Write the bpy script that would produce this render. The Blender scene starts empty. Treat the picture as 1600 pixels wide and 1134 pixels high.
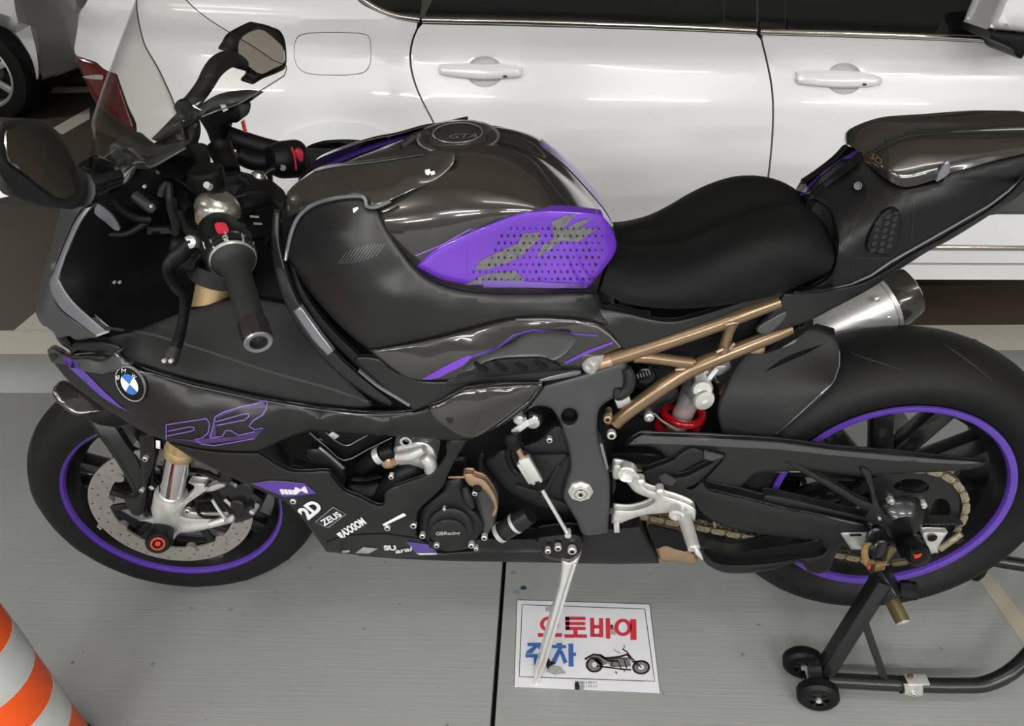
import bpy, bmesh, math, random
import numpy as np
from mathutils import Vector, Matrix
from mathutils.geometry import delaunay_2d_cdt
from mathutils.bvhtree import BVHTree
random.seed(4)
S = bpy.context.scene
COL = S.collection
PI = math.pi

# ------------------------------------------------------------------ camera
CAMP = np.array([0.08317069, -1.17927509, 1.36542051])
CR = np.array([0.99826713, 0.04778509, -0.03434135])
CU = np.array([0.00296752, 0.5419665, 0.84039485])
CF = np.array([-0.05877021, 0.83904047, -0.54088553])
FPX = 1172.803
STEER = 0.1155
cd = bpy.data.cameras.new('camera')
cam = bpy.data.objects.new('camera', cd)
COL.objects.link(cam)
cam.matrix_world = Matrix(((CR[0], CU[0], -CF[0], CAMP[0]), (CR[1], CU[1], -CF[1], CAMP[1]),
                           (CR[2], CU[2], -CF[2], CAMP[2]), (0, 0, 0, 1)))
cd.sensor_width = 36
cd.lens = FPX / 1600 * 36
cd.clip_start = 0.02
S.camera = cam

# ------------------------------------------------------------------ world, lamps, exposure
S.view_settings.view_transform = 'Standard'
S.view_settings.look = 'None'
S.view_settings.gamma = 1
S.view_settings.use_curve_mapping = False
S.view_settings.exposure = 0.36
W = bpy.data.worlds.new('World')
S.world = W
W.use_nodes = True
bg = W.node_tree.nodes['Background']
bg.inputs[0].default_value = (1.0, 0.98, 0.95, 1)
bg.inputs[1].default_value = 0.26

def area(name, loc, rot, sx, sy, power, col=(1, .995, .985)):
    l = bpy.data.lights.new(name, 'AREA')
    l.shape = 'RECTANGLE'
    l.size, l.size_y, l.energy, l.color = sx, sy, power, col
    o = bpy.data.objects.new(name, l)
    o.location, o.rotation_euler = loc, rot
    COL.objects.link(o)
    return o

LAMPS = [(-3.4, -4.9), (-1.1, -4.9), (1.2, -4.9), (3.5, -4.9), (-3.2, -2.9), (-1.0, -2.9), (1.2, -2.9), (3.4, -2.9), (-2.1, -0.9), (0.5, -0.9), (3.0, -0.9), (-5.2, 3.2)]
for lx, ly in LAMPS:
    pw = 80 if ly < -4 else (40 if ly < -2 else (4 if ly < 0 else 24))
    area('tube_light', (lx, ly, 2.50), (0, 0, 0), 1.25, 0.10, pw)
    area('tube_light', (lx, ly, 2.40), (PI, 0, 0), 1.25, 0.30, 9)

# ------------------------------------------------------------------ helpers
def P(px, py, Y):
    d = CR * ((px - 800) / FPX) - CU * ((py - 567) / FPX) + CF
    return CAMP + d * ((Y - CAMP[1]) / d[1])

def G(px, py, z=0.0):
    d = CR * ((px - 800) / FPX) - CU * ((py - 567) / FPX) + CF
    return CAMP + d * ((z - CAMP[2]) / d[2])

def Z(x0, y0, s):
    return lambda *pts: [(x0 + p[0] / s, y0 + p[1] / s) + tuple(p[2:]) for p in pts]

za = Z(0, 0, 3.9925); zb = Z(250, 100, 3.9925); zc = Z(0, 284, 3.9925); zd = Z(0, 520, 3.9925); ze = Z(0, 700, 3.2)
zf = Z(250, 284, 3.9925); zg = Z(400, 180, 2.662); zh = Z(360, 560, 3.2); zi = Z(700, 560, 3.9925); zj = Z(880, 440, 3.9925)
zk = Z(900, 680, 3.9925); zl = Z(1200, 600, 3.9925); zm = Z(1200, 850, 3.9925); zn = Z(1000, 150, 2.662); zo = Z(740, 860, 4.43)
zq = Z(380, 0, 2.662); zr = Z(1000, 0, 2.662); zs = Z(190, 660, 6.13); zt = Z(1290, 780, 6.957); zu = Z(250, 230, 6.957)
zv = Z(440, 660, 4.706)

def mat(name, col, rough=.5, metal=0, coat=0, noise=0, nscale=30, bump=0, bscale=200, trans=0, emit=0, spec=.5, ior=1.45, alpha=1, cro=.04):
    m = bpy.data.materials.new(name)
    m.use_nodes = True
    nt = m.node_tree
    b = nt.nodes['Principled BSDF']
    c = tuple(col) + (1,)
    b.inputs['Base Color'].default_value = c
    b.inputs['Roughness'].default_value = rough
    b.inputs['Metallic'].default_value = metal
    b.inputs['Coat Weight'].default_value = coat
    b.inputs['Coat Roughness'].default_value = cro
    b.inputs['Transmission Weight'].default_value = trans
    b.inputs['Specular IOR Level'].default_value = spec
    b.inputs['IOR'].default_value = ior
    b.inputs['Alpha'].default_value = alpha
    if emit:
        b.inputs['Emission Color'].default_value = c
        b.inputs['Emission Strength'].default_value = emit
    if noise or bump:
        tc = nt.nodes.new('ShaderNodeTexCoord')
    if noise:
        n = nt.nodes.new('ShaderNodeTexNoise')
        n.inputs['Scale'].default_value = nscale
        n.inputs['Detail'].default_value = 5
        nt.links.new(tc.outputs['Object'], n.inputs['Vector'])
        r = nt.nodes.new('ShaderNodeValToRGB')
        r.color_ramp.elements[0].position = .3
        r.color_ramp.elements[1].position = .7
        r.color_ramp.elements[0].color = tuple(max(0, v * (1 - noise)) for v in col) + (1,)
        r.color_ramp.elements[1].color = tuple(min(1, v * (1 + noise)) for v in col) + (1,)
        nt.links.new(n.outputs['Fac'], r.inputs['Fac'])
        nt.links.new(r.outputs['Color'], b.inputs['Base Color'])
    if bump:
        n2 = nt.nodes.new('ShaderNodeTexNoise')
        n2.inputs['Scale'].default_value = bscale
        nt.links.new(tc.outputs['Object'], n2.inputs['Vector'])
        bp = nt.nodes.new('ShaderNodeBump')
        bp.inputs['Strength'].default_value = bump
        bp.inputs['Distance'].default_value = .002
        nt.links.new(n2.outputs['Fac'], bp.inputs['Height'])
        nt.links.new(bp.outputs['Normal'], b.inputs['Normal'])
    return m

M = {}
M['satin'] = mat('satin_black_paint', (.0125, .0125, .013), .36, 0, 0, .10, 14, spec=.42)
M['matte'] = mat('matte_black_plastic', (.0095, .0095, .0102), .58, 0, 0, .1, 20, .15, 900)
M['black'] = mat('deep_black_plastic', (.0045, .0045, .005), .5, spec=.25, noise=.2, nscale=25)
M['frame'] = mat('frame_graphite_paint', (.05, .05, .054), .4, spec=.4, noise=.06, nscale=10)
M['inner'] = mat('inner_satin_plastic', (.0042, .0042, .0046), .45, noise=.1, nscale=14, spec=.2)
M['tailp'] = mat('tail_black_paint', (.0065, .0065, .0072), .36, 0, 0, .1, 14, spec=.28)
M['gloss'] = mat('gloss_carbon', (.025, .0225, .0195), .18, 0, 1, .12, 60)
M['graph'] = mat('graphite_satin_paint', (.055, .056, .058), .38, .2, .3, .08, 12, cro=.25)
M['edge'] = mat('edge_and_highlight_paint', (.21, .215, .24), .28, .5, .3, .05, 12)  # also draws painted-on highlights and gleams along panel edges
M['purple'] = mat('purple_gloss_paint', (.155, .04, .52), .2, .1, 1, .05, 8)
M['purple_d'] = mat('deep_purple_paint', (.095, .04, .34), .28, .1, .6, .06, 10)
M['purple_l'] = mat('purple_outline_ink', (.19, .11, .44), .4, noise=.05)
M['seat'] = mat('black_seat_vinyl', (.0058, .0058, .0062), .6, spec=.2, noise=.1, nscale=40, bump=.25, bscale=700)
M['rubber'] = mat('tyre_rubber', (.0068, .0068, .0071), .6, spec=.3, noise=.15, nscale=30, bump=.1, bscale=300)
M['rim'] = mat('black_wheel_enamel', (.006, .006, .0065), .35, 0, .3, noise=.1, nscale=20)
M['alu'] = mat('cast_aluminium', (.60, .60, .58), .36, .55, noise=.08, nscale=60, bump=.15, bscale=500)
M['bright'] = mat('polished_aluminium', (.78, .78, .76), .25, .7, noise=.05, nscale=50)
M['chrome'] = mat('chrome', (.82, .82, .82), .06, 1, noise=.03)
M['disc'] = mat('brake_disc_steel', (.33, .32, .29), .45, .45, noise=.1, nscale=90)
M['gold'] = mat('gold_anodised', (.52, .38, .20), .28, .6, noise=.06, nscale=40)
M['bronze'] = mat('bronze_frame_paint', (.22, .15, .086), .3, .6, .3, noise=.07, nscale=30)
M['copper'] = mat('bronze_bracket', (.38, .26, .17), .32, .55, noise=.1, nscale=50)
M['red'] = mat('red_spring_paint', (.42, .006, .012), .25, 0, .7, noise=.05)
M['redp'] = mat('red_plastic', (.55, .03, .06), .35, noise=.05)
M['redb'] = mat('red_anodised', (.65, .07, .03), .3, .5, noise=.05)
M['chain'] = mat('brass_chain_plate', (.30, .26, .18), .42, .5, noise=.25, nscale=120)
M['grip'] = mat('grey_rubber_grip', (.0145, .015, .0155), .6, noise=.1, bump=.3, bscale=900)
M['bolt'] = mat('zinc_bolt', (.60, .59, .56), .3, .6, noise=.1, nscale=100)
M['carw'] = mat('white_car_paint', (.85, .85, .865), .22, 0, 1, .012, 3)
M['gap'] = mat('dark_recess_and_rubber', (.012, .012, .012), .7, noise=.1)
M['carglass'] = mat('tinted_car_glass', (.006, .007, .007), .04, 0, .6, noise=.05)
M['trim'] = mat('chrome_trim', (.62, .58, .53), .12, 1, noise=.04)
M['tail'] = mat('red_tail_lens', (.10, .004, .008), .1, 0, 1, noise=.1)
M['white'] = mat('white_print', (.78, .77, .80), .45, noise=.03)
M['graphic'] = mat('dark_grey_print', (.15, .15, .155), .4, noise=.25, nscale=120)
M['adjust'] = mat('turned_adjuster', (.42, .41, .37), .25, .8, noise=.15, nscale=60)
M['grey'] = mat('grey_print', (.36, .36, .37), .45, noise=.1, nscale=200)
M['blue'] = mat('blue_enamel', (.03, .16, .50), .2, 0, .8, noise=.03)
M['enamel'] = mat('white_enamel', (.74, .76, .82), .2, 0, .8, noise=.03)
M['olive'] = mat('olive_plated_steel', (.115, .095, .042), .42, .5, noise=.15, nscale=40)
M['stand'] = mat('black_powder_coat', (.008, .008, .0088), .3, 0, .1, noise=.1, nscale=40)
M['yellow'] = mat('yellow_webbing', (.19, .115, .04), .7, noise=.2, nscale=90, bump=.4, bscale=500)
M['orange'] = mat('orange_pvc', (.80, .09, .008), .4, noise=.08, nscale=8)
M['reflw'] = mat('grey_reflective_band', (.50, .51, .50), .5, noise=.12, nscale=14)
M['mirror'] = mat('mirror_glass', (.85, .85, .84), .01, 1, noise=.01)
def thin_clear(name):
    m = mat(name, (.9, .9, .9))
    nt = m.node_tree
    out = [n for n in nt.nodes if n.type == 'OUTPUT_MATERIAL'][0]
    t = nt.nodes.new('ShaderNodeBsdfTransparent')
    t.inputs['Color'].default_value = (.95, .95, .94, 1)
    g = nt.nodes.new('ShaderNodeBsdfGlossy')
    g.inputs['Roughness'].default_value = .03
    lw = nt.nodes.new('ShaderNodeLayerWeight')
    lw.inputs['Blend'].default_value = .5
    f = nt.nodes.new('ShaderNodeMath')
    f.operation = 'POWER'
    f.inputs[1].default_value = 4.0
    nt.links.new(lw.outputs['Facing'], f.inputs[0])
    f2 = nt.nodes.new('ShaderNodeMath')
    f2.operation = 'MULTIPLY_ADD'
    f2.inputs[1].default_value = .45
    f2.inputs[2].default_value = .035
    nt.links.new(f.outputs[0], f2.inputs[0])
    f = f2
    x = nt.nodes.new('ShaderNodeMixShader')
    nt.links.new(f.outputs[0], x.inputs[0])
    nt.links.new(t.outputs[0], x.inputs[1])
    nt.links.new(g.outputs[0], x.inputs[2])
    nt.links.new(x.outputs[0], out.inputs['Surface'])
    return m
M['clear'] = thin_clear('clear_screen')
M['dash'] = mat('dash_screen', (.01, .011, .013), .08, 0, .6, noise=.05)

def link(o, parent=None):
    COL.objects.link(o)
    if parent is not None:
        o.parent = parent
        o.matrix_parent_inverse = parent.matrix_world.inverted()
    return o

def thing(name, label, cat, loc=(0, 0, 0), group=None):
    o = bpy.data.objects.new(name, None)
    o.empty_display_size = .05
    o.location = loc
    COL.objects.link(o)
    o['label'] = label
    o['category'] = cat
    if group:
        o['group'] = group
    bpy.context.view_layer.update()
    return o

def tag(o, label, cat, group=None):
    o['label'] = label
    o['category'] = cat
    if group:
        o['group'] = group
    return o

def struct(o):
    o['kind'] = 'structure'
    return o

def mk(name, verts, faces, m, parent=None, smooth=True, angle=35):
    me = bpy.data.meshes.new(name)
    me.from_pydata([tuple(v) for v in verts], [], [tuple(f) for f in faces])
    ms = m if isinstance(m, (list, tuple)) else [m]
    for x in ms:
        me.materials.append(x)
    me.validate()
    if smooth:
        me.polygons.foreach_set('use_smooth', [True] * len(me.polygons))
        me.set_sharp_from_angle(angle=math.radians(angle))
    me.update()
    o = bpy.data.objects.new(name, me)
    return link(o, parent)

def from_bm(name, bm, m, parent=None, smooth=True, angle=35):
    bmesh.ops.recalc_face_normals(bm, faces=bm.faces)
    me = bpy.data.meshes.new(name)
    bm.to_mesh(me)
    bm.free()
    me.materials.append(m)
    if smooth and len(me.polygons):
        me.polygons.foreach_set('use_smooth', [True] * len(me.polygons))
        me.set_sharp_from_angle(angle=math.radians(angle))
    o = bpy.data.objects.new(name, me)
    return link(o, parent)

def mirrored(o, parent='same'):
    """the same piece for the other side of the machine, y -> -y"""
    me = o.data.copy()
    n = len(me.vertices)
    co = np.empty(n * 3)
    me.vertices.foreach_get('co', co)
    co = co.reshape(-1, 3)
    mw = np.array(o.matrix_world)
    w = co @ mw[:3, :3].T + mw[:3, 3]
    w[:, 1] *= -1
    inv = np.linalg.inv(mw)
    co = w @ inv[:3, :3].T + inv[:3, 3]
    me.vertices.foreach_set('co', co.ravel())
    me.flip_normals()
    o2 = bpy.data.objects.new(o.name.split('.')[0], me)
    COL.objects.link(o2)
    o2.parent = o.parent
    o2.matrix_parent_inverse = o.matrix_parent_inverse
    o2.matrix_basis = o.matrix_basis
    return o2

def cr(pts, n=8, closed=False):
    """Catmull-Rom through points of any dimension; a doubled point is a corner"""
    pts = [np.asarray(p, float) for p in pts]
    L = len(pts)
    out = []
    rng = range(L if closed else L - 1)
    for i in rng:
        p1, p2 = pts[i], pts[(i + 1) % L]
        if np.abs(p1 - p2).max() < 1e-9:
            continue
        p0 = pts[i - 1] if (closed or i > 0) else 2 * p1 - p2
        p3 = pts[(i + 2) % L] if (closed or i + 2 < L) else 2 * p2 - p1
        if np.abs(p0 - p1).max() < 1e-9:
            p0 = 2 * p1 - p2
        if np.abs(p3 - p2).max() < 1e-9:
            p3 = 2 * p2 - p1
        for k in range(n):
            t = k / n
            out.append(.5 * (2 * p1 + (p2 - p0) * t + (2 * p0 - 5 * p1 + 4 * p2 - p3) * t * t + (3 * p1 - p0 - 3 * p2 + p3) * t ** 3))
    if not closed:
        out.append(pts[-1])
    return out

def dense(pts, step, closed=True):
    out = []
    L = len(pts)
    for i in range(L if closed else L - 1):
        a, b = pts[i], pts[(i + 1) % L]
        n = max(1, int(math.ceil(np.linalg.norm(b[:2] - a[:2]) / step)))
        for k in range(n):
            out.append(a + (b - a) * k / n)
    if not closed:
        out.append(pts[-1])
    return out

def inside(pt, poly):
    x, y = pt[:, 0][:, None], pt[:, 1][:, None]
    a = poly
    b = np.roll(poly, -1, 0)
    c = ((a[:, 1] > y) != (b[:, 1] > y)) & (x < (b[:, 0] - a[:, 0]) * (y - a[:, 1]) / (b[:, 1] - a[:, 1] + 1e-12) + a[:, 0])
    return c.sum(1) % 2 == 1

def segdist(pt, poly):
    a = poly
    b = np.roll(poly, -1, 0)
    ab = b - a
    t = np.clip(((pt[:, None] - a) * ab).sum(-1) / ((ab ** 2).sum(-1) + 1e-12), 0, 1)
    return np.sqrt((((pt[:, None] - a) - t[..., None] * ab) ** 2).sum(-1)).min(1)

class RBF:
    def __init__(s, pts):
        pts = np.array(pts, float)
        s.c = pts[:, :2] / 100
        v = pts[:, 2]
        n = len(v)
        s.const = None
        if n < 3 or np.ptp(v) < 1e-9:
            s.const = v.mean()
            return
        A = s.phi(np.linalg.norm(s.c[:, None] - s.c[None], axis=-1)) + 1e-3 * np.eye(n)
        Q = np.c_[np.ones(n), s.c]
        K = np.block([[A, Q], [Q.T, np.zeros((3, 3))]])
        s.w = np.linalg.lstsq(K, np.r_[v, 0, 0, 0], rcond=None)[0]
    def phi(s, r):
        return np.where(r > 1e-9, r * r * np.log(r + 1e-12), 0)
    def __call__(s, xy):
        xy = np.asarray(xy, float).reshape(-1, 2)
        if s.const is not None:
            return np.full(len(xy), s.const)
        q = xy / 100
        return s.phi(np.linalg.norm(q[:, None] - s.c[None], axis=-1)) @ s.w[:-3] + np.c_[np.ones(len(q)), q] @ s.w[-3:]

def tri2d(outline, holes=(), step=8, rings=()):
    """triangulate a 2-D outline with holes and inner points; returns pts, tris, boundary loops"""
    out = np.array(outline)
    loops = [out] + [np.array(h) for h in holes]
    pts = np.vstack(loops)
    edges, base, bl = [], 0, []
    for l in loops:
        n = len(l)
        edges += [(base + i, base + (i + 1) % n) for i in range(n)]
        bl.append(list(range(base, base + n)))
        base += n
    extra = []
    if rings:
        for l in loops:
            nx = np.roll(l, -1, 0) - np.roll(l, 1, 0)
            nr = np.stack([-nx[:, 1], nx[:, 0]], -1)
            nr /= np.linalg.norm(nr, axis=1)[:, None] + 1e-12
            for s in (1, -1):
                for d in rings:
                    extra.append(l + s * d * nr)
    lim = max(rings) if rings else 0
    if extra:
        e = []
        k = 0
        for arr in extra:
            d = rings[k % len(rings)]
            k += 1
            ok = inside(arr, out)
            for h in loops[1:]:
                ok &= ~inside(arr, h)
            arr = arr[ok]
            if len(arr):
                dd = np.min([segdist(arr, l) for l in loops], axis=0)
                e.append(arr[dd > .93 * d])
        if e:
            pts = np.vstack([pts] + e)
    lo, hi = out.min(0), out.max(0)
    gx, gy = np.meshgrid(np.arange(lo[0], hi[0] + step, step), np.arange(lo[1], hi[1] + step, step))
    gx = gx + (np.arange(gx.shape[0]) % 2)[:, None] * step * .5
    g = np.stack([gx.ravel(), gy.ravel()], -1)
    ok = inside(g, out)
    for h in loops[1:]:
        ok &= ~inside(g, h)
    g = g[ok]
    if len(g):
        dd = np.min([segdist(g, l) for l in loops], axis=0)
        g = g[dd > lim + step * .45]
        pts = np.vstack([pts, g])
    r = delaunay_2d_cdt([Vector(p) for p in pts], edges, [], 0, 1e-5)
    v2 = np.array([tuple(v) for v in r[0]])
    orig = r[3]
    remap = {}
    for i, ol in enumerate(orig):
        for k in ol:
            remap[k] = i
    tris = [t for t in r[2]]
    cen = np.array([v2[list(t)].mean(0) for t in tris])
    ok = inside(cen, out)
    for h in loops[1:]:
        ok &= ~inside(cen, h)
    tris = [t for t, k in zip(tris, ok) if k]
    bl = [[remap[i] for i in l] for l in bl]
    return v2, tris, bl

def smooth_outline(o, n=6, step=8):
    return dense(cr([p[:2] for p in o], n, True), step, True)

def patch(name, outline, m, parent=None, ctrl=(), Y=None, step=9, roll=0, rw=6, thick=.004, holes=(), n=6, back=True, mapf=None, push=None, mirror=False, angle=40, tvec=None):
    """a shell or block whose near face follows an outline; Y depth is interpolated from outline and ctrl points,
    its rim rolls away by roll metres over rw pixels and it is thick metres deep"""
    c = [p for p in outline if len(p) > 2] + [tuple(p) for p in ctrl]
    seen, cc = set(), []
    for p in c:
        k = (round(p[0], 1), round(p[1], 1))
        if k not in seen:
            seen.add(k)
            cc.append(p)
    f = RBF(cc) if cc else RBF([(0, 0, Y)])
    ol = smooth_outline(outline, n, step)
    hl = [smooth_outline(h, n, step) for h in holes]
    rings = [rw * k for k in (.12, .4, 1)] if roll else ()
    v2, tris, bl = tri2d(ol, hl, step, rings)
    y = f(v2)
    if roll:
        d = np.min([segdist(v2, np.array(l)) for l in [ol] + hl], axis=0)
        t = np.clip(d / rw, 0, 1)
        y = y + roll * (1 - np.sqrt(np.clip(1 - (1 - t) ** 2, 0, 1)))
    if push is not None:
        y = y + push(v2)
    mp = mapf or P
    V = [mp(a[0], a[1], b) for a, b in zip(v2, y)]
    # orientation: outward towards the camera
    F = []
    for t in tris:
        a, b, c3 = (V[i] for i in t)
        nn = np.cross(b - a, c3 - a)
        if nn @ (CAMP - a) < 0:
            t = [t[0], t[2], t[1]]
        F.append(list(t))
    nV = len(V)
    if thick:
        B = [v + (np.array(tvec) if tvec is not None else np.array([0, thick, 0])) for v in V]
        V2 = V + B
        if back:
            F += [[i + nV for i in reversed(t)] for t in F[:]]
        for l in bl:
            L = len(l)
            for i in range(L):
                a, b = l[i], l[(i + 1) % L]
                F.append([a, b, b + nV, a + nV])
        bm = bmesh.new()
        vs = [bm.verts.new(v) for v in V2]
        for ff in F:
            try:
                bm.faces.new([vs[i] for i in ff])
            except ValueError:
                pass
        if not back:
            for v in [v for v in bm.verts if not v.link_faces]:
                bm.verts.remove(v)
        o = from_bm(name, bm, m, parent, True, angle)
    else:
        o = mk(name, V, F, m, parent, True, angle)
    if mirror:
        mirrored(o)
    return o

def grid(name, rows, m, parent=None, nu=6, nv=5, thick=0, mirror_join=False, px=True, close_u=False, matf=None, angle=50):
    """smooth surface through a net of control points"""
    R = [[P(*p) if px else np.array(p, float) for p in r] for r in rows]
    R = [cr(r, nu, close_u) for r in R]
    cols = [cr([r[i] for r in R], nv) for i in range(len(R[0]))]
    nU, nV = len(cols), len(cols[0])
    V = [cols[i][j] for i in range(nU) for j in range(nV)]
    F = [[i * nV + j, ((i + 1) % nU) * nV + j, ((i + 1) % nU) * nV + j + 1, i * nV + j + 1] for i in range(nU if close_u else nU - 1) for j in range(nV - 1)]
    mi = [0] * len(F)
    if mirror_join:
        n0 = len(V)
        V = V + [v * np.array([1, -1, 1]) for v in V]
        F = F + [[k + n0 for k in reversed(f)] for f in F]
    bm = bmesh.new()
    vs = [bm.verts.new(v) for v in V]
    for f in F:
        try:
            bm.faces.new([vs[i] for i in f])
        except ValueError:
            pass
    if mirror_join:
        bmesh.ops.remove_doubles(bm, verts=bm.verts, dist=.0008)
    if thick:
        bmesh.ops.recalc_face_normals(bm, faces=bm.faces)
    o = from_bm(name, bm, m, parent, True, angle)
    if thick:
        s = o.modifiers.new('shell', 'SOLIDIFY')
        s.thickness = thick
        s.offset = 0
    return o

def frame_of(d):
    d = d / np.linalg.norm(d)
    a = np.array([0, 0, 1.0]) if abs(d[2]) < .9 else np.array([1.0, 0, 0])
    u = np.cross(a, d)
    u /= np.linalg.norm(u)
    return u, np.cross(d, u), d

def tube(name, pts, r, m, parent=None, n=12, sub=6, px=False, caps=True, flat=None, closed=False):
    """swept round tube; r a number or one per point; flat squashes the second axis"""
    C = [P(*p) if px else np.array(p, float) for p in pts]
    rr = list(r) if isinstance(r, (list, tuple)) else [r] * len(C)
    q = cr([np.r_[c, k] for c, k in zip(C, rr)], sub, closed) if len(C) > 2 else [np.r_[c, k] for c, k in zip(C, rr)]
    q = np.array(q)
    X, R = q[:, :3], q[:, 3]
    L = len(X)
    T = np.array([X[(i + 1) % L if closed else min(i + 1, L - 1)] - X[(i - 1) if (closed or i > 0) else 0] for i in range(L)])
    T /= np.linalg.norm(T, axis=1)[:, None] + 1e-12
    u, v, _ = frame_of(T[0])
    V, F = [], []
    for i in range(L):
        u = u - T[i] * (u @ T[i])
        u /= np.linalg.norm(u)
        v = np.cross(T[i], u)
        for k in range(n):
            a = 2 * PI * k / n
            V.append(X[i] + R[i] * (math.cos(a) * u * (flat or 1) + math.sin(a) * v))
    for i in range(L if closed else L - 1):
        j = (i + 1) % L
        for k in range(n):
            F.append([i * n + k, i * n + (k + 1) % n, j * n + (k + 1) % n, j * n + k])
    if caps and not closed:
        F.append(list(range(n - 1, -1, -1)))
        F.append([(L - 1) * n + k for k in range(n)])
    return mk(name, V, F, m, parent, True, 45)

def lathe(name, prof, o, axis, m, parent=None, n=32, cap=True):
    """prof: (distance along axis, radius) pairs, revolved"""
    o = np.array(o, float)
    u, v, w = frame_of(np.array(axis, float))
    V, F = [], []
    for a, r in prof:
        for k in range(n):
            t = 2 * PI * k / n
            V.append(o + w * a + r * (math.cos(t) * u + math.sin(t) * v))
    L = len(prof)
    for i in range(L - 1):
        for k in range(n):
            F.append([i * n + k, i * n + (k + 1) % n, (i + 1) * n + (k + 1) % n, (i + 1) * n + k])
    if cap:
        if prof[0][1] > 1e-5:
            F.append(list(range(n - 1, -1, -1)))
        if prof[-1][1] > 1e-5:
            F.append([(L - 1) * n + k for k in range(n)])
    return mk(name, V, F, m, parent, True, 32)

def bar(name, a, b, w, h, m, parent=None, px=False, up=None, bev=.0015):
    A = P(*a) if px else np.array(a, float)
    B = P(*b) if px else np.array(b, float)
    d = B - A
    L = np.linalg.norm(d)
    d /= L
    up = np.array(up if up is not None else (0, 1, 0), float)
    u = up - d * (up @ d)
    u /= np.linalg.norm(u)
    v = np.cross(d, u)
    bm = bmesh.new()
    vs = [bm.verts.new(A + d * (L * t) + u * (su * h / 2) + v * (sv * w / 2)) for t in (0, 1) for su in (-1, 1) for sv in (-1, 1)]
    for f in ((0, 1, 3, 2), (4, 6, 7, 5), (0, 4, 5, 1), (2, 3, 7, 6), (0, 2, 6, 4), (1, 5, 7, 3)):
        bm.faces.new([vs[i] for i in f])
    if bev:
        bmesh.ops.bevel(bm, geom=list(bm.edges), offset=bev, segments=2, affect='EDGES', profile=.5)
    return from_bm(name, bm, m, parent)

def box(name, lo, hi, m, parent=None, bev=.003):
    bm = bmesh.new()
    vs = [bm.verts.new((x, y, z)) for x in (lo[0], hi[0]) for y in (lo[1], hi[1]) for z in (lo[2], hi[2])]
    for f in ((0, 1, 3, 2), (4, 6, 7, 5), (0, 4, 5, 1), (2, 3, 7, 6), (0, 2, 6, 4), (1, 5, 7, 3)):
        bm.faces.new([vs[i] for i in f])
    if bev:
        bmesh.ops.bevel(bm, geom=list(bm.edges), offset=bev, segments=2, affect='EDGES', profile=.5)
    return from_bm(name, bm, m, parent)

def bolt(px, py, Y, r, parent, m=None, axis=(0, -1, 0), hexs=True, deep=.008):
    """socket head bolt: dished head with a hexagon recess"""
    c = P(px, py, Y) if py is not None else np.array(px)
    prof = [(-deep, r * .9), (0, r), (r * .25, r * .95), (r * .4, r * .78), (r * .4, r * .48), (r * .05, r * .42), (r * .05, 0)]
    o = lathe('bolt', prof, c, axis, m or M['bolt'], parent, 14)
    o.data.materials.append(M['gap'])  # socket faces coloured dark, painting in the shade of the recess
    for f in o.data.polygons[56:84]:
        f.material_index = 1
    return o

def bvh_of(objs):
    V, F = [], []
    for o in objs:
        b = len(V)
        mw = o.matrix_world
        V += [mw @ v.co for v in o.data.vertices]
        F += [[b + i for i in p.vertices] for p in o.data.polygons]
    return BVHTree.FromPolygons(V, F)

def onto(bv, px, py, off, Yd):
    d = CR * ((px - 800) / FPX) - CU * ((py - 567) / FPX) + CF
    d = Vector(d).normalized()
    h = bv.ray_cast(Vector(CAMP), d) if bv else (None,)
    if h[0] is None:
        return np.array(P(px, py, Yd)) - np.array([0, off, 0])
    nn = h[1]
    if nn.dot(d) > 0:
        nn = -nn
    return np.array(h[0] + nn * off)

def decal(name, polys, targets, m, parent, off=.0012, step=7, Yd=-.2, holes=()):
    """flat print laid on the surface of its panel"""
    bv = bvh_of(targets) if targets else None
    V, F = [], []
    for p in polys:
        v2, tris, _ = tri2d(dense([np.array(q[:2], float) for q in p], step), holes, step)
        b = len(V)
        V += [onto(bv, a[0], a[1], off, Yd) for a in v2]
        for t in tris:
            a, b2, c = (V[b + i] for i in t)
            if np.cross(b2 - a, c - a) @ (CAMP - a) < 0:
                t = [t[0], t[2], t[1]]
            F.append([b + i for i in t])
    return mk(name, V, F, m, parent, True)

def strip2d(pts, w, closed=False):
    pts = [np.array(p[:2], float) for p in pts]
    L = len(pts)
    l, r = [], []
    for i in range(L):
        t = pts[(i + 1) % L if closed else min(i + 1, L - 1)] - pts[i - 1 if (closed or i) else 0]
        nrm = np.array([-t[1], t[0]]) / (np.linalg.norm(t) + 1e-9)
        l.append(pts[i] + nrm * w / 2)
        r.append(pts[i] - nrm * w / 2)
    if closed:
        return [[l[i], l[(i + 1) % L], r[(i + 1) % L], r[i]] for i in range(L)]
    return [[l[i], l[i + 1], r[i + 1], r[i]] for i in range(L - 1)]

def stud(name, outline, targets, m, parent, h=.004, step=5, Yd=-.2, n=3):
    """small raised piece seated on a panel"""
    bv = bvh_of(targets)
    v2, tris, bl = tri2d(smooth_outline(outline, n, step), (), step)
    a = [onto(bv, q[0], q[1], -.0015, Yd) for q in v2]
    b = [onto(bv, q[0], q[1], h, Yd) for q in v2]
    k = len(v2)
    F = [[i + k for i in t] for t in tris]
    for l in bl:
        F += [[l[i], l[(i + 1) % len(l)], l[(i + 1) % len(l)] + k, l[i] + k] for i in range(len(l))]
    bm = bmesh.new()
    vs = [bm.verts.new(v) for v in a + b]
    for f in F:
        bm.faces.new([vs[i] for i in f])
    for v in [v for v in bm.verts if not v.link_faces]:
        bm.verts.remove(v)
    return from_bm(name, bm, m, parent)

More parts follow.
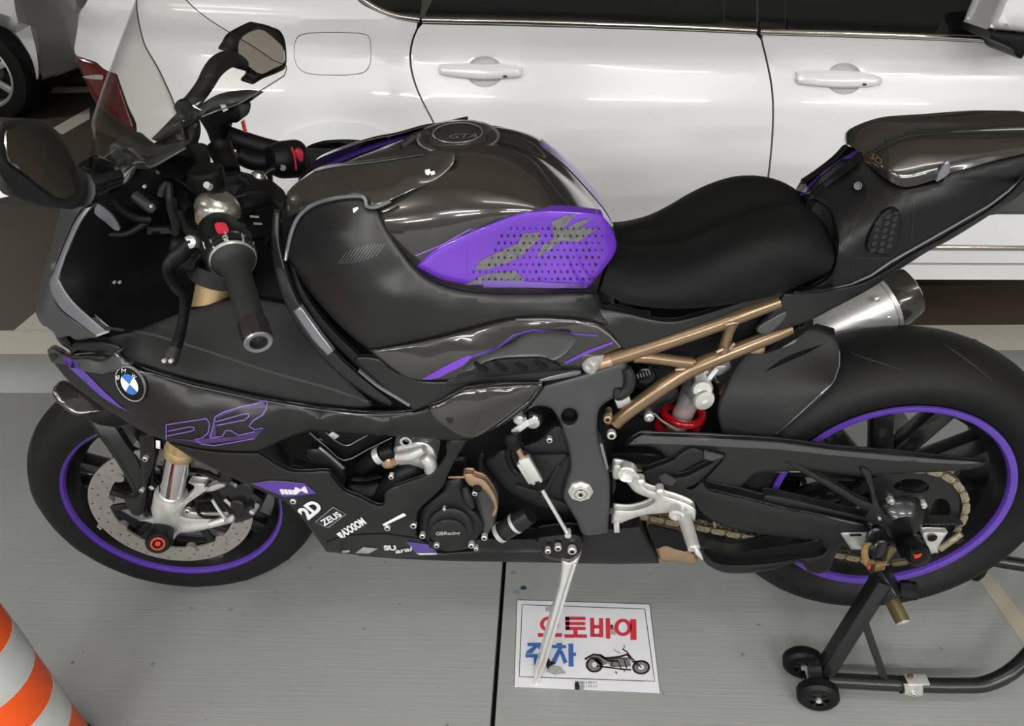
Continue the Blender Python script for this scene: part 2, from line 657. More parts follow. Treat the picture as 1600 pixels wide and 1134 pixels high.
def text2d(body, bold=0, shear=0):
    cu = bpy.data.curves.new('t', 'FONT')
    cu.body = body
    cu.size = 1
    cu.offset = bold
    cu.shear = shear
    cu.resolution_u = 3
    ob = bpy.data.objects.new('t', cu)
    COL.objects.link(ob)
    me = bpy.data.meshes.new_from_object(ob)
    v = np.array([tuple(a.co)[:2] for a in me.vertices])
    f = [list(p.vertices) for p in me.polygons]
    bpy.data.objects.remove(ob)
    bpy.data.curves.remove(cu)
    bpy.data.meshes.remove(me)
    lo, hi = v.min(0), v.max(0)
    return (v - lo) / (hi - lo), f

def text_decal(name, body, quad, targets, m, parent, off=.0014, Yd=-.2, bold=0.02, shear=0, mapf=None):
    """quad: bottom-left, bottom-right, top-right, top-left in picture pixels"""
    uv, F = text2d(body, bold, shear)
    q = [np.array(p[:2], float) for p in quad]
    bv = bvh_of(targets) if targets else None
    V = []
    for u, v in uv:
        a = q[0] * (1 - u) * (1 - v) + q[1] * u * (1 - v) + q[2] * u * v + q[3] * (1 - u) * v
        V.append(mapf(a[0], a[1]) if mapf else onto(bv, a[0], a[1], off, Yd))
    return mk(name, V, F, m, parent, False)
# ------------------------------------------------------------------ the garage
def floor_mat(name, col, noise, rough, brush=True):
    m = mat(name, col, rough, 0, 0)
    nt = m.node_tree
    b = nt.nodes['Principled BSDF']
    tc = nt.nodes.new('ShaderNodeTexCoord')
    big = nt.nodes.new('ShaderNodeTexNoise')
    big.inputs['Scale'].default_value = 1.7
    big.inputs['Detail'].default_value = 6
    nt.links.new(tc.outputs['Object'], big.inputs['Vector'])
    r = nt.nodes.new('ShaderNodeValToRGB')
    r.color_ramp.elements[0].position = .3
    r.color_ramp.elements[1].position = .72
    r.color_ramp.elements[0].color = tuple(v * (1 - noise) for v in col) + (1,)
    r.color_ramp.elements[1].color = tuple(v * (1 + noise) for v in col) + (1,)
    nt.links.new(big.outputs['Fac'], r.inputs['Fac'])
    # dark specks
    sp = nt.nodes.new('ShaderNodeTexNoise')
    sp.inputs['Scale'].default_value = 42
    sp.inputs['Detail'].default_value = 2
    nt.links.new(tc.outputs['Object'], sp.inputs['Vector'])
    sr = nt.nodes.new('ShaderNodeValToRGB')
    sr.color_ramp.elements[0].position = .72
    sr.color_ramp.elements[1].position = .77
    nt.links.new(sp.outputs['Fac'], sr.inputs['Fac'])
    mx = nt.nodes.new('ShaderNodeMixRGB')
    mx.inputs['Color2'].default_value = tuple(v * .45 for v in col) + (1,)
    nt.links.new(sr.outputs['Color'], mx.inputs['Fac'])
    nt.links.new(r.outputs['Color'], mx.inputs['Color1'])
    nt.links.new(mx.outputs['Color'], b.inputs['Base Color'])
    if brush:
        mp = nt.nodes.new('ShaderNodeMapping')
        mp.inputs['Scale'].default_value = (3, 110, 1)
        nt.links.new(tc.outputs['Object'], mp.inputs['Vector'])
        n = nt.nodes.new('ShaderNodeTexNoise')
        n.inputs['Scale'].default_value = 1.6
        n.inputs['Detail'].default_value = 4
        nt.links.new(mp.outputs['Vector'], n.inputs['Vector'])
        bp = nt.nodes.new('ShaderNodeBump')
        bp.inputs['Strength'].default_value = .13
        bp.inputs['Distance'].default_value = .004
        nt.links.new(n.outputs['Fac'], bp.inputs['Height'])
        nt.links.new(bp.outputs['Normal'], b.inputs['Normal'])
    return m

M['conc'] = floor_mat('grey_floor_paint', (.285, .292, .286), .07, .42)
M['brown'] = floor_mat('brown_floor_paint', (.056, .043, .029), .12, .6, False)
M['line'] = floor_mat('white_line_paint', (.52, .50, .44), .07, .5, False)
M['tan'] = floor_mat('tan_line_paint', (.33, .30, .24), .10, .5, False)
M['wall'] = mat('khaki_wall_paint', (.30, .275, .225), .7, noise=.05, nscale=3, bump=.1, bscale=60)
M['wallb'] = mat('dark_dado_paint', (.05, .045, .036), .6, noise=.08, nscale=4)
M['ceil'] = mat('ceiling_paint', (.62, .58, .50), .8, noise=.06, nscale=3)

fl = struct(mk('floor', [(-8, -4.5, -.03), (7, -4.5, -.03), (7, 5.5, -.03), (-8, 5.5, -.03)], [(0, 1, 2, 3)], M['gap'], None, False))
def slab(x0, y0, x1, y1, m, name='slab'):
    return box(name, (x0, y0, -.03), (x1, y1, 0), m, fl, .0025)
gx = G(779, 1000)[0]
slab(-8, -4.5, gx - .0045, .7655, M['conc'])
slab(gx + .0045, -4.5, 7, .7655, M['conc'])
slab(-8, .7695, 7, 1.09, M['conc'])
slab(-8, 1.09, 7, 5.5, M['brown'], 'painted_aisle')
def paint(name, pts, m, h=.0012, par=None):
    n = len(pts)
    V = [(p[0], p[1], 0) for p in pts] + [(p[0], p[1], h) for p in pts]
    F = [list(range(n, 2 * n))] + [[i, (i + 1) % n, n + (i + 1) % n, n + i] for i in range(n)]
    return struct(mk(name, V, F, m, None, False))
paint('trim_1', [(-8, 1.008), (7, 1.012), (7, 1.175), (-8, 1.172)], M['line'])
paint('trim_2', [(-1.96, 1.172), (-1.80, 1.172), (-1.80, 3.3), (-1.96, 3.3)], M['line'])
a = [G(*q)[:2] for q in ((80, 202), (140, 168), (140, 186), (98, 210))]
paint('trim_3', a, M['line'])
a = [G(*q)[:2] for q in ((46, 137), (240, 134), (240, 142), (46, 146))]
paint('trim_4', a, M['line'])
a = [G(*q)[:2] for q in ((1520, 893), (1545, 893), (1640, 1015), (1640, 1065))]
paint('trim_5', a, M['tan'])

def wall(name, a, b, h, m):
    d = np.array(b) - np.array(a)
    nrm = np.array([d[1], -d[0]]) / np.linalg.norm(d) * .15
    V = []
    for z in (0, h):
        V += [(a[0], a[1], z), (b[0], b[1], z), (b[0] - nrm[0], b[1] - nrm[1], z), (a[0] - nrm[0], a[1] - nrm[1], z)]
    F = [(0, 1, 5, 4), (1, 2, 6, 5), (2, 3, 7, 6), (3, 0, 4, 7), (4, 5, 6, 7)]
    return struct(mk(name, V, F, m, None, False))
wall('wall_back', (-8, 5.5), (7, 5.5), 2.75, M['wall'])
wall('wall_right', (7, 5.5), (7, -4.5), 2.75, M['wall'])
wall('wall_left', (-8, -4.5), (-8, 5.5), 2.75, M['wall'])
struct(box('baseboard_back', (-8, 5.48, 0), (7, 5.5, .30), M['wallb'], None, .004))
struct(box('ceiling', (-8, -7.0, 2.75), (7, 5.5, 2.95), M['ceil'], None, 0))
for i, yy in enumerate((-2.6, -.4, 2.2, 4.4)):
    struct(box('trim_%d' % (i + 6), (-8, yy, 2.60), (7, yy + .28, 2.75), M['ceil'], None, .01))

# ------------------------------------------------------------------ white saloon behind the motorcycle
CY = 1.10
def car_y(x, z):
    sh = -.056 * x * np.clip((z - .3) / .7, 0, 1)
    w = z - sh
    y = CY + np.interp(w, [.10, .20, .26, .34, .46, .64, .80, .928, .934, 1.02, 1.06, 1.32, 1.44], [.12, .030, .026, .02, .030, .000, .024, .060, .061, .026, .048, .24, .37])  # profile leans out above the crease, shaped to darken the band under the glass
    return y + .24 * (np.clip(-.95 - x, 0, 9) / .55) ** 2 + .10 * (np.clip(x - 1.9, 0, 9) / .9) ** 2
def CARP(px, py, b=0.0):
    y = CY
    for k in range(70):
        q = P(px, py, y + b)
        y = y * .6 + .4 * min(car_y(q[0], q[2]), 1.9)
    return P(px, py, y + b)

car = thing('saloon_car', 'white saloon car with chrome belt trim parked behind the motorcycle', 'car', (0.6, 2.02, 0))
cutR = [(657, 31), (652, 45), (645, 62), (641, 85), (643, 110), (650, 135), (661, 160), (678, 193), (700, 240), (722, 290)]
cutF = [(1184, 47), (1190, 62), (1198, 95), (1205, 130), (1208, 165), (1207, 210), (1202, 265), (1195, 312), (1190, 350)]
off = lambda l, d: [(x + d, y) for x, y in l]
def corner(l):
    o = []
    for p in l:
        o += [p, p]
    return o
def ell(cx, cy, rx, ry, n=20, rot=0):
    c, s = math.cos(rot), math.sin(rot)
    return [(cx + rx * math.cos(t) * c - ry * math.sin(t) * s, cy + rx * math.cos(t) * s + ry * math.sin(t) * c) for t in np.linspace(0, 2 * PI, n, endpoint=False)]
h1, h2 = ell(757.5, 112, 29, 24.5), ell(1319, 123, 28.5, 25)
beltR = [(660, 38), (800, 41), (980, 46), (1090, 50), (1182, 54)]
beltF = [(1192, 55), (1330, 59), (1450, 63), (1541, 67), (1640, 72)]
C0 = dict(mapf=CARP, Y=0, thick=.02, n=4)
dl = lambda l: [l[0]] + l + [l[-1]]
rd = patch('rear_door', dl(beltR) + dl([(x - 1.6, y) for x, y in cutF[1:]] ) + dl([(1190, 378), (740, 376)]) + dl([(x + 1.6, y) for x, y in cutR[::-1][:-1]]), M['carw'], car, step=16, holes=[h1], **C0)
fd = patch('front_door', dl(beltF) + dl([(1660, 250), (1640, 384)]) + dl([(1192, 378), (1194, 340)] + [(x + 1.6, y) for x, y in cutF[::-1][1:-1]]), M['carw'], car, step=16, holes=[h2], **C0)
arch = [(462, 320), (463, 290), (466, 255), (476, 232), (500, 221), (525, 218), (552, 218), (576, 221), (604, 232), (625, 250), (645, 280), (655, 320), (660, 376)]
fuel = [(463, 60), (478, 52), (520, 50), (565, 52), (578, 60), (580, 90), (575, 108), (560, 116), (520, 118), (480, 115), (464, 103), (459, 82)]
qo = dl([(x - 1.6, y) for x, y in cutR[1:]]) + dl([(722, 376), (660, 376)]) + dl(arch[::-1]) + dl([(462, 345), (300, 345), (180, 330)]) + dl([(196, 290), (214, 206), (200, 165), (183, 116)]) + [(163, 108), (150, 97), (132, 91), (119, 86)] + dl([(116, 75), (121, 45), (125, 20), (137, 0), (150, -40)]) + dl([(300, -60), (500, -60)]) + [(545, -20), (562, 4), (590, 19), (620, 30)] + dl([(652, 36)])
qp = patch('rear_quarter_panel', qo, M['carw'], car, step=15, holes=[fuel], **C0)
patch('fuel_flap', [(518 + (x - 518) * .985, 84 + (y - 84) * .965) for x, y in fuel], M['carw'], car, step=14, **C0)
patch('wheel_arch_lip', arch[1:-2] + [(648, 290), (640, 256), (622, 222), (590, 201), (550, 192), (510, 192), (470, 200), (445, 215), (432, 250), (428, 300)], M['carw'], car, step=10, mapf=CARP, Y=-.008, thick=.03, n=4)
# dark shell that shows in the gaps
patch('inner_shell', dl([(560, 6), (700, 36), (1180, 54), (1640, 76)]) + dl([(1640, 378), (660, 374)]) + dl([(600, 240), (530, 222), (470, 230)]) + dl([(440, 130), (440, 40)]), M['gap'], car, step=22, mapf=CARP, Y=.03, thick=.01, n=2)
for (cx, cy, rx, ry), hx in (((757.5, 112, 29, 24.5), [(686, 104), (690, 101), (745, 100), (790, 101), (813, 105), (815, 112), (813, 120), (795, 122), (770, 124), (745, 124), (715, 121), (690, 117), (685, 111)]), ((1319, 123, 28.5, 25), [(1246, 117), (1250, 112), (1300, 110), (1340, 112), (1372, 119), (1378, 125), (1374, 133), (1350, 136), (1310, 137), (1275, 134), (1250, 131), (1245, 125)])):
    o = patch('handle_recess', ell(cx, cy, rx, ry), M['carw'], car, step=5, thick=.004, n=2, mapf=CARP, Y=0, push=lambda v, cx=cx, cy=cy, rx=rx, ry=ry: .030 * np.sqrt(np.clip(1 - ((v[:, 0] - cx) / rx) ** 2 - ((v[:, 1] - cy) / ry) ** 2, 0, 1)))
    h = patch('door_handle', hx, M['carw'], car, step=7, thick=.018, mapf=CARP, Y=-.026, roll=.010, rw=7, n=3)
    kx, ky = hx[9] if cx < 1000 else hx[8]
    kx, ky = (789, 119.5) if cx < 1000 else (1351, 132)
    patch('lock_cover', ell(kx, ky, 3.6, 1.6), M['gap'], h, step=2, thick=.003, mapf=CARP, Y=-.0275, n=1)
# glass band
patch('quarter_window', dl([(560, -30), (664, -30)]) + dl([(655, 24), (620, 20)]) + [(590, 9), (568, -8)], M['carglass'], car, step=14, **C0)
patch('rear_window', dl([(760, -165), (1132, -160)]) + dl([(1130, 38), (980, 34), (800, 28), (663, 25)]), M['carglass'], car, step=18, **C0)
patch('pillar_trim', corner([(1134, -160), (1181, -160), (1182, 42), (1133, 38.5)]), M['carglass'], car, step=14, **C0)
patch('pillar_trim', corner([(1186, -160), (1224, -160), (1227, 45), (1187, 42.5)]), M['carglass'], car, step=14, **C0)
patch('front_window', dl([(1227, -160), (1500, -140)]) + dl([(1640, 62), (1541, 55), (1400, 50), (1231, 45)]), M['carglass'], car, step=18, **C0)
for pl in ([(556, -8), (590, 13), (620, 24.5), (656, 30.5)], [(660, 31), (800, 34), (980, 39.5), (1090, 43.5), (1182, 48)], [(1188, 49), (1330, 52.5), (1450, 57), (1541, 61), (1640, 67)]):
    w = 4.2
    tube('belt_trim', [CARP(x, y, -.001) for x, y in pl], .0082, M['trim'], car, 12, 6)
# sill
patch('sill_panel', dl([(640, 388), (1640, 392)]) + dl([(1640, 411), (640, 409)]), M['carw'], car, step=18, **C0)
tube('sill_trim', [CARP(x, y, -.004) for x, y in ((640, 383.5), (1000, 384), (1466, 386), (1640, 388.5))], .0085, M['trim'], car, 12, 6)
patch('side_skirt', dl([(640, 412), (1640, 414.5)]) + dl([(1640, 437), (640, 435)]), M['carw'], car, step=18, **C0)
# wheel in the arch
def car_wheel(c, par, r=.335, w=.22, spokes=10, flip=1):
    c = np.array(c)
    t = lathe('tyre', [(-w / 2, r * .68), (-w / 2 - .004, r * .8), (-w / 2 + .01, r * .95), (-w / 2 + .04, r), (w / 2 - .04, r), (w / 2, r * .9), (w / 2, r * .68)], c, (0, 1, 0), M['rubber'], par, 40, False)
    rm = lathe('wheel_rim', [(-w / 2, r * .70), (-w / 2 - .004, r * .66), (-w / 2 + .02, r * .62), (w / 2 - .03, r * .6)], c, (0, 1, 0), M['alu'], par, 40, False)
    lathe('hub', [(-w / 2 + .01, .0), (-w / 2 + .008, .05), (-w / 2 + .03, .075), (w / 4, .08)], c, (0, 1, 0), M['alu'], par, 20, False)
    for k in range(spokes):
        a = 2 * PI * k / spokes + .3
        d = np.array([math.cos(a), 0, math.sin(a)])
        bar('spoke', c + d * .05 + [0, -w / 2 + .03, 0], c + d * r * .64 + [0, -w / 2 + .02, 0], .045, .03, M['alu'], par, bev=.006)
wc = CARP(545, 300)
car_wheel((-.545, 1.29, .335), car)
# door mirror
mc = patch('mirror_cap', [(1541, 46), (1541, 46), (1552, 20), (1568, -12), (1600, -40), (1680, -40), (1690, 20), (1660, 52), (1600, 52), (1600, 52)], M['carw'], car, Y=.93, step=10, thick=.13, roll=.05, rw=32, n=5)
patch('mirror_base', [(1546, 48), (1546, 48), (1600, 54), (1680, 56), (1680, 76), (1610, 80), (1596, 92), (1585, 86), (1580, 76), (1546, 61), (1546, 61)], M['black'], mc, Y=.95, step=9, thick=.16, roll=.01, rw=5, n=3)
# tail lamp and closing body
tl = patch('tail_lamp', [(116, 88), (116, 88), (132, 93), (150, 99), (163, 110), (182, 118), (182, 118), (198, 166), (212, 206), (212, 206), (185, 190), (158, 170), (146, 155), (136, 133), (124, 108)], M['tail'], car, step=8, thick=.03, mapf=CARP, Y=-.004, roll=.012, rw=8, n=4)
patch('lamp_bar', [(131, 119), (158, 117), (160, 124), (150, 124), (133, 122)], M['bright'], tl, step=5, thick=.004, mapf=CARP, Y=-.010, n=3)
CCY = 2.05
rows = []
for z, dx in ((.25, .06), (.45, 0), (.75, -.01), (.93, 0), (1.0, .06), (1.08, .35), (1.16, .55)):
    rows.append([(-1.50 + dx + .12 * abs(t) ** 3, CCY + t * (.62 if z < 1.05 else .60), z + .02 * (1 - abs(t))) for t in (-1, -.7, -.3, 0, .3, .7, 1)])
grid('boot_panel', rows, M['carw'], car, px=False, nu=3, nv=3, thick=.01)
ry = [[(x, CCY + t * .60, 1.43 - .10 * abs(t) ** 3 - d) for t in (-1, -.7, 0, .7, 1)] for x, d in ((-.55, .10), (.0, .01), (.6, .0), (1.2, .05), (1.5, .14))]
grid('roof', ry, M['carw'], car, px=False, nu=3, nv=3, thick=.01)
grid('rear_screen', [[(-.98, CCY + t * .58, 1.15) for t in (-1, 0, 1)], [(-.55, CCY + t * .56, 1.33) for t in (-1, 0, 1)]], M['carglass'], car, px=False, nu=3, nv=3)
grid('windscreen', [[(1.5, CCY + t * .58, 1.29) for t in (-1, 0, 1)], [(2.15, CCY + t * .62, .98) for t in (-1, 0, 1)]], M['carglass'], car, px=False, nu=3, nv=3)
box('underbody', (-1.1, 1.35, .22), (2.6, 2.75, .34), M['gap'], car, .02)
fo = [(1.70, .90), (2.15, .90), (2.9, .78), (3.1, .6), (3.1, .32), (2.85, .28), (2.78, .5), (2.55, .66), (2.3, .68), (2.05, .55), (1.98, .3), (1.70, .3)]
bm = bmesh.new()
vs = [bm.verts.new((x, car_y(x, z) + .01, z)) for x, z in fo]
bm.faces.new(vs)
from_bm('front_wing', bm, M['carw'], car, False)
grid('bonnet', [[(x, CCY + t * .80, z - .06 * abs(t) ** 2) for t in (-1, -.5, 0, .5, 1)] for x, z in ((2.1, .98), (2.6, .90), (3.05, .76), (3.2, .5), (3.15, .28))], M['carw'], car, px=False, nu=3, nv=3, thick=.01)
car_wheel((2.42, 1.29, .335), car)

# ------------------------------------------------------------------ car end far to the left
car2 = thing('hatchback_car', 'pale grey car at the far left with an alloy wheel showing', 'car', (-5.2, 4.9, 0))
FY = 4.15
o = patch('bumper_wing', [(46, -60), (46, -60), (46, 0), (54, 38), (63, 75), (67, 105), (66, 125), (60, 131), (50, 132), (50, 132), (49, 118), (43, 95), (30, 72), (15, 54), (0, 46), (-30, 42), (-60, 60), (-80, 100), (-84, 140), (-84, 140), (-200, 140), (-200, 140), (-200, -60), (-200, -60)], M['carw'], car2, Y=FY, step=12, roll=.35, rw=60, thick=.75, n=4)
patch('arch_liner', [(50, 132), (48, 112), (30, 72), (0, 46), (-40, 46), (-84, 100), (-84, 150), (0, 165), (40, 165)], M['gap'], car2, Y=FY + .22, step=16, thick=.3, n=3)
c2 = P(-22, 122, FY + .12)
car_wheel((c2[0], c2[1] + .06, .335), car2, spokes=7)

# ------------------------------------------------------------------ traffic cone
CX, CYY = -.870, -.469
cone = thing('traffic_cone', 'orange and grey striped traffic cone standing left of the front tyre', 'cone', (CX, CYY, 0))
cR, ck = .1005, .05
zz = [.0, .06, .14, .217, .292, .374, .455, .535, .615, .66]
for i in range(len(zz) - 1):
    a, b = zz[i], zz[i + 1]
    white = i in (2, 4, 6)
    e = .0012 if white else 0
    pr = [(a, cR - ck * a - .004), (a, cR - ck * a + e), (b, cR - ck * b + e), (b, cR - ck * b - .004)]
    lathe('reflective_band' if white else 'orange_band', pr, (CX, CYY, 0), (0, 0, 1), M['reflw'] if white else M['orange'], cone, 40, False)
lathe('top_rim', [(.66, .064), (.69, .05), (.70, .03), (.70, .0)], (CX, CYY, 0), (0, 0, 1), M['orange'], cone, 24)
lathe('base_plate', [(0, .104), (.02, .104), (.022, .1)], (CX, CYY, 0), (0, 0, 1), M['gap'], cone, 36)

# ------------------------------------------------------------------ sign taped to the floor
zsg = .0015
sign = thing('floor_sign', 'white paper parking sign with red and blue Korean lettering on the floor', 'sign', tuple(G(915, 1010)))
def flat(name, polys, m, h, par):
    V, F = [], []
    for p in polys:
        b = len(V)
        V += [G(q[0], q[1], h) for q in p]
        F.append(list(range(b, b + len(p))))
    bm = bmesh.new()
    for f in F:
        bm.faces.new([bm.verts.new(V[i]) for i in f])
    bmesh.ops.triangulate(bm, faces=bm.faces)
    for f in bm.faces:
        if f.normal.z < 0:
            f.normal_flip()
    me = bpy.data.meshes.new(name)
    bm.to_mesh(me)
    bm.free()
    me.materials.append(m)
    return link(bpy.data.objects.new(name, me), par)
M['paper'] = mat('white_laminated_paper', (.62, .62, .66), .35, 0, .2, .05, 9)
M['inkr'] = mat('red_print', (.50, .035, .055), .4, noise=.06)
M['inkb'] = mat('blue_print', (.045, .12, .37), .4, noise=.06)
M['inkk'] = mat('black_print', (.018, .018, .02), .4, noise=.1)
M['inkg'] = mat('grey_picture_print', (.17, .165, .15), .4, noise=.3, nscale=300)
M['smudge'] = mat('rubbed_dirt', (.30, .31, .30), .6, noise=.2, nscale=200)
sh = [G(*q) for q in zo((300, 340), (1220, 370), (1295, 985), (278, 942))]
V = [tuple(v[:2]) + (0,) for v in sh] + [tuple(v[:2]) + (.001,) for v in sh]
mk('paper_sheet', V, [(4, 5, 6, 7), (0, 1, 5, 4), (1, 2, 6, 5), (2, 3, 7, 6), (3, 0, 4, 7)], M['paper'], sign, False)
flat('border_line', strip2d(dense([np.array(q) for q in zo((336, 374), (1185, 404), (1253, 905), (315, 872))], 30), 1.1, True), M['inkk'], zsg, sign)
flat('sheet_edge', strip2d(zo((301, 341), (1219, 371)), .8) + strip2d(zo((1219, 371), (1292, 983)), .8) + strip2d(zo((301, 341), (280, 941)), .8), M['inkk'], zsg, sign)
def ring(cx, cy, rx, ry, t):
    o = []
    n = 28
    for i in range(n):
        a, b = 2 * PI * i / n, 2 * PI * (i + 1) / n
        o.append([(cx + rx * math.cos(a), cy + ry * math.sin(a)), (cx + rx * math.cos(b), cy + ry * math.sin(b)), (cx + (rx - t) * math.cos(b), cy + (ry - t * .8) * math.sin(b)), (cx + (rx - t) * math.cos(a), cy + (ry - t * .8) * math.sin(a))])
    return o
def rect(x0, y0, x1, y1, sk=0):
    return [(x0, y0), (x1, y0 + sk), (x1 + 2, y1 + sk), (x0 + 2, y1)]
red = ring(525, 510, 66, 54, 26) + [rect(512, 556, 540, 578), rect(444, 572, 610, 598)]
red += [rect(634, 458, 774, 481), rect(636, 495, 772, 515), rect(636, 528, 774, 550), rect(634, 458, 662, 548), rect(690, 548, 718, 582), rect(628, 580, 784, 603)]
red += [rect(806, 466, 834, 598), rect(868, 468, 896, 600), rect(830, 516, 870, 538), rect(830, 576, 872, 598), rect(914, 468, 945, 610), rect(943, 520, 966, 546)]
red += ring(1034, 532, 60, 60, 28) + [rect(1084, 474, 1126, 618)]
flat('red_lettering', [zo(*p) for p in red], M['inkr'], .0019, sign)
blu = [rect(372, 638, 500, 662), [(418, 660), (446, 660), (404, 712), (362, 712), (366, 696)], [(436, 664), (462, 664), (506, 704), (486, 722)], rect(358, 716, 512, 740), rect(416, 738, 446, 790)]
blu += [rect(574, 640, 612, 654), rect(542, 654, 640, 676), [(586, 676), (614, 676), (566, 786), (528, 786)], [(596, 704), (616, 690), (650, 770), (624, 786)], rect(656, 644, 690, 803), rect(688, 706, 708, 730)]
flat('blue_lettering', [zo(*p) for p in blu], M['inkb'], .0019, sign)
# printed cruiser picture
pic = []
for cx, cy, rx, ry in ((836, 790, 60, 54), (1160, 808, 62, 50)):
    pic += ring(cx, cy, rx, ry, 15)
for l, w in (([(770, 752), (800, 735), (830, 720), (880, 725), (910, 745), (960, 742), (1010, 735), (1060, 720), (1090, 745)], 14), ([(880, 728), (930, 760), (1000, 765)], 16), ([(1030, 680), (1060, 700), (1090, 740), (1160, 808)], 9), ([(1075, 740), (1140, 806)], 6), ([(1040, 650), (1046, 668), (1032, 684)], 4), ([(970, 682), (990, 700), (1020, 712)], 3), ([(850, 800), (930, 808), (1030, 822), (1090, 826)], 10), ([(960, 770), (950, 800)], 10), ([(1000, 765), (1020, 815)], 8), ([(1040, 745), (1060, 815)], 8), ([(940, 750), (1060, 745), (1070, 800), (960, 800)], 5), ([(1095, 770), (1130, 765), (1190, 770), (1215, 790)], 6), ([(980, 838), (995, 850)], 8), ([(1040, 826), (1046, 842)], 5)):
    pic += strip2d(l, w)
flat('motorcycle_picture', [zo(*p) for p in pic], M['inkk'], .0019, sign)
pg = ring(836, 790, 46, 42, 30) + ring(1160, 808, 48, 38, 26) + [[(800, 735), (870, 726), (930, 780), (880, 800), (850, 770)], [(900, 750), (1000, 740), (1080, 740), (1090, 800), (960, 806)]]
flat('picture_shading', [zo(*p) for p in pg], M['inkg'], .0016, sign)
tiny = []
for i in range(7):
    x = 742 + i * 17
    tiny += strip2d([(x, 908), (x + 10, 908)], 2.5) + strip2d([(x + 3, 905), (x + 3, 922)], 2.5) + strip2d([(x, 918), (x + 10, 917)], 2.5) + strip2d([(x + 2, 936), (x + 11, 938)], 2.5) + strip2d([(x + 8, 930), (x + 6, 948)], 2.5)
tiny += strip2d([(800, 900), (812, 940)], 2)
flat('handwritten_note', [zo(*p) for p in tiny], mat('blue_grey_ink', (.16, .2, .25), .5, noise=.1), .0019, sign)
for pp in ([(500, 745), (520, 742), (530, 765), (560, 770), (560, 785), (530, 800), (512, 822), (502, 790)], [(950, 515), (966, 512), (962, 530), (948, 530)], [(700, 915), (722, 905), (735, 940), (730, 965), (700, 960)]):
    flat('tear_mark', [zo(*pp)], M['inkk'], .0021, sign)
for pp in ([(495, 390), (540, 385), (540, 425), (500, 420)], [(540, 790), (600, 800), (640, 850), (560, 860), (500, 835)], [(700, 900), (760, 905), (765, 965), (700, 968)], [(948, 515), (985, 540), (985, 585), (950, 580)]):
    flat('scuff_mark', [zo(*pp)], M['smudge'], .0016, sign)
# blobs of blue paint dropped beside the joint
for k, (q, c, lab) in enumerate((((818, 918), (.01, .05, .07), 'small dark teal paint drop on the floor by the dark joint'), ((807, 925), (.17, .21, .22), 'faint pale smear on the floor left of the teal drop'), ((802, 895), (.17, .2, .2), 'faint grey smear on the floor just under the belly pan'))):
    e = [(q[0] + 5 * math.cos(t) * (1 + .2 * math.sin(3 * t)), q[1] + 3.6 * math.sin(t)) for t in np.linspace(0, 2 * PI, 14, endpoint=False)]
    V = [G(x, y, 0) for x, y in e] + [G(q[0], q[1], .0016)]
    tag(mk('paint_drop' if k == 0 else 'floor_smear', V, [(i, (i + 1) % 14, 14) for i in range(14)], mat('drop_%d' % k, c, .25, noise=.2, nscale=200)), lab, 'paint drop' if k == 0 else 'smear')
# ------------------------------------------------------------------ motorcycle: running gear
bike = thing('motorcycle', 'black sport motorcycle with purple rim stripes standing on a rear paddock stand', 'motorcycle', (0, 0, 0))
AXS = np.array([math.sin(.417), 0, math.cos(.417)])
FXA, RXA, RZ = -.72, .721, .3352
P0S = np.array([FXA - .096, 0, 0])
def rotm(ax, a):
    K = np.array([[0, -ax[2], ax[1]], [ax[2], 0, -ax[0]], [-ax[1], ax[0], 0]])
    return np.eye(3) + math.sin(a) * K + (1 - math.cos(a)) * K @ K
RS = rotm(AXS, STEER)
def steer(X):
    return RS @ (np.asarray(X, float) - P0S) + P0S
def place(o, f):
    """move a mesh built at the wheel's own origin to where it stands"""
    me = o.data
    n = len(me.vertices)
    co = np.empty(n * 3)
    me.vertices.foreach_get('co', co)
    co = np.array([f(c) for c in co.reshape(-1, 3)])
    me.vertices.foreach_set('co', co.ravel())
    me.update()
    return o
FR = lambda c: steer(c + np.array([FXA, 0, .298]))
RR_ = lambda c: c + np.array([RXA, 0, RZ])

def tyre_prof(R, w, rb):
    p = []
    for t in np.linspace(-1, 1, 21):
        a = t * 1.42
        k = math.sin(a) / math.sin(1.42)
        p.append((k * w / 2, R - (1 - math.cos(a)) / (1 - math.cos(1.42)) * (R * .165)))
    h = w / 2
    e = R * .835
    side = [(-h * .985, e - .012), (-h * .93, e - .028), (-h * .80, rb + .004), (-h * .74, rb - .004)]
    return side[::-1] + p + [(-a, b) for a, b in side]

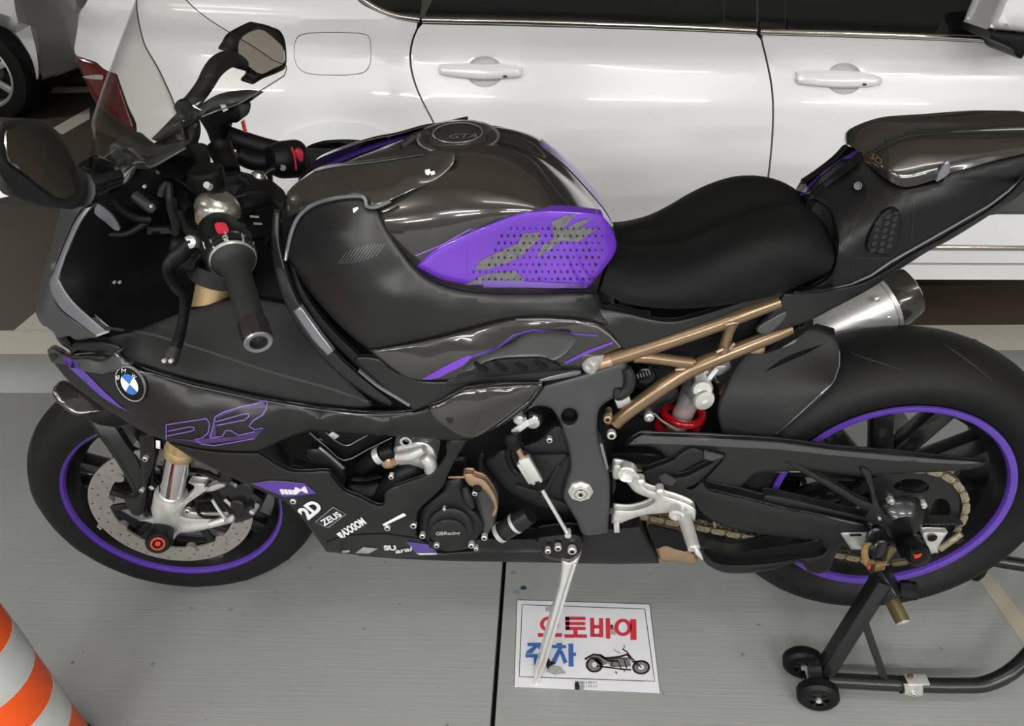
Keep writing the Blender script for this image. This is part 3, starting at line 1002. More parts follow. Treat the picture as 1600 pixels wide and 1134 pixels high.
def build_wheel(par, R, w, rimw, f, nsp, discr):
    t = place(lathe('tyre', tyre_prof(R, w, .2285), (0, 0, 0), (0, 1, 0), M['rubber'], par, 96, False), f)
    hw = rimw / 2
    prof = [(-hw - .001, .2285), (-hw - .003, .2275), (-hw - .002, .2165), (-hw + .004, .2115), (-hw + .020, .2075), (-hw + .034, .196), (hw - .034, .196), (hw - .02, .2075), (hw - .004, .2115), (hw + .002, .2165), (hw + .001, .2285)]
    place(lathe('wheel_rim', prof, (0, 0, 0), (0, 1, 0), M['rim'], par, 96, False), f)
    for s in (-1, 1):
        pr = [(s * (hw + .0022), .2284), (s * (hw + .0056), .2268), (s * (hw + .0056), .2215), (s * (hw + .0035), .2155), (s * (hw - .002), .2122), (s * (hw - .004), .2120)]
        place(lathe('rim_stripe', pr, (0, 0, 0), (0, 1, 0), M['purple_d'], par, 96, False), f)
    place(lathe('hub', [(-.05, .022), (-.05, .034), (-.03, .042), (.03, .042), (.05, .034), (.05, .022)], (0, 0, 0), (0, 1, 0), M['rim'], par, 28), f)
    for k in range(nsp):
        a0 = 2 * PI * k / nsp + (.35 if discr > .12 else 1.396)
        for s in (-1, 1):
            a = a0 + s * (.17 if discr > .12 else .33)
            p0 = np.array([math.cos(a0 + s * .10) * .036, 0, math.sin(a0 + s * .10) * .036])
            p1 = np.array([math.cos(a) * .2, 0, math.sin(a) * .2])
            place(bar('spoke', p0, p1, .027 if discr > .12 else .040, .034, M['rim'], par, up=(0, 1, 0), bev=.004), f)
    return t

build_wheel(bike, .298, .122, .096, FR, 5, .16)
build_wheel(bike, .325, .194, .152, RR_, 5, .11)
# tread grooves: short sipes on the shoulders of both tyres
def groove(R, w, f, a0, sg, l=.22, k0=.15, k1=.8):
    pts = []
    for t in np.linspace(0, 1, 9):
        k = k0 + (k1 - k0) * t
        a = k * 1.42
        yy = sg * math.sin(a) / math.sin(1.42) * w / 2
        r = R - (1 - math.cos(a)) / (1 - math.cos(1.42)) * (R * .165) - .0004
        th = a0 + l * t ** 1.4
        pts.append((r * math.cos(th), yy, r * math.sin(th)))
    rr = [.0016 * math.sin(PI * min(1, .12 + .88 * t)) + .0004 for t in np.linspace(0, 1, 9)]
    return place(tube('tread_groove', pts, rr, M['gap'], bike, 6, 2), f)
for k in range(13):
    a = 2 * PI * k / 13
    groove(.298, .122, FR, a, -1, .30, .1, .72)
    groove(.298, .122, FR, a + .24, 1, .30, .1, .72)
    groove(.325, .194, RR_, a, -1, -.26, .12, .66)
    groove(.325, .194, RR_, a + .24, 1, -.26, .12, .66)

# brake discs: pierced rings on a five-armed carrier
def disc(f, y, ro, ri, nh, m=None, name='brake_disc', par=bike):
    out = [(ro * math.cos(t), ro * math.sin(t)) for t in np.linspace(0, 2 * PI, 120, endpoint=False)]
    inn = [(ri * math.cos(t), ri * math.sin(t)) for t in np.linspace(0, 2 * PI, 90, endpoint=False)]
    hs = [inn]
    rows = ((.18, 0), (.5, .33), (.82, .66))
    for j in range(nh):
        for q, (fr, of) in enumerate(rows):
            if (j + q) % 2:
                continue
            t0 = 2 * PI * (j + of) / nh
            r = ri + (ro - ri) * fr
            hs.append([(r * math.cos(t0) + .0028 * math.cos(b), r * math.sin(t0) + .0028 * math.sin(b)) for b in np.linspace(0, 2 * PI, 8, endpoint=False)])
    v2, tris, bl = tri2d(out, hs, .03)
    V = [(x, y - .0025, z) for x, z in v2] + [(x, y + .0025, z) for x, z in v2]
    n = len(v2)
    F = [list(t) for t in tris] + [[i + n for i in reversed(t)] for t in tris]
    for l in bl:
        for i in range(len(l)):
            F.append([l[i], l[(i + 1) % len(l)], l[(i + 1) % len(l)] + n, l[i] + n])
    bm = bmesh.new()
    vs = [bm.verts.new(v) for v in V]
    for q in F:
        try:
            bm.faces.new([vs[i] for i in q])
        except ValueError:
            pass
    o = place(from_bm(name, bm, m or M['disc'], par, True, 30), f)
    return o
for s in (-1, 1):
    d = disc(FR, s * .066, .162, .122, 44)
    for k in range(5):
        a = 2 * PI * k / 5 + .35
        for e in (-.2, .2):
            place(bar('disc_carrier_arm', (math.cos(a) * .05, s * .06, math.sin(a) * .05), (math.cos(a + e) * .122, s * .064, math.sin(a + e) * .122), .016, .006, M['rim'], d, up=(0, 1, 0)), FR)
    for k in range(10):
        a = 2 * PI * k / 10 + .35
        place(lathe('disc_bobbin', [(-.006, .004), (-.006, .0115), (.006, .0115), (.006, .004)], (math.cos(a) * .124, s * .066, math.sin(a) * .124), (0, 1, 0), M['disc'], d, 14), FR)
disc(RR_, .105, .110, .078, 36)

# ------------------------------------------------------------------ fork
YF = .112
fa = lambda t, sy: steer(np.array([FXA, 0, .298]) + t * AXS + np.array([0, sy * YF, 0]))
for s in (-1, 1):
    ax = fa(.3, s) - fa(.1, s)
    fk = lathe('fork_leg', [(.205, .0272), (.655, .0272)], fa(0, s), ax, M['gold'], bike, 32)
    lathe('fork_ring', [(.200, .0275), (.203, .0285), (.218, .0285), (.220, .0273)], fa(0, s), ax, M['gold'], fk, 32)
    lathe('fork_slider', [(.085, .0245), (.206, .0245)], fa(0, s), ax, M['chrome'], fk, 32)
    lathe('fork_bottom', [(-.012, .019), (.0, .022), (.03, .027), (.048, .0315), (.092, .0315), (.095, .030), (.096, .024)], fa(0, s), ax, M['alu'], fk, 32)
# left fork foot: cast bracket carrying the caliper
foot = patch('caliper_bracket', zs((330, 880, -.128), (330, 880), (420, 905, -.13), (520, 820, -.13), (640, 700, -.13), (700, 620, -.13), (640, 570), (800, 575, -.128), (800, 575), (802, 620), (740, 690), (660, 750), (560, 850), (590, 895), (700, 912, -.128), (880, 915, -.126), (1000, 905), (1070, 880, -.122), (1085, 930, -.122), (1040, 965), (860, 1010), (700, 1045), (560, 1060), (500, 1120, -.128), (500, 1120), (440, 1080), (300, 970), (160, 935, -.12), (160, 935), (300, 905)), M['alu'], bike, step=5, roll=.007, rw=4.5, thick=.018, n=4)
patch('bracket_rib', zs((400, 930, -.137), (480, 870, -.137), (600, 760, -.137), (790, 640, -.134), (800, 660, -.134), (640, 770), (520, 880), (420, 945)), M['bright'], foot, step=4, roll=.003, rw=2, thick=.006, n=3)
patch('bracket_rib', zs((520, 1035, -.137), (700, 1010, -.136), (900, 980, -.134), (1040, 940, -.13), (1040, 962, -.13), (860, 1008), (700, 1036), (540, 1056)), M['bright'], foot, step=4, roll=.003, rw=2, thick=.006, n=3)
patch('bracket_lug', zs((800, 640, -.126), (900, 590, -.126), (980, 590, -.126), (990, 612, -.126), (880, 655), (810, 662)), M['alu'], foot, step=5, roll=.003, rw=2, thick=.015, n=3)
lathe('pinch_bolt', [(-.012, .0), (-.012, .0075), (.02, .0085)], P(*zs((905, 958, -.132))[0]), P(*zs((1075, 905, -.125))[0]) - P(*zs((905, 958, -.132))[0]), M['bolt'], foot, 16)
# axle slider
a0, a1 = fa(0, -1) + [0, -.012, 0], P(246, 851, -.190)
sl = lathe('axle_slider', [(0, .017), (.008, .0225), (.045, .0245), (.060, .0235), (.066, .020), (.066, .012)], a0, a1 - a0, M['black'], bike, 28)
dd = (a1 - a0) / np.linalg.norm(a1 - a0)
lathe('slider_bolt', [(.058, .0135), (.0675, .0135), (.068, .010), (.064, .0095), (.064, .005), (.067, .005), (.067, 0)], a0, dd, M['redb'], sl, 20)
# caliper
cal = patch('brake_caliper', zs((860, 590, -.115), (940, 480, -.112), (1000, 480), (1060, 540, -.112), (1200, 620, -.112), (1320, 690, -.108), (1360, 740, -.106), (1330, 830, -.106), (1270, 900, -.108), (1130, 955, -.112), (1070, 950), (1000, 850, -.118), (890, 740, -.118), (850, 660)), M['stand'], bike, step=6, roll=.02, rw=9, thick=.06, n=5)
for q, r in (((1000, 530), .012), ((1190, 640), .015), ((1110, 800), .015), ((1240, 840), .010)):
    c = P(*zs(q + (-.122,))[0])
    lathe('caliper_piston_cap', [(.02, r), (0, r), (-.003, r * .8), (-.003, 0)], c, (0, 1, 0), M['matte'], cal, 20)
c = P(*zs((1245, 865, -.128))[0]); lathe('bleed_bolt', [(.02, .006), (0, .006), (-.002, .004), (-.002, 0)], c, (.3, 1, .2), M['bolt'], cal, 12)
bar('caliper_label', zs((985, 735, -.122))[0], zs((1085, 825, -.122))[0], .008, .003, M['bolt'], cal, px=True)
tube('brake_hose', zs((640, 450, -.08), (780, 470, -.10), (900, 520, -.11), (980, 560, -.115)), .005, M['black'], cal, 10, 6, True)
tube('brake_pipe', zs((870, 740, -.13), (920, 820, -.13), (980, 900, -.13), (990, 930, -.128)), .0035, M['bright'], cal, 8, 5, True)
tube('sensor_cable', zs((740, 720, -.13), (720, 800, -.125), (740, 870, -.125), (800, 905, -.125), (930, 905, -.12)), .003, M['black'], cal, 8, 5, True)
bolt(*zs((630, 850))[0], -.13, .006, cal)
# front mudguard: blade, side strap down the leg
mg = patch('front_mudguard', [(100, 606, -.06), (100, 606), (125, 612, -.055), (150, 632, -.055), (168, 641, -.06), (200, 690, -.08), (220, 720, -.085), (238, 770, -.10), (243, 810, -.11), (243, 810), (228, 812, -.115), (216, 788, -.115), (196, 745, -.105), (172, 706, -.098), (145, 670, -.09), (130, 650, -.085), (118, 645, -.08), (104, 632, -.072)], M['satin'], bike, step=6, roll=.012, rw=5, thick=.006, n=4)
patch('mudguard_nose', [(82, 610, -.088), (88, 600, -.076), (98, 596, -.066), (112, 600, -.062), (140, 618, -.066), (170, 640, -.074), (150, 645, -.090), (118, 649, -.100), (97, 635, -.097), (84, 622, -.094)], M['gloss'], mg, step=5, roll=.006, rw=4, thick=.004, n=5)
patch('mudguard_strap', zs((165, 130, -.118), (165, 130), (305, 125, -.118), (310, 400, -.122), (250, 560, -.125), (235, 760, -.128), (190, 880, -.13), (100, 880, -.13), (20, 730, -.122), (20, 730), (180, 680), (185, 440)), M['satin'], mg, step=6, roll=.004, rw=3, thick=.01, n=3)
bolt(*zs((225, 350))[0], -.126, .0055, mg)
bolt(*zs((190, 655))[0], -.132, .0045, mg)
bar('mudguard_clip', zs((268, 610, -.126))[0], zs((305, 640, -.126))[0], .007, .004, M['bright'], mg, px=True)
tube('speed_sensor_wire', zs((345, 175, -.10), (345, 240, -.10), (300, 420, -.105), (290, 560, -.11), (270, 720, -.118), (240, 830, -.12), (300, 880, -.13)), .0042, M['black'], mg, 8, 5, True)
bar('wire_tag', zs((350, 172, -.118))[0], zs((350, 248, -.118))[0], .008, .002, M['white'], mg, px=True)
# wheel weight and arrow sticker on the rim
place(bar('balance_weight', (-.205 * math.cos(.42), -.026, -.205 * math.sin(.42)), (-.205 * math.cos(.36), -.026, -.205 * math.sin(.36)), .016, .004, M['grey'], bike, up=(-.9, 0, -.4)), FR)
# ------------------------------------------------------------------ hidden core: keeps the machine solid behind its panels
patch('engine_block', [(440, 640, -.09), (700, 600, -.10), (940, 600, -.10), (955, 830, -.12), (940, 868, -.12), (640, 862, -.11), (540, 800, -.09), (455, 740, -.07)], M['black'], bike, step=14, roll=.03, rw=18, thick=.22, n=3)
patch('airbox_core', [(440, 330, -.05), (600, 300, -.06), (900, 420, -.08), (960, 500, -.10), (940, 620, -.10), (640, 620, -.11), (500, 520, -.10)], M['black'], bike, step=16, thick=.16, n=3)

# ------------------------------------------------------------------ tank
rows = [
    [(452, 300, 0), (500, 270, 0), (560, 245, 0), (630, 226, 0), (690, 218, 0), (740, 216, 0), (790, 223, 0), (840, 243, 0), (885, 278, 0), (925, 318, 0), (950, 347, 0), (964, 372, 0)],
    [(454, 306, -.03), (503, 280, -.035), (562, 258, -.04), (632, 239, -.045), (692, 230, -.045), (742, 228, -.045), (792, 235, -.045), (841, 255, -.045), (885, 290, -.045), (924, 328, -.04), (949, 355, -.035), (963, 377, -.03)],
    [(458, 318, -.06), (508, 298, -.075), (566, 284, -.085), (636, 266, -.095), (696, 257, -.10), (746, 255, -.10), (796, 262, -.10), (843, 280, -.10), (884, 310, -.095), (921, 341, -.085), (946, 364, -.075), (960, 384, -.06)],
    [(462, 334, -.08), (514, 322, -.105), (572, 316, -.125), (642, 305, -.14), (702, 298, -.148), (752, 296, -.148), (800, 299, -.146), (845, 309, -.14), (882, 330, -.130), (915, 352, -.118), (940, 374, -.10), (956, 394, -.085)],
    [(466, 356, -.09), (522, 352, -.125), (582, 352, -.150), (650, 350, -.166), (708, 342, -.172), (757, 334, -.172), (804, 331, -.168), (846, 333, -.160), (880, 343, -.148), (910, 361, -.134), (935, 383, -.115), (950, 405, -.10)],
    [(470, 385, -.095), (534, 388, -.135), (600, 395, -.155), (660, 396, -.166), (714, 383, -.170), (762, 368, -.168), (806, 360, -.163), (846, 362, -.154), (878, 372, -.143), (906, 386, -.130), (928, 404, -.115), (942, 424, -.10)],
    [(476, 415, -.10), (548, 425, -.14), (620, 440, -.155), (676, 450, -.158), (722, 455, -.158), (768, 457, -.156), (810, 457, -.152), (846, 457, -.147), (876, 457, -.138), (900, 457, -.128), (918, 457, -.118), (932, 457, -.105)],
]
tank = grid('tank_cover', rows, M['gloss'], bike, nu=4, nv=4, mirror_join=True, angle=60)
# purple stripes on the far shoulder
YT = rows
def farrow(i, j0, j1):
    out = []
    for j in range(j0, j1):
        q = P(*rows[i][j])
        out.append((q[0], -q[1], q[2]))
    return out
def far_stripe(j0, j1):
    g = []
    k = 5.0 if j0 < 3 else 1.0
    for i, up in ((1, .0015), (2, .002), (3, .002), (4, .002)):
        g.append([(x, y + up * k, z + up * k) for x, y, z in farrow(i, j0, j1)])
    return grid('purple_stripe', g, M['purple_d'], tank, px=False, nu=5, nv=4)
far_stripe(7, 12)
patch('purple_stripe', [(470, 283, .06), (500, 262, .07), (545, 239, .075), (595, 222, .08), (640, 212, .08), (690, 203, .08), (740, 197, .08), (790, 201, .08), (840, 223, .08), (872, 249, .075), (872, 249), (864, 254, .05), (864, 254), (835, 232, .05), (788, 211, .05), (740, 207, .05), (690, 213, .05), (640, 223, .045), (595, 235, .045), (560, 248, .04), (520, 267, .035), (478, 290, .03)], M['purple_d'], tank, step=6, roll=.004, rw=4, thick=.006, n=3)
# purple knee panel with printed graphics
kp = patch('knee_panel', zg((665, 630, -.168), (665, 630), (740, 560, -.173), (860, 500, -.177), (980, 450, -.178), (1090, 412, -.176), (1200, 397, -.170), (1300, 398, -.161), (1400, 408, -.148), (1440, 415, -.140), (1440, 415), (1475, 460, -.125), (1500, 530, -.108), (1490, 580, -.108), (1440, 650, -.118), (1385, 715, -.132), (1385, 715), (1200, 722, -.150), (1000, 720, -.158), (860, 705, -.163), (760, 680, -.166)) , M['purple'], tank, ctrl=zg((1000, 560, -.166), (1200, 500, -.158), (1350, 560, -.142), (850, 620, -.168)), step=7, roll=.006, rw=8, thick=.02, n=5, mirror=False)
decal('knee_graphic', [zg((910, 640), (930, 605), (1000, 570), (1090, 530), (1110, 490), (1180, 485), (1185, 510), (1130, 560), (1100, 590), (1040, 615), (960, 640)), zg((1165, 590), (1190, 540), (1240, 510), (1230, 440), (1290, 415), (1330, 412), (1300, 445), (1270, 480), (1340, 440), (1400, 425), (1350, 465), (1420, 470), (1390, 490), (1340, 525), (1270, 520), (1220, 560)), zg((870, 705), (950, 660), (1080, 645), (1120, 690), (1080, 700), (945, 700))], [kp], M['graphic'], kp, .0008)
dots = []
for j in range(9):
    for i in range(22):
        x, y = 905 + i * 26 + (j % 2) * 13, 470 + j * 30
        if y > 430 + abs(x - 1200) * .05 and x < 1440 - (y - 600) * .3 * (y > 600) and y < 700 and (x > 900 + (700 - y) * .6 or y > 640):
            r = 3.2 + 2.6 * random.random()
            dots.append(zg(*[(x + r * math.cos(t), y + r * 1.2 * math.sin(t)) for t in (0, 1.05, 2.1, 3.14, 4.2, 5.24)]))
o = decal('perforation_dots', dots, [kp], M['inkk'], kp, .0013)
o['kind'] = 'stuff'
decal('lower_band', [zg((945, 683), (1380, 700), (1375, 716), (945, 712))], [kp], M['purple_l'], kp, .0016)
decal('tank_script', strip2d(zg((665, 582), (720, 560), (780, 535), (840, 500), (893, 470)), 2.6), [tank], M['purple_l'], tank, .001)
# filler cap ring and breather hose cover
capc = P(716, 216, 0)
cn = np.array([.02, -.12, 1.0])
cap = lathe('filler_cap', [(-.01, .062), (.003, .062), (.006, .058), (.0055, .050), (.003, .046), (.0085, .040), (.010, .0)], capc + np.array([0, 0, -.001]), cn, M['gloss'], tank, 48)
lathe('cap_ring', [(.0028, .0655), (.0045, .064), (.0045, .0625), (.0028, .061)], capc, cn, M['edge'], cap, 48, False)
lathe('cap_ring', [(.0092, .040), (.0105, .039), (.0095, .037)], capc, cn, M['edge'], cap, 40, False)
text_decal('cap_text', 'GTAII', zq((855, 580), (1000, 575), (1015, 556), (860, 561)), [cap], M['edge'], cap, .0012, 0, .01)
tube('tank_ridge', [P(*q) for q in ((627, 230, -.01), (650, 216, .01), (690, 205, .035), (722, 199, .05))], [.006, .009, .009, .006], M['matte'], tank, 10, 6)
# black upper cover piece with logo
uc = patch('tank_front_cover', zg((150, 300, -.075), (240, 235, -.055), (320, 215, -.062), (500, 195, -.080), (700, 165, -.090), (815, 148, -.096), (830, 165, -.102), (815, 215, -.115), (750, 272, -.130), (650, 315, -.142), (560, 355, -.148), (500, 380, -.150), (500, 380), (465, 380, -.148), (465, 380), (455, 350, -.143), (430, 335, -.140), (330, 340, -.125), (240, 370, -.115), (180, 405, -.105), (130, 420, -.10), (125, 340, -.085)), M['gloss'], bike, step=7, roll=.004, rw=4, thick=.015, n=5, ctrl=zg((400, 280, -.115), (650, 240, -.122)))
mirrored(uc)
decal('cover_logo', [zg((702, 230), (722, 225), (728, 240), (718, 252), (706, 248)), zg((724, 238), (742, 232), (746, 246), (730, 252))], [uc], M['white'], uc, .0012)
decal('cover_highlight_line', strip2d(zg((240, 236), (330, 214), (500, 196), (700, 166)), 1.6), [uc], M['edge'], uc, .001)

# ------------------------------------------------------------------ satin side cover
sc = patch('tank_side_cover', zg((125, 590, -.130), (125, 590), (140, 510, -.118), (165, 440, -.112), (220, 385, -.118), (310, 350, -.130), (420, 338, -.142), (445, 345, -.145), (465, 384, -.152), (465, 384), (505, 386, -.152), (505, 386), (540, 460, -.160), (600, 555, -.170), (660, 630, -.176), (740, 690, -.178), (850, 728, -.178), (1000, 742, -.172), (1200, 742, -.162), (1370, 738, -.148), (1420, 755, -.142), (1440, 800, -.135), (1500, 800, -.128), (1597, 825, -.120), (1640, 830, -.118), (1640, 870, -.128), (1597, 890, -.135), (1530, 945, -.142), (1440, 870, -.155), (1300, 845, -.168), (1080, 845, -.182), (900, 885, -.190), (700, 935, -.193), (470, 977, -.188), (470, 977), (380, 905, -.178), (270, 790, -.160), (190, 690, -.142)), M['satin'], bike, step=8, roll=.007, rw=6, thick=.012, n=5, ctrl=zg((330, 500, -.158), (420, 620, -.180), (450, 780, -.190), (250, 600, -.150), (600, 760, -.196), (800, 830, -.192), (1100, 790, -.176), (560, 660, -.182)), mirror=True)
for i in range(11):
    cx, cy = 362 + i * 15.5, 592 - i * 3.2
    hl_ = 26 + 20 * math.sin(PI * (i + 1) / 12)
    decal('grip_rib', strip2d(zg((cx - .58 * hl_, cy + .82 * hl_), (cx, cy), (cx + .58 * hl_, cy - .82 * hl_)), 2.0), [sc], M['graph'], sc, .0009)
decal('cover_logo', [zg((404, 388), (424, 381), (428, 388), (410, 407), (405, 402)), ], [sc], M['white'], sc, .001)
# dark rail along its front edge
tube('cover_edge_rail', zg((122, 605, -.136), (130, 560, -.128), (150, 480, -.120), (180, 420, -.118), (240, 372, -.125), (330, 345, -.138), (430, 336, -.148), (455, 352, -.150), (462, 378, -.153), (500, 381, -.155), (560, 356, -.152)), .0032, M['edge'], sc, 8, 6, True)
# ------------------------------------------------------------------ carbon lower side piece with vent
lp = patch('lower_side_panel', zg((470, 977, -.192), (470, 977), (700, 938, -.197), (900, 888, -.194), (1080, 848, -.187), (1300, 848, -.173), (1440, 874, -.160), (1525, 968, -.148), (1525, 968), (1440, 1000, -.155), (1350, 1060, -.165), (1250, 1055, -.180), (1050, 1080, -.200), (850, 1100, -.204), (680, 1105, -.202), (620, 1095, -.200), (540, 1040, -.196)), M['gloss'], bike, step=8, roll=.005, rw=6, thick=.012, n=5, ctrl=zg((900, 980, -.208), (1200, 940, -.192), (700, 1030, -.207)), mirror=True)
for pp in (zg((690, 1095), (800, 1035), (880, 998), (905, 998), (860, 1040), (760, 1090), (715, 1098)), zg((1280, 1025), (1380, 975), (1480, 940), (1485, 948), (1390, 985), (1290, 1032))):
    decal('purple_flash', [pp], [lp], M['purple'], lp, .0009)
decal('panel_crease', strip2d(zg((905, 1000), (1000, 970), (1070, 915), (1150, 893), (1290, 905), (1420, 915)), 3), [lp], M['purple_d'], lp, .0009)
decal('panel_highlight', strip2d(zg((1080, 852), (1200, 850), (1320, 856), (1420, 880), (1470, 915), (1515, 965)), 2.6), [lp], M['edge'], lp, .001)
patch('panel_scoop', zg((860, 1058, -.205), (920, 1010, -.208), (1060, 955, -.205), (1120, 915, -.200), (1200, 905, -.195), (1330, 920, -.184), (1300, 980, -.186), (1240, 1020, -.192), (1180, 1005, -.198), (990, 1015, -.207), (900, 1060, -.207)), M['graph'], lp, step=7, roll=-.004, rw=8, thick=.004, n=4)
vt = patch('side_vent', zg((790, 1095, -.205), (900, 1050, -.209), (1000, 1015, -.210), (1180, 1005, -.202), (1215, 1015, -.198), (1275, 1055, -.186), (1180, 1072, -.192), (1000, 1088, -.203)), M['matte'], bike, step=6, roll=.006, rw=5, thick=.012, n=4)
for k in range(4):
    x = 905 + k * 82
    q = zg((x, 1066 - k * 3, -.2075 + k * .004), (x + 60, 1068 - k * 4, -.2055 + k * .004))
    sl = patch('vent_slat', zg((x, 1030 - 7 * k + 8, -.2135 + .004 * k), (x + 12, 1024 - 7 * k + 6, -.2135 + .004 * k), (x + 62, 1060 - 3 * k, -.2105 + .004 * k), (x + 40, 1070 - 3 * k, -.2115 + .004 * k)), M['black'], vt, step=4, thick=.004, n=2)

# ------------------------------------------------------------------ side fairing with badge
sf = patch('side_fairing', [(76, 556, -.165), (76, 556), (84, 546, -.150), (96, 551, -.165), (110, 560, -.18), (150, 566, -.195), (188, 572, -.205), (215, 575, -.213), (235, 582, -.216), (300, 600, -.221), (400, 622, -.224), (500, 638, -.222), (560, 645, -.219), (600, 646, -.215), (650, 642, -.208), (690, 625, -.207), (730, 606, -.208), (790, 600, -.205), (846, 599, -.199), (846, 599), (848, 606, -.198), (835, 624, -.199), (800, 655, -.203), (778, 668, -.206), (735, 687, -.209), (735, 687), (700, 688, -.211), (610, 681, -.214), (540, 676, -.217), (485, 674, -.222), (440, 688, -.226), (404, 706, -.230), (404, 706), (330, 703, -.235), (262, 690, -.228), (262, 690), (215, 670, -.217), (185, 651, -.206), (160, 636, -.198), (140, 621, -.19), (108, 596, -.178), (84, 567, -.167)], M['satin'], bike, step=9, roll=.006, rw=6, thick=.010, n=5, ctrl=[(300, 650, -.246), (400, 665, -.245), (500, 655, -.236), (600, 662, -.226), (700, 655, -.221), (780, 630, -.214), (200, 600, -.214), (230, 640, -.228)], mirror=True)
lobe = patch('fairing_tail_carbon', zh((990, 250, -.216), (1060, 215, -.2155), (1180, 150, -.214), (1380, 130, -.211), (1558, 127, -.202), (1558, 127), (1520, 190, -.203), (1420, 270, -.2065), (1330, 335, -.210), (1200, 400, -.213), (1050, 330, -.220)), M['gloss'], sf, step=7, roll=.005, rw=6, thick=.006, n=4, ctrl=zh((1250, 240, -.226), (1400, 190, -.219)))
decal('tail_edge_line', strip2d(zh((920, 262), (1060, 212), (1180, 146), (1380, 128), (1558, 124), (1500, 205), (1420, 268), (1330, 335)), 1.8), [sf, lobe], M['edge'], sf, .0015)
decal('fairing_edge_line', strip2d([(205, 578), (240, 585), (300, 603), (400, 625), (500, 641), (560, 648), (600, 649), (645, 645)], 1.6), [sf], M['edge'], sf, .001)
decal('purple_slash', [zd((385, 155), (410, 155), (470, 170), (540, 250), (660, 370), (760, 460), (830, 500), (740, 460), (640, 400), (560, 330), (440, 220))], [sf], M['purple_d'], sf, .001)
decal('winglet_edge', strip2d(zd((480, 215), (540, 235), (640, 250), (720, 235)), 1.2) , [sf], M['edge'], sf, .001)
def dec_line(l, w=1.6):
    return strip2d(dense([np.array(q) for q in l], 6, False), w)
rr1 = zd((1040, 660), (1040, 570), (1180, 548), (1290, 532), (1310, 560), (1300, 620), (1265, 650), (1220, 662), (1260, 690), (1340, 700), (1590, 655))
rr2 = zd((1045, 640), (1190, 610), (1215, 600), (1212, 585), (1185, 582), (1050, 610))
rr3 = zd((1312, 655), (1345, 520), (1400, 490), (1500, 462), (1600, 440), (1652, 425), (1668, 432), (1662, 470), (1640, 510), (1580, 545), (1555, 580), (1590, 600), (1640, 590))
rr4 = zd((1350, 575), (1530, 540), (1556, 520), (1550, 502), (1520, 505), (1345, 552))
rr5 = zd((1312, 655), (1390, 640), (1410, 605), (1440, 605), (1490, 635), (1590, 612))
decal('lettering_outline', sum([dec_line(l) for l in (rr1, rr2, rr3, rr4, rr5)], []), [sf], M['purple_l'], sf, .0013)
decal('lettering_fill', [zd((1060, 660), (1120, 665), (1260, 690), (1590, 655), (1640, 600), (1500, 640), (1400, 650), (1300, 655), (1220, 664)), zd((1345, 515), (1420, 485), (1650, 430), (1655, 470), (1500, 470), (1352, 530)), zd((1300, 640), (1345, 560), (1350, 640), (1315, 655))], [sf], mat('dim_purple_ink', (.06, .03, .12), .42, noise=.1), sf, .0007)
# roundel
bq = zd((810, 320))[0]
be = [ell(bq[0], bq[1], a, b, 40, 1.0) for a, b in ((30, 19.6), (28.2, 18.2), (18.0, 11.8))]
badge = patch('badge', be[0], M['bright'], bike, step=4, thick=.006, n=1, ctrl=[(202, 598, -.2235), (186, 580, -.213), (218, 618, -.232), (190, 612, -.221), (214, 586, -.222)])
patch('badge_ring', be[1], M['black'], badge, step=4, thick=.004, n=1, ctrl=[(202, 598, -.2250), (186, 580, -.2145), (218, 618, -.2335), (190, 612, -.2225), (214, 586, -.2235)])
def quarter(k):
    c, s = math.cos(1.0), math.sin(1.0)
    o = [(bq[0], bq[1])]
    for t in np.linspace(k * PI / 2, (k + 1) * PI / 2, 9):
        t -= .35
        x, y = 17.8 * math.cos(t), 11.6 * math.sin(t)
        o.append((bq[0] + x * c - y * s, bq[1] + x * s + y * c))
    return o
for k in range(4):
    decal('badge_quarter', [quarter(k)], [badge, bpy.data.objects['badge_ring']], M['enamel'] if k % 2 else M['blue'], badge, .0008, 4)
for ch, q in (('B', ((726, 268), (750, 262), (752, 285), (733, 292))), ('M', ((762, 248), (785, 248), (790, 224), (762, 222))), ('W', ((820, 268), (842, 290), (858, 270), (832, 250)))):
    text_decal('badge_letter', ch, zd(*q), [bpy.data.objects['badge_ring']], M['enamel'], badge, .0012, bold=.0)

# ------------------------------------------------------------------ belly fairing
bf = patch('belly_fairing', [(404, 708, -.232), (404, 708), (330, 705, -.236), (264, 692, -.230), (264, 692), (300, 715, -.224), (345, 738, -.216), (385, 756, -.210), (420, 772, -.204), (451, 788, -.198), (480, 820, -.185), (510, 862, -.165), (510, 862), (560, 867, -.150), (600, 870, -.148), (660, 869, -.150), (691, 863, -.160), (691, 863), (684, 857, -.170), (669, 849, -.178), (652, 838, -.190), (651, 817, -.200), (655, 797, -.205), (674, 778, -.205), (693, 759, -.206), (699, 743, -.207), (715, 712, -.208), (731, 687, -.210), (731, 687), (700, 690, -.209), (697, 713, -.205), (676, 738, -.205), (640, 752, -.207), (604, 766, -.209), (600, 784, -.210), (590, 790, -.210), (560, 776, -.212), (538, 767, -.214), (519, 745, -.218), (510, 736, -.220), (454, 736, -.224)], M['satin'], bike, step=8, roll=.004, rw=5, thick=.008, n=4, ctrl=[(640, 810, -.212), (560, 810, -.206), (480, 770, -.212), (600, 838, -.196), (680, 838, -.192), (520, 840, -.182), (360, 725, -.226)], mirror=True)
decal('belly_crease', strip2d([(510, 846), (540, 836), (600, 833), (660, 842), (700, 852)], 1.5), [bf], M['black'], bf, .0009)
decal('purple_sticker', [zh((105, 622), (200, 608), (370, 620), (430, 672), (380, 678), (270, 690))], [bf], M['purple_d'], bf, .001)
decal('sticker_edge', strip2d(zh((105, 622), (200, 608), (280, 612), (370, 624)), 1), [bf], M['edge'], bf, .0014)
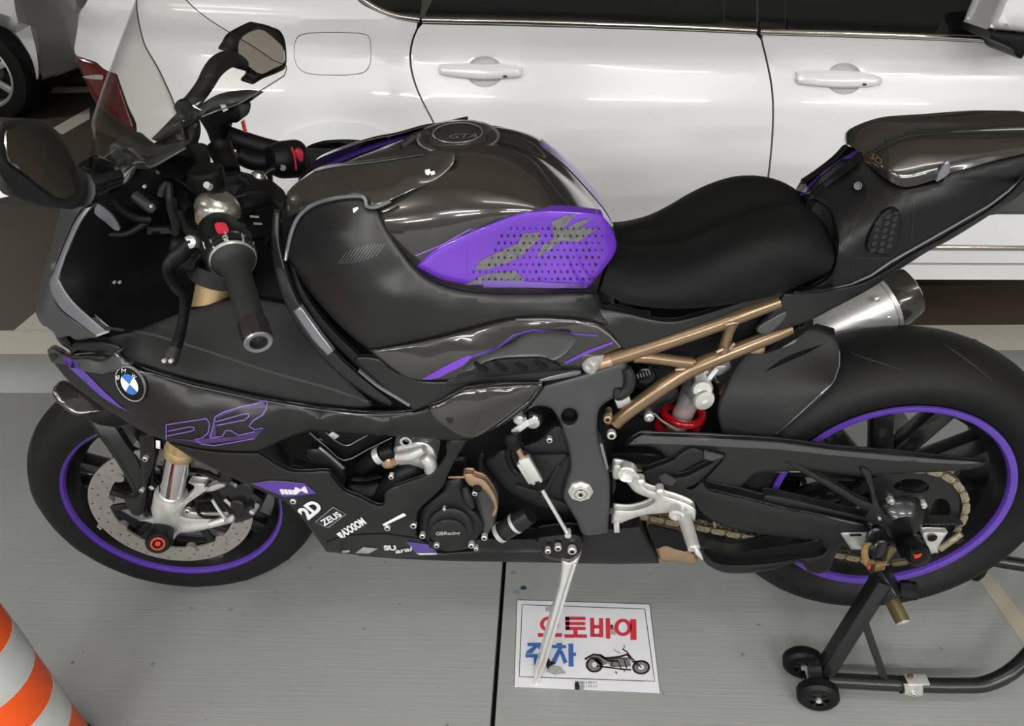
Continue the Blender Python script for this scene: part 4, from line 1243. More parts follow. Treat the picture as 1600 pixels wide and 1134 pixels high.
decal('stripe_sticker', [zh((246 + i * 20, 650 + i * 1.2), (263 + i * 20, 648 + i * 1.2), (275 + i * 20, 674 + i * .5), (258 + i * 20, 676 + i * .5)) for i in range(4)], [bf], M['white'], bf, .0016)
text_decal('letter_sticker', 'M', zh((325, 672), (390, 668), (376, 636), (322, 640)), [bf], M['white'], bf, .0016, bold=.015)
text_decal('number_sticker', '2D', zh((392, 806), (468, 744), (410, 698), (330, 758)), [bf], M['white'], bf, .0014, bold=.05)
decal('box_sticker', [zh((425, 815), (515, 740), (578, 775), (490, 842))], [bf], M['inkk'], bf, .001)
decal('box_sticker_line', strip2d(zh((425, 815), (515, 740), (578, 775), (490, 842)), 1.1, True), [bf], M['grey'], bf, .0014)
text_decal('box_sticker_text', 'ZEUS', zh((470, 836), (562, 782), (535, 760), (448, 808)), [bf], M['white'], bf, .0016, bold=.03)
text_decal('script_sticker', 'AXXIOM', zh((572, 892), (684, 822), (655, 790), (545, 858)), [bf], M['white'], bf, .0014, bold=.05)
decal('script_tail', [zh((530, 875), (548, 862), (570, 892), (552, 893))], [bf], M['white'], bf, .0013)
decal('bar_sticker', [zh((760, 826), (866, 770), (880, 782), (768, 834))], [bf], M['white'], bf, .0013)
decal('bottom_purple', [zh((880, 912), (980, 925), (1040, 948), (1055, 965), (1050, 972), (930, 972), (900, 940))], [bf], M['purple_d'], bf, .001)
decal('bottom_white', [zh((930, 970), (1040, 968), (1045, 976), (945, 978))], [bf], M['white'], bf, .0014)
decal('bottom_sticker', [zh((625, 970), (665, 940), (738, 948), (690, 974)), zh((548, 980), (560, 958), (598, 955), (594, 966), (565, 970))], [bf], M['grey'], bf, .001)
text_decal('round_sticker', 'SU', zh((770, 956), (832, 956), (826, 930), (764, 930)), [bf], M['white'], bf, .0014, bold=.06)
text_decal('oval_sticker', 'arai', zh((826, 972), (906, 958), (910, 936), (826, 950)), [bf], M['white'], bf, .0016, bold=.03)
bolt(*zh((314, 714))[0], -.205, .006, bf)
bolt(*zh((785, 848))[0], -.214, .006, bf)
bolt(*zh((915, 835))[0], -.203, .0065, bf)
bolt(*zh((960, 888))[0], -.192, .006, bf)
# belly pan underside running back to the silencer outlet
bp_ = patch('belly_pan', [(560, 868, -.135), (560, 868), (640, 866, -.140), (760, 858, -.150), (800, 845, -.155), (840, 836, -.155), (1000, 822, -.150), (1000, 822), (1018, 855, -.14), (1030, 880, -.135), (1030, 880), (960, 881, -.130), (860, 879, -.130), (700, 876, -.130), (610, 872, -.130)], M['matte'], bike, step=9, roll=.010, rw=8, thick=.24, n=4)
# ------------------------------------------------------------------ inner fairing panels
ip = patch('inner_side_panel', [(166, 526, -.196), (166, 526), (200, 518, -.190), (230, 508, -.17), (280, 488, -.15), (330, 474, -.142), (380, 464, -.140), (430, 470, -.150), (462, 482, -.158), (500, 540, -.170), (540, 586, -.182), (586, 634, -.205), (586, 634), (560, 638, -.210), (480, 630, -.216), (400, 616, -.217), (300, 593, -.214), (220, 570, -.206), (195, 560, -.202)], M['inner'], bike, step=9, roll=.003, rw=4, thick=.006, n=5, mirror=True)
decal('panel_fold_line', strip2d([(165, 511), (200, 516), (245, 524), (320, 547), (420, 580), (520, 608), (580, 630)], 4), [ip], M['matte'], ip, .0012)
# fairing rails
def rail(name, l, w, m, rl=.003, par=bike):
    a, b = [], []
    for i, p in enumerate(l):
        t = np.array(l[min(i + 1, len(l) - 1)][:2]) - np.array(l[max(i - 1, 0)][:2])
        nn = np.array([-t[1], t[0]]) / np.linalg.norm(t)
        wi = w[i] if isinstance(w, (list, tuple)) else w
        a.append((p[0] + nn[0] * wi / 2, p[1] + nn[1] * wi / 2, p[2]))
        b.append((p[0] - nn[0] * wi / 2, p[1] - nn[1] * wi / 2, p[2]))
    return patch(name, dl(a) + dl(b[::-1]), m, par, step=6, roll=rl, rw=4, thick=.008, n=4)
r1 = rail('fairing_rail', [(432, 330, -.11), (430, 380, -.13), (440, 430, -.148), (458, 478, -.163), (488, 525, -.176), (530, 572, -.190), (580, 612, -.201), (612, 632, -.206)], [10, 14, 18, 20, 20, 19, 16, 8], M['satin'])
mirrored(r1)
rail('rail_insert', [(464, 482, -.170), (476, 500, -.174), (496, 528, -.182), (517, 552, -.188)], [14, 15, 15, 12], M['edge'], .002, r1)
r2 = rail('inner_rail', [(452, 400, -.125), (462, 440, -.142), (480, 475, -.157), (510, 515, -.172), (550, 555, -.186), (590, 592, -.197), (625, 620, -.203), (646, 636, -.206)], [8, 11, 13, 14, 14, 14, 12, 5], M['black'])
mirrored(r2)
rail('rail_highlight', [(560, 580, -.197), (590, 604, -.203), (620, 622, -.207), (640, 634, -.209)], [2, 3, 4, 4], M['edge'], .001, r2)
sp = patch('rail_lower_panel', zh((620, 0, -.192), (735, 0, -.196), (800, 55, -.200), (900, 100, -.202), (1000, 115, -.203), (1140, 110, -.204), (1240, 100, -.203), (1160, 150, -.203), (1060, 205, -.206), (920, 258, -.210), (905, 248, -.208), (800, 170, -.203), (700, 80, -.196)), M['satin'], bike, step=7, roll=.003, rw=4, thick=.008, n=4)
mirrored(sp)
r3 = patch('bottom_side_strip', zi((0, 128, -.203), (120, 105, -.204), (300, 88, -.200), (550, 80, -.192), (790, 68, -.176), (840, 90, -.170), (790, 118, -.174), (590, 150, -.190), (560, 140, -.192), (300, 150, -.200), (120, 160, -.204), (0, 180, -.206)), M['satin'], bike, step=6, roll=.004, rw=4, thick=.01, n=3)
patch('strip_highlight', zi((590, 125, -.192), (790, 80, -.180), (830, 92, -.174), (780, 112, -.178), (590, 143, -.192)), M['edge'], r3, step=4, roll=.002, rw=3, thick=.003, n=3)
# ------------------------------------------------------------------ frame plate and engine side
fp = patch('frame_plate', zi((600, 165, -.190), (600, 165), (840, 98, -.176), (920, 75, -.172), (1000, 50, -.168), (1100, 20, -.158), (1120, 60, -.158), (1140, 150, -.160), (1100, 215, -.165), (1000, 265, -.172), (942, 320, -.180), (930, 420, -.184), (935, 500, -.186), (965, 560, -.186), (1000, 690, -.188), (1012, 820, -.190), (1000, 1085, -.192), (1000, 1085), (850, 1100, -.190), (800, 1010, -.186), (740, 910, -.184), (718, 860, -.183), (740, 760, -.184), (765, 680, -.184), (755, 580, -.184), (728, 480, -.186), (690, 380, -.188), (640, 310, -.189), (560, 295, -.190), (500, 318, -.193), (480, 330, -.194)), M['frame'], bike, step=7, roll=.009, rw=6, thick=.03, n=4, holes=[zi(*ell(757, 362, 46, 46, 16))], mirror=True)
lathe('frame_hole', [(0, .0122), (.012, .0118), (.013, 0)], P(*zi((757, 362, -.188))[0]) + np.array([0, .002, 0]), (0, 1, 0), M['black'], fp, 24, False)
pv = P(*zi((827, 828, -.188))[0])
pb = lathe('swingarm_pivot', [(.004, .0225), (-.002, .0225), (-.004, .020), (-.003, .0165), (-.007, .0155), (-.008, .012), (-.004, .011), (-.003, .0075)], pv, (0, 1, 0), M['bolt'], fp, 8, False)
lathe('pivot_socket', [(-.009, .011), (-.010, .008), (-.0085, .0065), (-.0085, 0)], pv, (0, 1, 0), M['bolt'], pb, 6)
lathe('pivot_core', [(-.0105, .0045), (-.0105, 0)], pv, (0, 1, 0), M['black'], pb, 4, False)
bolt(*zi((1020, 478))[0], -.168, .0085, bike)
bolt(*zi((995, 378))[0], -.165, .0075, bike, M['copper'])
bar('heel_plate_edge', zi((955, 530, -.192))[0], zi((995, 690, -.192))[0], .005, .004, M['edge'], fp, px=True)
# gearbox and clutch area behind the plate
gb = patch('gearbox_cover', zi((285, 600, -.150), (330, 560, -.150), (430, 540, -.155), (560, 500, -.158), (690, 400, -.16), (760, 520, -.165), (790, 660, -.168), (740, 800, -.168), (760, 950, -.165), (600, 930, -.16), (470, 880, -.155), (330, 790, -.15), (230, 660, -.145)), M['matte'], bike, step=9, roll=.012, rw=10, thick=.05, n=4)
bolt(*zi((633, 510))[0], -.172, .0055, gb)
for a, b in (((740, 600, -.172), (430, 610, -.165)), ((690, 660, -.174), (600, 830, -.170)), ((560, 830, -.168), (420, 790, -.162)), ((730, 905, -.172), (570, 850, -.168))):
    bar('cover_rib', zi(a)[0], zi(b)[0], .006, .008, M['matte'], gb, px=True)
patch('sprocket_cover', zi((430, 560, -.168), (560, 610, -.172), (740, 600, -.176), (720, 640, -.176), (600, 780, -.172), (470, 740, -.166)), M['matte'], gb, step=7, roll=.006, rw=6, thick=.02, n=3)
# shift linkage
sk = lathe('shift_shaft', [(0, .014), (-.004, .0165), (-.010, .0155), (-.016, .011), (-.018, 0)], P(*zi((532, 368, -.172))[0]), (0, 1, 0), M['chrome'], bike, 24)
bar('shift_lever', zi((505, 390, -.186))[0], zi((405, 462, -.190))[0], .012, .006, M['bright'], sk, px=True)
lathe('lever_pivot', [(.02, .008), (0, .009), (-.003, .006), (-.003, 0)], P(*zi((440, 385, -.182))[0]), (0, 1, 0), M['alu'], sk, 18)
tube('linkage_boot', zi((400, 455, -.192), (402, 500, -.193), (415, 535, -.194), (430, 565, -.195)), [.0125, .0155, .012, .006], M['black'], sk, 14, 5, True)
tube('quickshift_cable', zi((400, 530, -.182), (375, 580, -.18), (385, 640, -.18), (410, 690, -.182), (440, 720, -.188)), .006, M['black'], sk, 10, 5, True)
tube('linkage_thread', zi((432, 555, -.195), (468, 630, -.197)), .005, M['copper'], sk, 10, 1, True)
bar('shift_sensor', zi((470, 615, -.198))[0], zi((560, 770, -.200))[0], .021, .012, M['bright'], sk, px=True, bev=.003)
bar('sensor_collar', zi((445, 650, -.196))[0], zi((520, 770, -.196))[0], .010, .010, M['alu'], sk, px=True)
tube('linkage_rod_end', zi((555, 755, -.200), (585, 815, -.201)), [.0075, .0045], M['black'], sk, 10, 1, True)
tube('linkage_rod', zi((583, 812, -.201), (745, 1090, -.206)), .0038, M['bright'], sk, 10, 1, True)
lathe('linkage_joint', [(.008, .006), (-.006, .006)], P(*zi((748, 1092, -.206))[0]), (0, 1, 0), M['bright'], sk, 16)
# ------------------------------------------------------------------ engine left cover
ec = patch('engine_cover', zv((1000, 720, -.178), (1015, 640, -.180), (1100, 560, -.182), (1185, 490, -.182), (1205, 420, -.180), (1330, 400, -.178), (1350, 500, -.180), (1380, 610, -.182), (1440, 660, -.182), (1490, 760, -.180), (1430, 860, -.182), (1380, 920, -.185), (1250, 945, -.188), (1160, 935, -.188), (1080, 890, -.186), (1010, 800, -.182)), M['matte'], bike, step=6, roll=.016, rw=9, thick=.06, n=5)
patch('cover_boss', zv(*[(x, y, -.196) for x, y in ell(1240, 770, 175, 150, 16)]), M['matte'], ec, step=6, roll=.014, rw=7, thick=.02, n=3)
cb = patch('cover_cap', zv(*[(x, y, -.203) for x, y in ell(1225, 810, 140, 105, 18)]), M['matte'], ec, step=5, roll=.008, rw=5, thick=.012, n=3)
text_decal('cover_lettering', 'GBRacing', zv((1135, 835), (1315, 828), (1312, 795), (1135, 800)), [cb], M['grey'], cb, .0012, bold=.02)
for q, r in (((1195, 640), .003), ((1140, 905), .0055), ((1395, 905), .006), ((1490, 848), .006), ((1430, 930), .0045)):
    bolt(*zv(q)[0], -.206, r, ec)
tube('engine_case_arm', zv((1345, 470, -.186), (1375, 560, -.19), (1400, 620, -.19)), [.006, .009, .006], M['matte'], ec, 10, 5, True)
patch('engine_inner_cover', zv((1450, 330, -.160), (1500, 400, -.164), (1570, 520, -.168), (1590, 640, -.170), (1560, 760, -.172), (1490, 830, -.172), (1440, 640, -.170), (1400, 480, -.165)), M['graph'], bike, step=6, roll=.014, rw=8, thick=.05, n=4)
cg = patch('case_guard', zv((1335, 378, -.196), (1400, 372, -.197), (1425, 395, -.198), (1490, 420, -.200), (1545, 490, -.202), (1580, 560, -.203), (1590, 630, -.203), (1570, 685, -.203), (1540, 685, -.203), (1562, 620, -.203), (1535, 560, -.202), (1490, 500, -.200), (1440, 480, -.199), (1395, 470, -.198), (1360, 440, -.197)), M['copper'], bike, step=5, roll=.006, rw=4, thick=.015, n=4)
bar('guard_strap', zv((1225, 402, -.192))[0], zv((1345, 400, -.196))[0], .004, .004, M['copper'], cg, px=True)
lathe('guard_grommet', [(.01, .008), (-.004, .008), (-.005, .005), (-.005, 0)], P(*zv((1440, 480, -.198))[0]), (0, 1, 0), M['black'], cg, 16)
bolt(*zv((1420, 522))[0], -.198, .005, cg)
# water pump, hoses, radiator corner
wp = patch('water_pump', zv((825, 180, -.180), (900, 150, -.185), (1000, 130, -.190), (1085, 150, -.192), (1135, 210, -.192), (1140, 290, -.188), (1095, 370, -.18), (1040, 345, -.185), (940, 320, -.185), (860, 325, -.18), (810, 270, -.175)), M['bright'], bike, step=6, roll=.016, rw=8, thick=.04, n=4)
tube('pump_rib', zv((850, 250, -.190), (950, 240, -.196), (1050, 195, -.200)), [.008, .010, .007], M['alu'], wp, 12, 5, True)
tube('pump_outlet', zv((1040, 250, -.198), (1085, 290, -.196), (1100, 350, -.190)), [.010, .012, .012], M['alu'], wp, 12, 5, True)
lathe('pump_eye', [(.01, .0105), (-.003, .0105), (-.003, .006), (0, .006)], P(*zv((915, 135, -.196))[0]), (0, 1, 0), M['chrome'], wp, 18, False)
lathe('hose_clip', [(-.006, .0155), (.006, .0155)], P(*zv((720, 240, -.175))[0]), P(*zv((800, 200, -.175))[0]) - P(*zv((680, 260, -.175))[0]), M['alu'], bike, 20, False)
tube('coolant_hose', zv((580, 330, -.155), (660, 280, -.170), (730, 235, -.173), (820, 200, -.170)), .014, M['black'], bike, 16, 5, True)
lathe('brass_union', [(-.008, .013), (.004, .015), (.012, .012)], P(*zv((790, 280, -.173))[0]), (.8, -.2, .5), M['copper'], bike, 16)
tube('lower_hose', zv((1000, 330, -.165), (950, 340, -.175), (860, 390, -.18), (810, 440, -.178), (760, 510, -.17), (740, 590, -.165)), .016, M['black'], bike, 16, 5, True)
bolt(*zv((805, 400))[0], -.198, .005, bike)
rd_ = patch('radiator_shroud', zv((205, 80, -.180), (240, 75, -.182), (470, 265, -.160), (810, 100, -.150), (820, 90, -.150), (800, 60, -.150), (210, 40, -.18)), M['black'], bike, step=7, thick=.02, n=1, roll=.004, rw=4)
for l, w in ((zv((205, 75, -.184), (330, 180, -.176), (460, 278, -.164), (640, 195, -.157), (810, 112, -.152)), 1.7), (zv((325, 72, -.182), (400, 135, -.176), (480, 170, -.168), (560, 132, -.162), (630, 95, -.158)), 1.5)):
    tube('radiator_edge', l, w * .00045 * 1.6, M['edge'], rd_, 6, 3, True)
bar('radiator_bracket', zv((360, 75, -.180))[0], zv((410, 110, -.178))[0], .012, .004, M['bolt'], rd_, px=True)
patch('radiator_side_tank', zv((190, 190, -.180), (230, 185, -.18), (280, 190, -.18), (370, 250, -.18), (450, 330, -.18), (470, 400, -.178), (450, 480, -.176), (400, 420, -.18), (340, 350, -.182), (260, 300, -.182), (190, 250, -.182)), M['satin'], bike, step=6, roll=.010, rw=7, thick=.03, n=3)
tube('radiator_rail', zv((275, 182, -.184), (350, 240, -.184), (455, 335, -.18)), .003, M['edge'], bike, 8, 4, True)
cnn = patch('cable_connector', zv((75, 305, -.205), (110, 308, -.205), (250, 350, -.20), (310, 362, -.198), (312, 408, -.198), (250, 412, -.20), (90, 385, -.206), (75, 350, -.206)), M['stand'], bike, step=5, roll=.004, rw=4, thick=.02, n=3)
text_decal('connector_script', 'Kmm.', zv((120, 375), (230, 392), (230, 375), (120, 348)), [cnn], M['white'], cnn, .001)
patch('lower_engine_shield', zv((450, 480, -.17), (500, 440, -.165), (640, 430, -.15), (740, 430, -.15), (760, 560, -.165), (740, 600, -.17), (640, 580, -.175), (520, 545, -.178)), M['black'], bike, step=7, roll=.01, rw=7, thick=.02, n=3)
# oil filter below the gear lever
f0, f1 = P(*zh((1350, 870, -.165))[0]), P(*zh((1480, 790, -.165))[0])
of = lathe('oil_filter', [(0, .017), (.018, .0195), (.055, .0195), (.075, .018)], f0, f1 - f0, M['satin'], bike, 24)
lathe('filter_ring', [(-.004, .0195), (.006, .0205)], f0, f1 - f0, M['alu'], of, 24, False)
lathe('filter_band', [(.036, .0203), (.043, .0203)], f0, f1 - f0, M['alu'], of, 24, False)
patch('sump_side', zh((1220, 905, -.165), (1400, 900, -.165), (1600, 900, -.165), (1700, 905, -.168), (1700, 960, -.165), (1420, 968, -.16), (1240, 960, -.16)), M['stand'], bike, step=8, roll=.006, rw=5, thick=.03, n=2)
# ------------------------------------------------------------------ side stand
ss = patch('side_stand_bracket', [(838, 842, -.178), (860, 836, -.182), (900, 834, -.186), (912, 850, -.186), (905, 866, -.186), (885, 876, -.186), (858, 872, -.182), (845, 862, -.18)], M['stand'], bike, step=5, roll=.006, rw=4, thick=.03, n=4)
for q, r in (((872, 856), .007), ((894, 860), .009), ((856, 861), .006)):
    bolt(*q, -.196, r, ss)
lg = patch('side_stand_leg', zo((610, 60, -.195), (610, 60), (670, 76, -.198), (740, 20, -.195), (738, 40), (700, 130, -.200), (660, 240, -.208), (620, 380, -.216), (560, 580, -.229), (510, 740, -.239), (452, 925, -.250), (452, 925), (405, 918, -.250), (405, 918), (440, 790, -.241), (480, 640, -.231), (540, 430, -.217), (585, 260, -.206), (605, 160, -.200)), M['bright'], bike, step=5, roll=.006, rw=4, thick=.016, n=4)
tube('stand_leg_ridge', zo((700, 100, -.204), (650, 250, -.212), (600, 420, -.222), (540, 620, -.235), (490, 780, -.245), (432, 918, -.256)), [.003, .004, .004, .004, .004, .004], M['bright'], lg, 8, 4, True)
patch('stand_foot', zo((408, 918, -.250), (408, 918), (456, 932, -.254), (464, 945, -.256), (400, 1032, -.263), (400, 1032), (356, 1018, -.262), (356, 1018), (370, 945, -.254)), M['olive'], lg, step=5, roll=.005, rw=4, thick=.014, n=3)
patch('foot_face', zo((412, 922, -.256), (412, 922), (458, 938, -.259), (458, 938), (405, 1028, -.267), (405, 1028), (386, 1020, -.267), (386, 1020)), M['alu'], lg, step=4, thick=.006, n=1)
# ------------------------------------------------------------------ foot peg hanger
fh = patch('footpeg_hanger', zk((232, 195, -.195), (250, 180, -.197), (320, 195, -.200), (375, 225, -.203), (385, 270, -.206), (420, 280, -.208), (435, 325, -.212), (500, 350, -.218), (545, 345, -.222), (560, 375, -.224), (640, 400, -.232), (720, 435, -.240), (748, 470, -.243), (742, 535, -.243), (742, 535), (690, 505, -.240), (640, 530, -.236), (605, 480, -.231), (560, 485, -.226), (440, 495, -.212), (350, 520, -.204), (270, 550, -.197), (222, 548, -.195), (222, 548), (238, 460, -.195), (238, 460), (340, 465, -.202), (440, 440, -.212), (490, 405, -.217), (460, 392, -.214), (370, 355, -.206), (320, 300, -.201), (285, 275, -.199), (232, 268, -.195)), M['alu'], bike, step=4.5, roll=.008, rw=4.5, thick=.016, n=4)
hc = P(*zk((318, 237, -.204))[0])
lathe('hanger_boss', [(.012, .0165), (-.004, .0165), (-.006, .0145), (-.004, .0125), (.004, .0120), (.004, 0)], hc, (.15, 1, 0), M['bright'], fh, 28, False)
for q in ((405, 290), (525, 350)):
    lathe('hanger_knob', [(.012, .0075), (-.003, .0075), (-.006, .004), (-.006, 0)], P(*zk(q + (-.222,))[0]), (0, 1, 0), M['alu'], fh, 18)
p0, p1 = P(*zk((672, 495, -.240))[0]), P(*zk((735, 705, -.305))[0])
pg_ = tube('foot_peg', [p0, p0 * .5 + p1 * .5, p1], [.0125, .0115, .0105], M['alu'], fh, 8, 4)
for k in range(5):
    o = np.array([(-1 + .5 * k) * .009, -.009 * math.cos(k - 2), .0035])
    tube('peg_rib', [p0 + o, p1 + o * .9], .0018, M['bright'], fh, 6, 1)
tube('peg_feeler', zk((735, 690, -.305), (760, 730, -.308), (788, 772, -.31)), [.003, .005, .002], M['bright'], fh, 8, 4, True)
lathe('peg_clevis', [(.014, .013), (-.008, .013), (-.010, .009), (-.006, .008), (-.006, 0)], P(*zk((630, 480, -.240))[0]), (.2, 1, .1), M['alu'], fh, 20)
bar('heel_guard', zk((252, 545, -.200))[0], zk((255, 600, -.200))[0], .010, .008, M['alu'], fh, px=True)
# silencer outlet behind the peg
so = patch('silencer_outlet', zk((440, 560, -.125), (520, 575, -.125), (660, 610, -.125), (720, 720, -.125), (755, 740, -.125), (745, 805, -.125), (640, 790, -.125), (530, 780, -.125), (490, 700, -.125)), M['copper'], bike, step=6, roll=.012, rw=10, thick=.06, n=3)
patch('outlet_opening', zk((450, 565, -.130), (540, 580, -.130), (670, 620, -.130), (700, 720, -.130), (620, 710, -.130), (560, 690, -.130), (500, 705, -.130), (470, 640, -.130)), M['black'], so, step=6, thick=.004, n=3)
# ------------------------------------------------------------------ swingarm
sw = patch('swingarm', zk((150, 180, -.140), (410, 170, -.145), (560, 200, -.150), (700, 330, -.152), (790, 275, -.152), (830, 335, -.155), (1030, 382, -.152), (1300, 452, -.146), (1500, 490, -.142), (1800, 560, -.138), (1960, 640, -.136), (2390, 640, -.134), (2392, 675, -.134), (2392, 675), (1900, 690, -.138), (1760, 690, -.14), (1660, 690, -.14), (1600, 780, -.138), (1600, 780), (1540, 690, -.138), (1500, 660, -.138), (1300, 638, -.144), (1150, 615, -.148), (1000, 590, -.150), (870, 545, -.152), (790, 490, -.152), (720, 400, -.150), (640, 360, -.15), (560, 330, -.148), (500, 260, -.146), (400, 210, -.145), (160, 215, -.14)), M['satin'], bike, step=9, roll=.010, rw=6, thick=.03, n=4)
slp = patch('swingarm_loop', zk((755, 645, -.152), (755, 645), (775, 675, -.152), (860, 705, -.150), (970, 722, -.148), (1120, 708, -.146), (1250, 690, -.144), (1400, 668, -.142), (1540, 648, -.14), (1620, 690, -.139), (1620, 690), (1600, 800, -.138), (1560, 855, -.136), (1460, 855, -.136), (1390, 790, -.136), (1250, 832, -.138), (1120, 855, -.14), (980, 862, -.142), (880, 842, -.146), (790, 775, -.150)), M['satin'], bike, step=7, roll=.008, rw=5, thick=.03, n=4, holes=[zk((800, 705), (860, 725), (1000, 738), (1250, 708), (1400, 684), (1550, 664), (1570, 675), (1530, 742), (1350, 770), (1180, 796), (1000, 804), (880, 792), (820, 752))])
mirrored(slp)
bar('chain_slider', zk((860, 540, -.15))[0], zk((868, 575, -.15))[0], .004, .004, M['edge'], sw, px=True)
mirrored(sw)
patch('swingarm_web', zk((790, 690, -.128), (1000, 725, -.128), (1300, 695, -.126), (1580, 650, -.126), (1540, 760, -.126), (1200, 810, -.126), (900, 805, -.128)), M['black'], slp, step=12, thick=.012, n=3)
patch('swingarm_far_beam', zk((200, 200, .04), (700, 300, .04), (1300, 480, .05), (1900, 640, .06), (1850, 720, .06), (1300, 700, .05), (700, 640, .04), (200, 560, .04)), M['black'], bike, step=16, thick=.04, n=3)
decal('swingarm_edge', strip2d(zk((830, 337), (1030, 386), (1300, 456), (1500, 494), (1790, 562)), 1.6), [sw], M['edge'], sw, .0012)
patch('arm_inner_rail', zl((0, 690, -.125), (200, 730, -.125), (400, 780, -.125), (620, 830, -.122), (760, 868, -.122), (1170, 865, -.122), (1175, 884, -.122), (720, 886, -.122), (600, 852, -.124), (300, 790, -.126), (0, 735, -.128)), M['matte'], sw, step=8, roll=.003, rw=3, thick=.02, n=3)
# chain guard with its big loop and struts
cgd = patch('chain_guard', zk((310, 65, -.155), (310, 65), (390, 0, -.150), (480, -2, -.148), (800, 10, -.146), (1260, 35, -.142), (1600, 80, -.138), (2000, 115, -.132), (2570, 170, -.118), (2570, 170), (2500, 205, -.120), (2380, 222, -.124), (2100, 235, -.13), (1840, 255, -.135), (1700, 250, -.138), (1500, 225, -.142), (1400, 222, -.144), (1160, 235, -.148), (1110, 248, -.150), (1030, 320, -.152), (1030, 320), (900, 300, -.153), (800, 272, -.154), (800, 272), (925, 132, -.152), (880, 115, -.152), (800, 98, -.152), (720, 75, -.152), (590, 160, -.154), (590, 160), (480, 75, -.154)), M['satin'], bike, step=7, roll=.006, rw=5, thick=.012, n=3)
decal('guard_top_band', [zk((330, 55), (400, 8), (800, 22), (1260, 48), (1600, 92), (2000, 128), (2540, 172), (2400, 178), (2000, 158), (1600, 122), (1260, 85), (800, 62), (450, 50))], [cgd], M['graph'], cgd, .0009)
gl = patch('guard_loop', zk((415, 235, -.158), (440, 215, -.158), (590, 160, -.160), (640, 120, -.160), (720, 75, -.160), (800, 98, -.160), (925, 130, -.158), (900, 160, -.158), (790, 270, -.158), (720, 318, -.158), (640, 330, -.158), (540, 318, -.158), (450, 290, -.158)), M['matte'], bike, step=5, roll=.006, rw=4, thick=.014, n=3, holes=[zk((580, 245), (660, 225), (750, 175), (810, 150), (860, 150), (840, 175), (760, 215), (690, 250), (620, 260))])
patch('loop_facet', zk((800, 100, -.166), (925, 130, -.164), (850, 160, -.165), (800, 145, -.166)), M['graph'], gl, step=4, thick=.004, n=1)
patch('loop_facet', zk((515, 262, -.166), (555, 243, -.166), (628, 280, -.166), (600, 318, -.165), (540, 300, -.166)), M['graph'], gl, step=4, thick=.004, n=1)
st_ = patch('guard_strut', zl((95, 485, -.146), (180, 495, -.146), (300, 560, -.147), (450, 640, -.149), (560, 710, -.150), (640, 740, -.150), (655, 770, -.150), (620, 795, -.150), (480, 710, -.149), (330, 620, -.147), (190, 540, -.146)), M['satin'], cgd, step=6, roll=.004, rw=3, thick=.012, n=3)
patch('guard_strut', zl((572, 525, -.142), (635, 540, -.142), (660, 640, -.146), (690, 750, -.150), (740, 830, -.152), (780, 860, -.152), (778, 880, -.152), (740, 878, -.152), (610, 850, -.152), (625, 795, -.151), (645, 750, -.150), (640, 690, -.148), (605, 590, -.144)), M['satin'], cgd, step=6, roll=.004, rw=3, thick=.012, n=3)
bolt(*zl((697, 842))[0], -.156, .003, cgd)
# ------------------------------------------------------------------ rear sprocket, chain, axle
YC = -.098
ac = np.array([RXA + .010, 0, RZ - .016])
spk = [(.1165 * math.cos(t), .1165 * math.sin(t)) for t in np.linspace(0, 2 * PI, 88, endpoint=False)]
spk = [(x * (1 + .018 * (1 if k % 2 else -1)), z * (1 + .018 * (1 if k % 2 else -1))) for k, (x, z) in enumerate(spk)]
hs = [[(.045 * math.cos(t), .045 * math.sin(t)) for t in np.linspace(0, 2 * PI, 40, endpoint=False)]]
for k in range(5):
    a = 2 * PI * k / 5 + .2
    hs.append([((.078 + .018 * math.cos(t)) * math.cos(a + .42 * math.sin(t)), (.078 + .018 * math.cos(t)) * math.sin(a + .42 * math.sin(t))) for t in np.linspace(0, 2 * PI, 18, endpoint=False)])
v2, tris, bl = tri2d(spk, hs, .03)
V = [(ac[0] + x, YC - .003, ac[2] + z) for x, z in v2] + [(ac[0] + x, YC + .003, ac[2] + z) for x, z in v2]
n = len(v2)
F = [list(t) for t in tris] + [[i + n for i in reversed(t)] for t in tris]
for l in bl:
    for i in range(len(l)):
        F.append([l[i], l[(i + 1) % len(l)], l[(i + 1) % len(l)] + n, l[i] + n])
bm = bmesh.new()
vs = [bm.verts.new(v) for v in V]
for q in F:
    try:
        bm.faces.new([vs[i] for i in q])
    except ValueError:
        pass
sprk = from_bm('rear_sprocket', bm, M['stand'], bike, True, 30)
lathe('sprocket_carrier', [(.02, .055), (-.004, .055), (-.022, .046), (-.034, .030), (-.036, .0)], ac + np.array([0, YC, 0]), (0, 1, 0), M['rim'], sprk, 32)
for k in range(5):
    a = 2 * PI * k / 5 + .8
    lathe('sprocket_nut', [(.0, .0075), (-.010, .0075), (-.010, .004), (-.014, .004), (-.014, 0)], ac + np.array([.052 * math.cos(a), YC - .003, .052 * math.sin(a)]), (0, 1, 0), M['bolt'], sprk, 6)
# chain path: top run, round the sprocket, bottom run, round the front sprocket
fc, fr = np.array([.150, YC, .392]), .048
bc, br = np.array([ac[0], YC, ac[2]]), .1215
dx = bc - fc
D = math.hypot(dx[0], dx[2])
phi = math.atan2(dx[2], dx[0])
al = math.acos((br - fr) / D)
path = []
def arc(c, r, a0, a1, n):
    for t in np.linspace(a0, a1, n):
        path.append(np.array([c[0] + r * math.cos(t), YC, c[2] + r * math.sin(t)]))
arc(bc, br, phi + PI - al, phi + al - PI, 40)
arc(fc, fr, phi + al - PI, phi + PI - al - 2 * PI, 20)
path = np.array(path[::1])
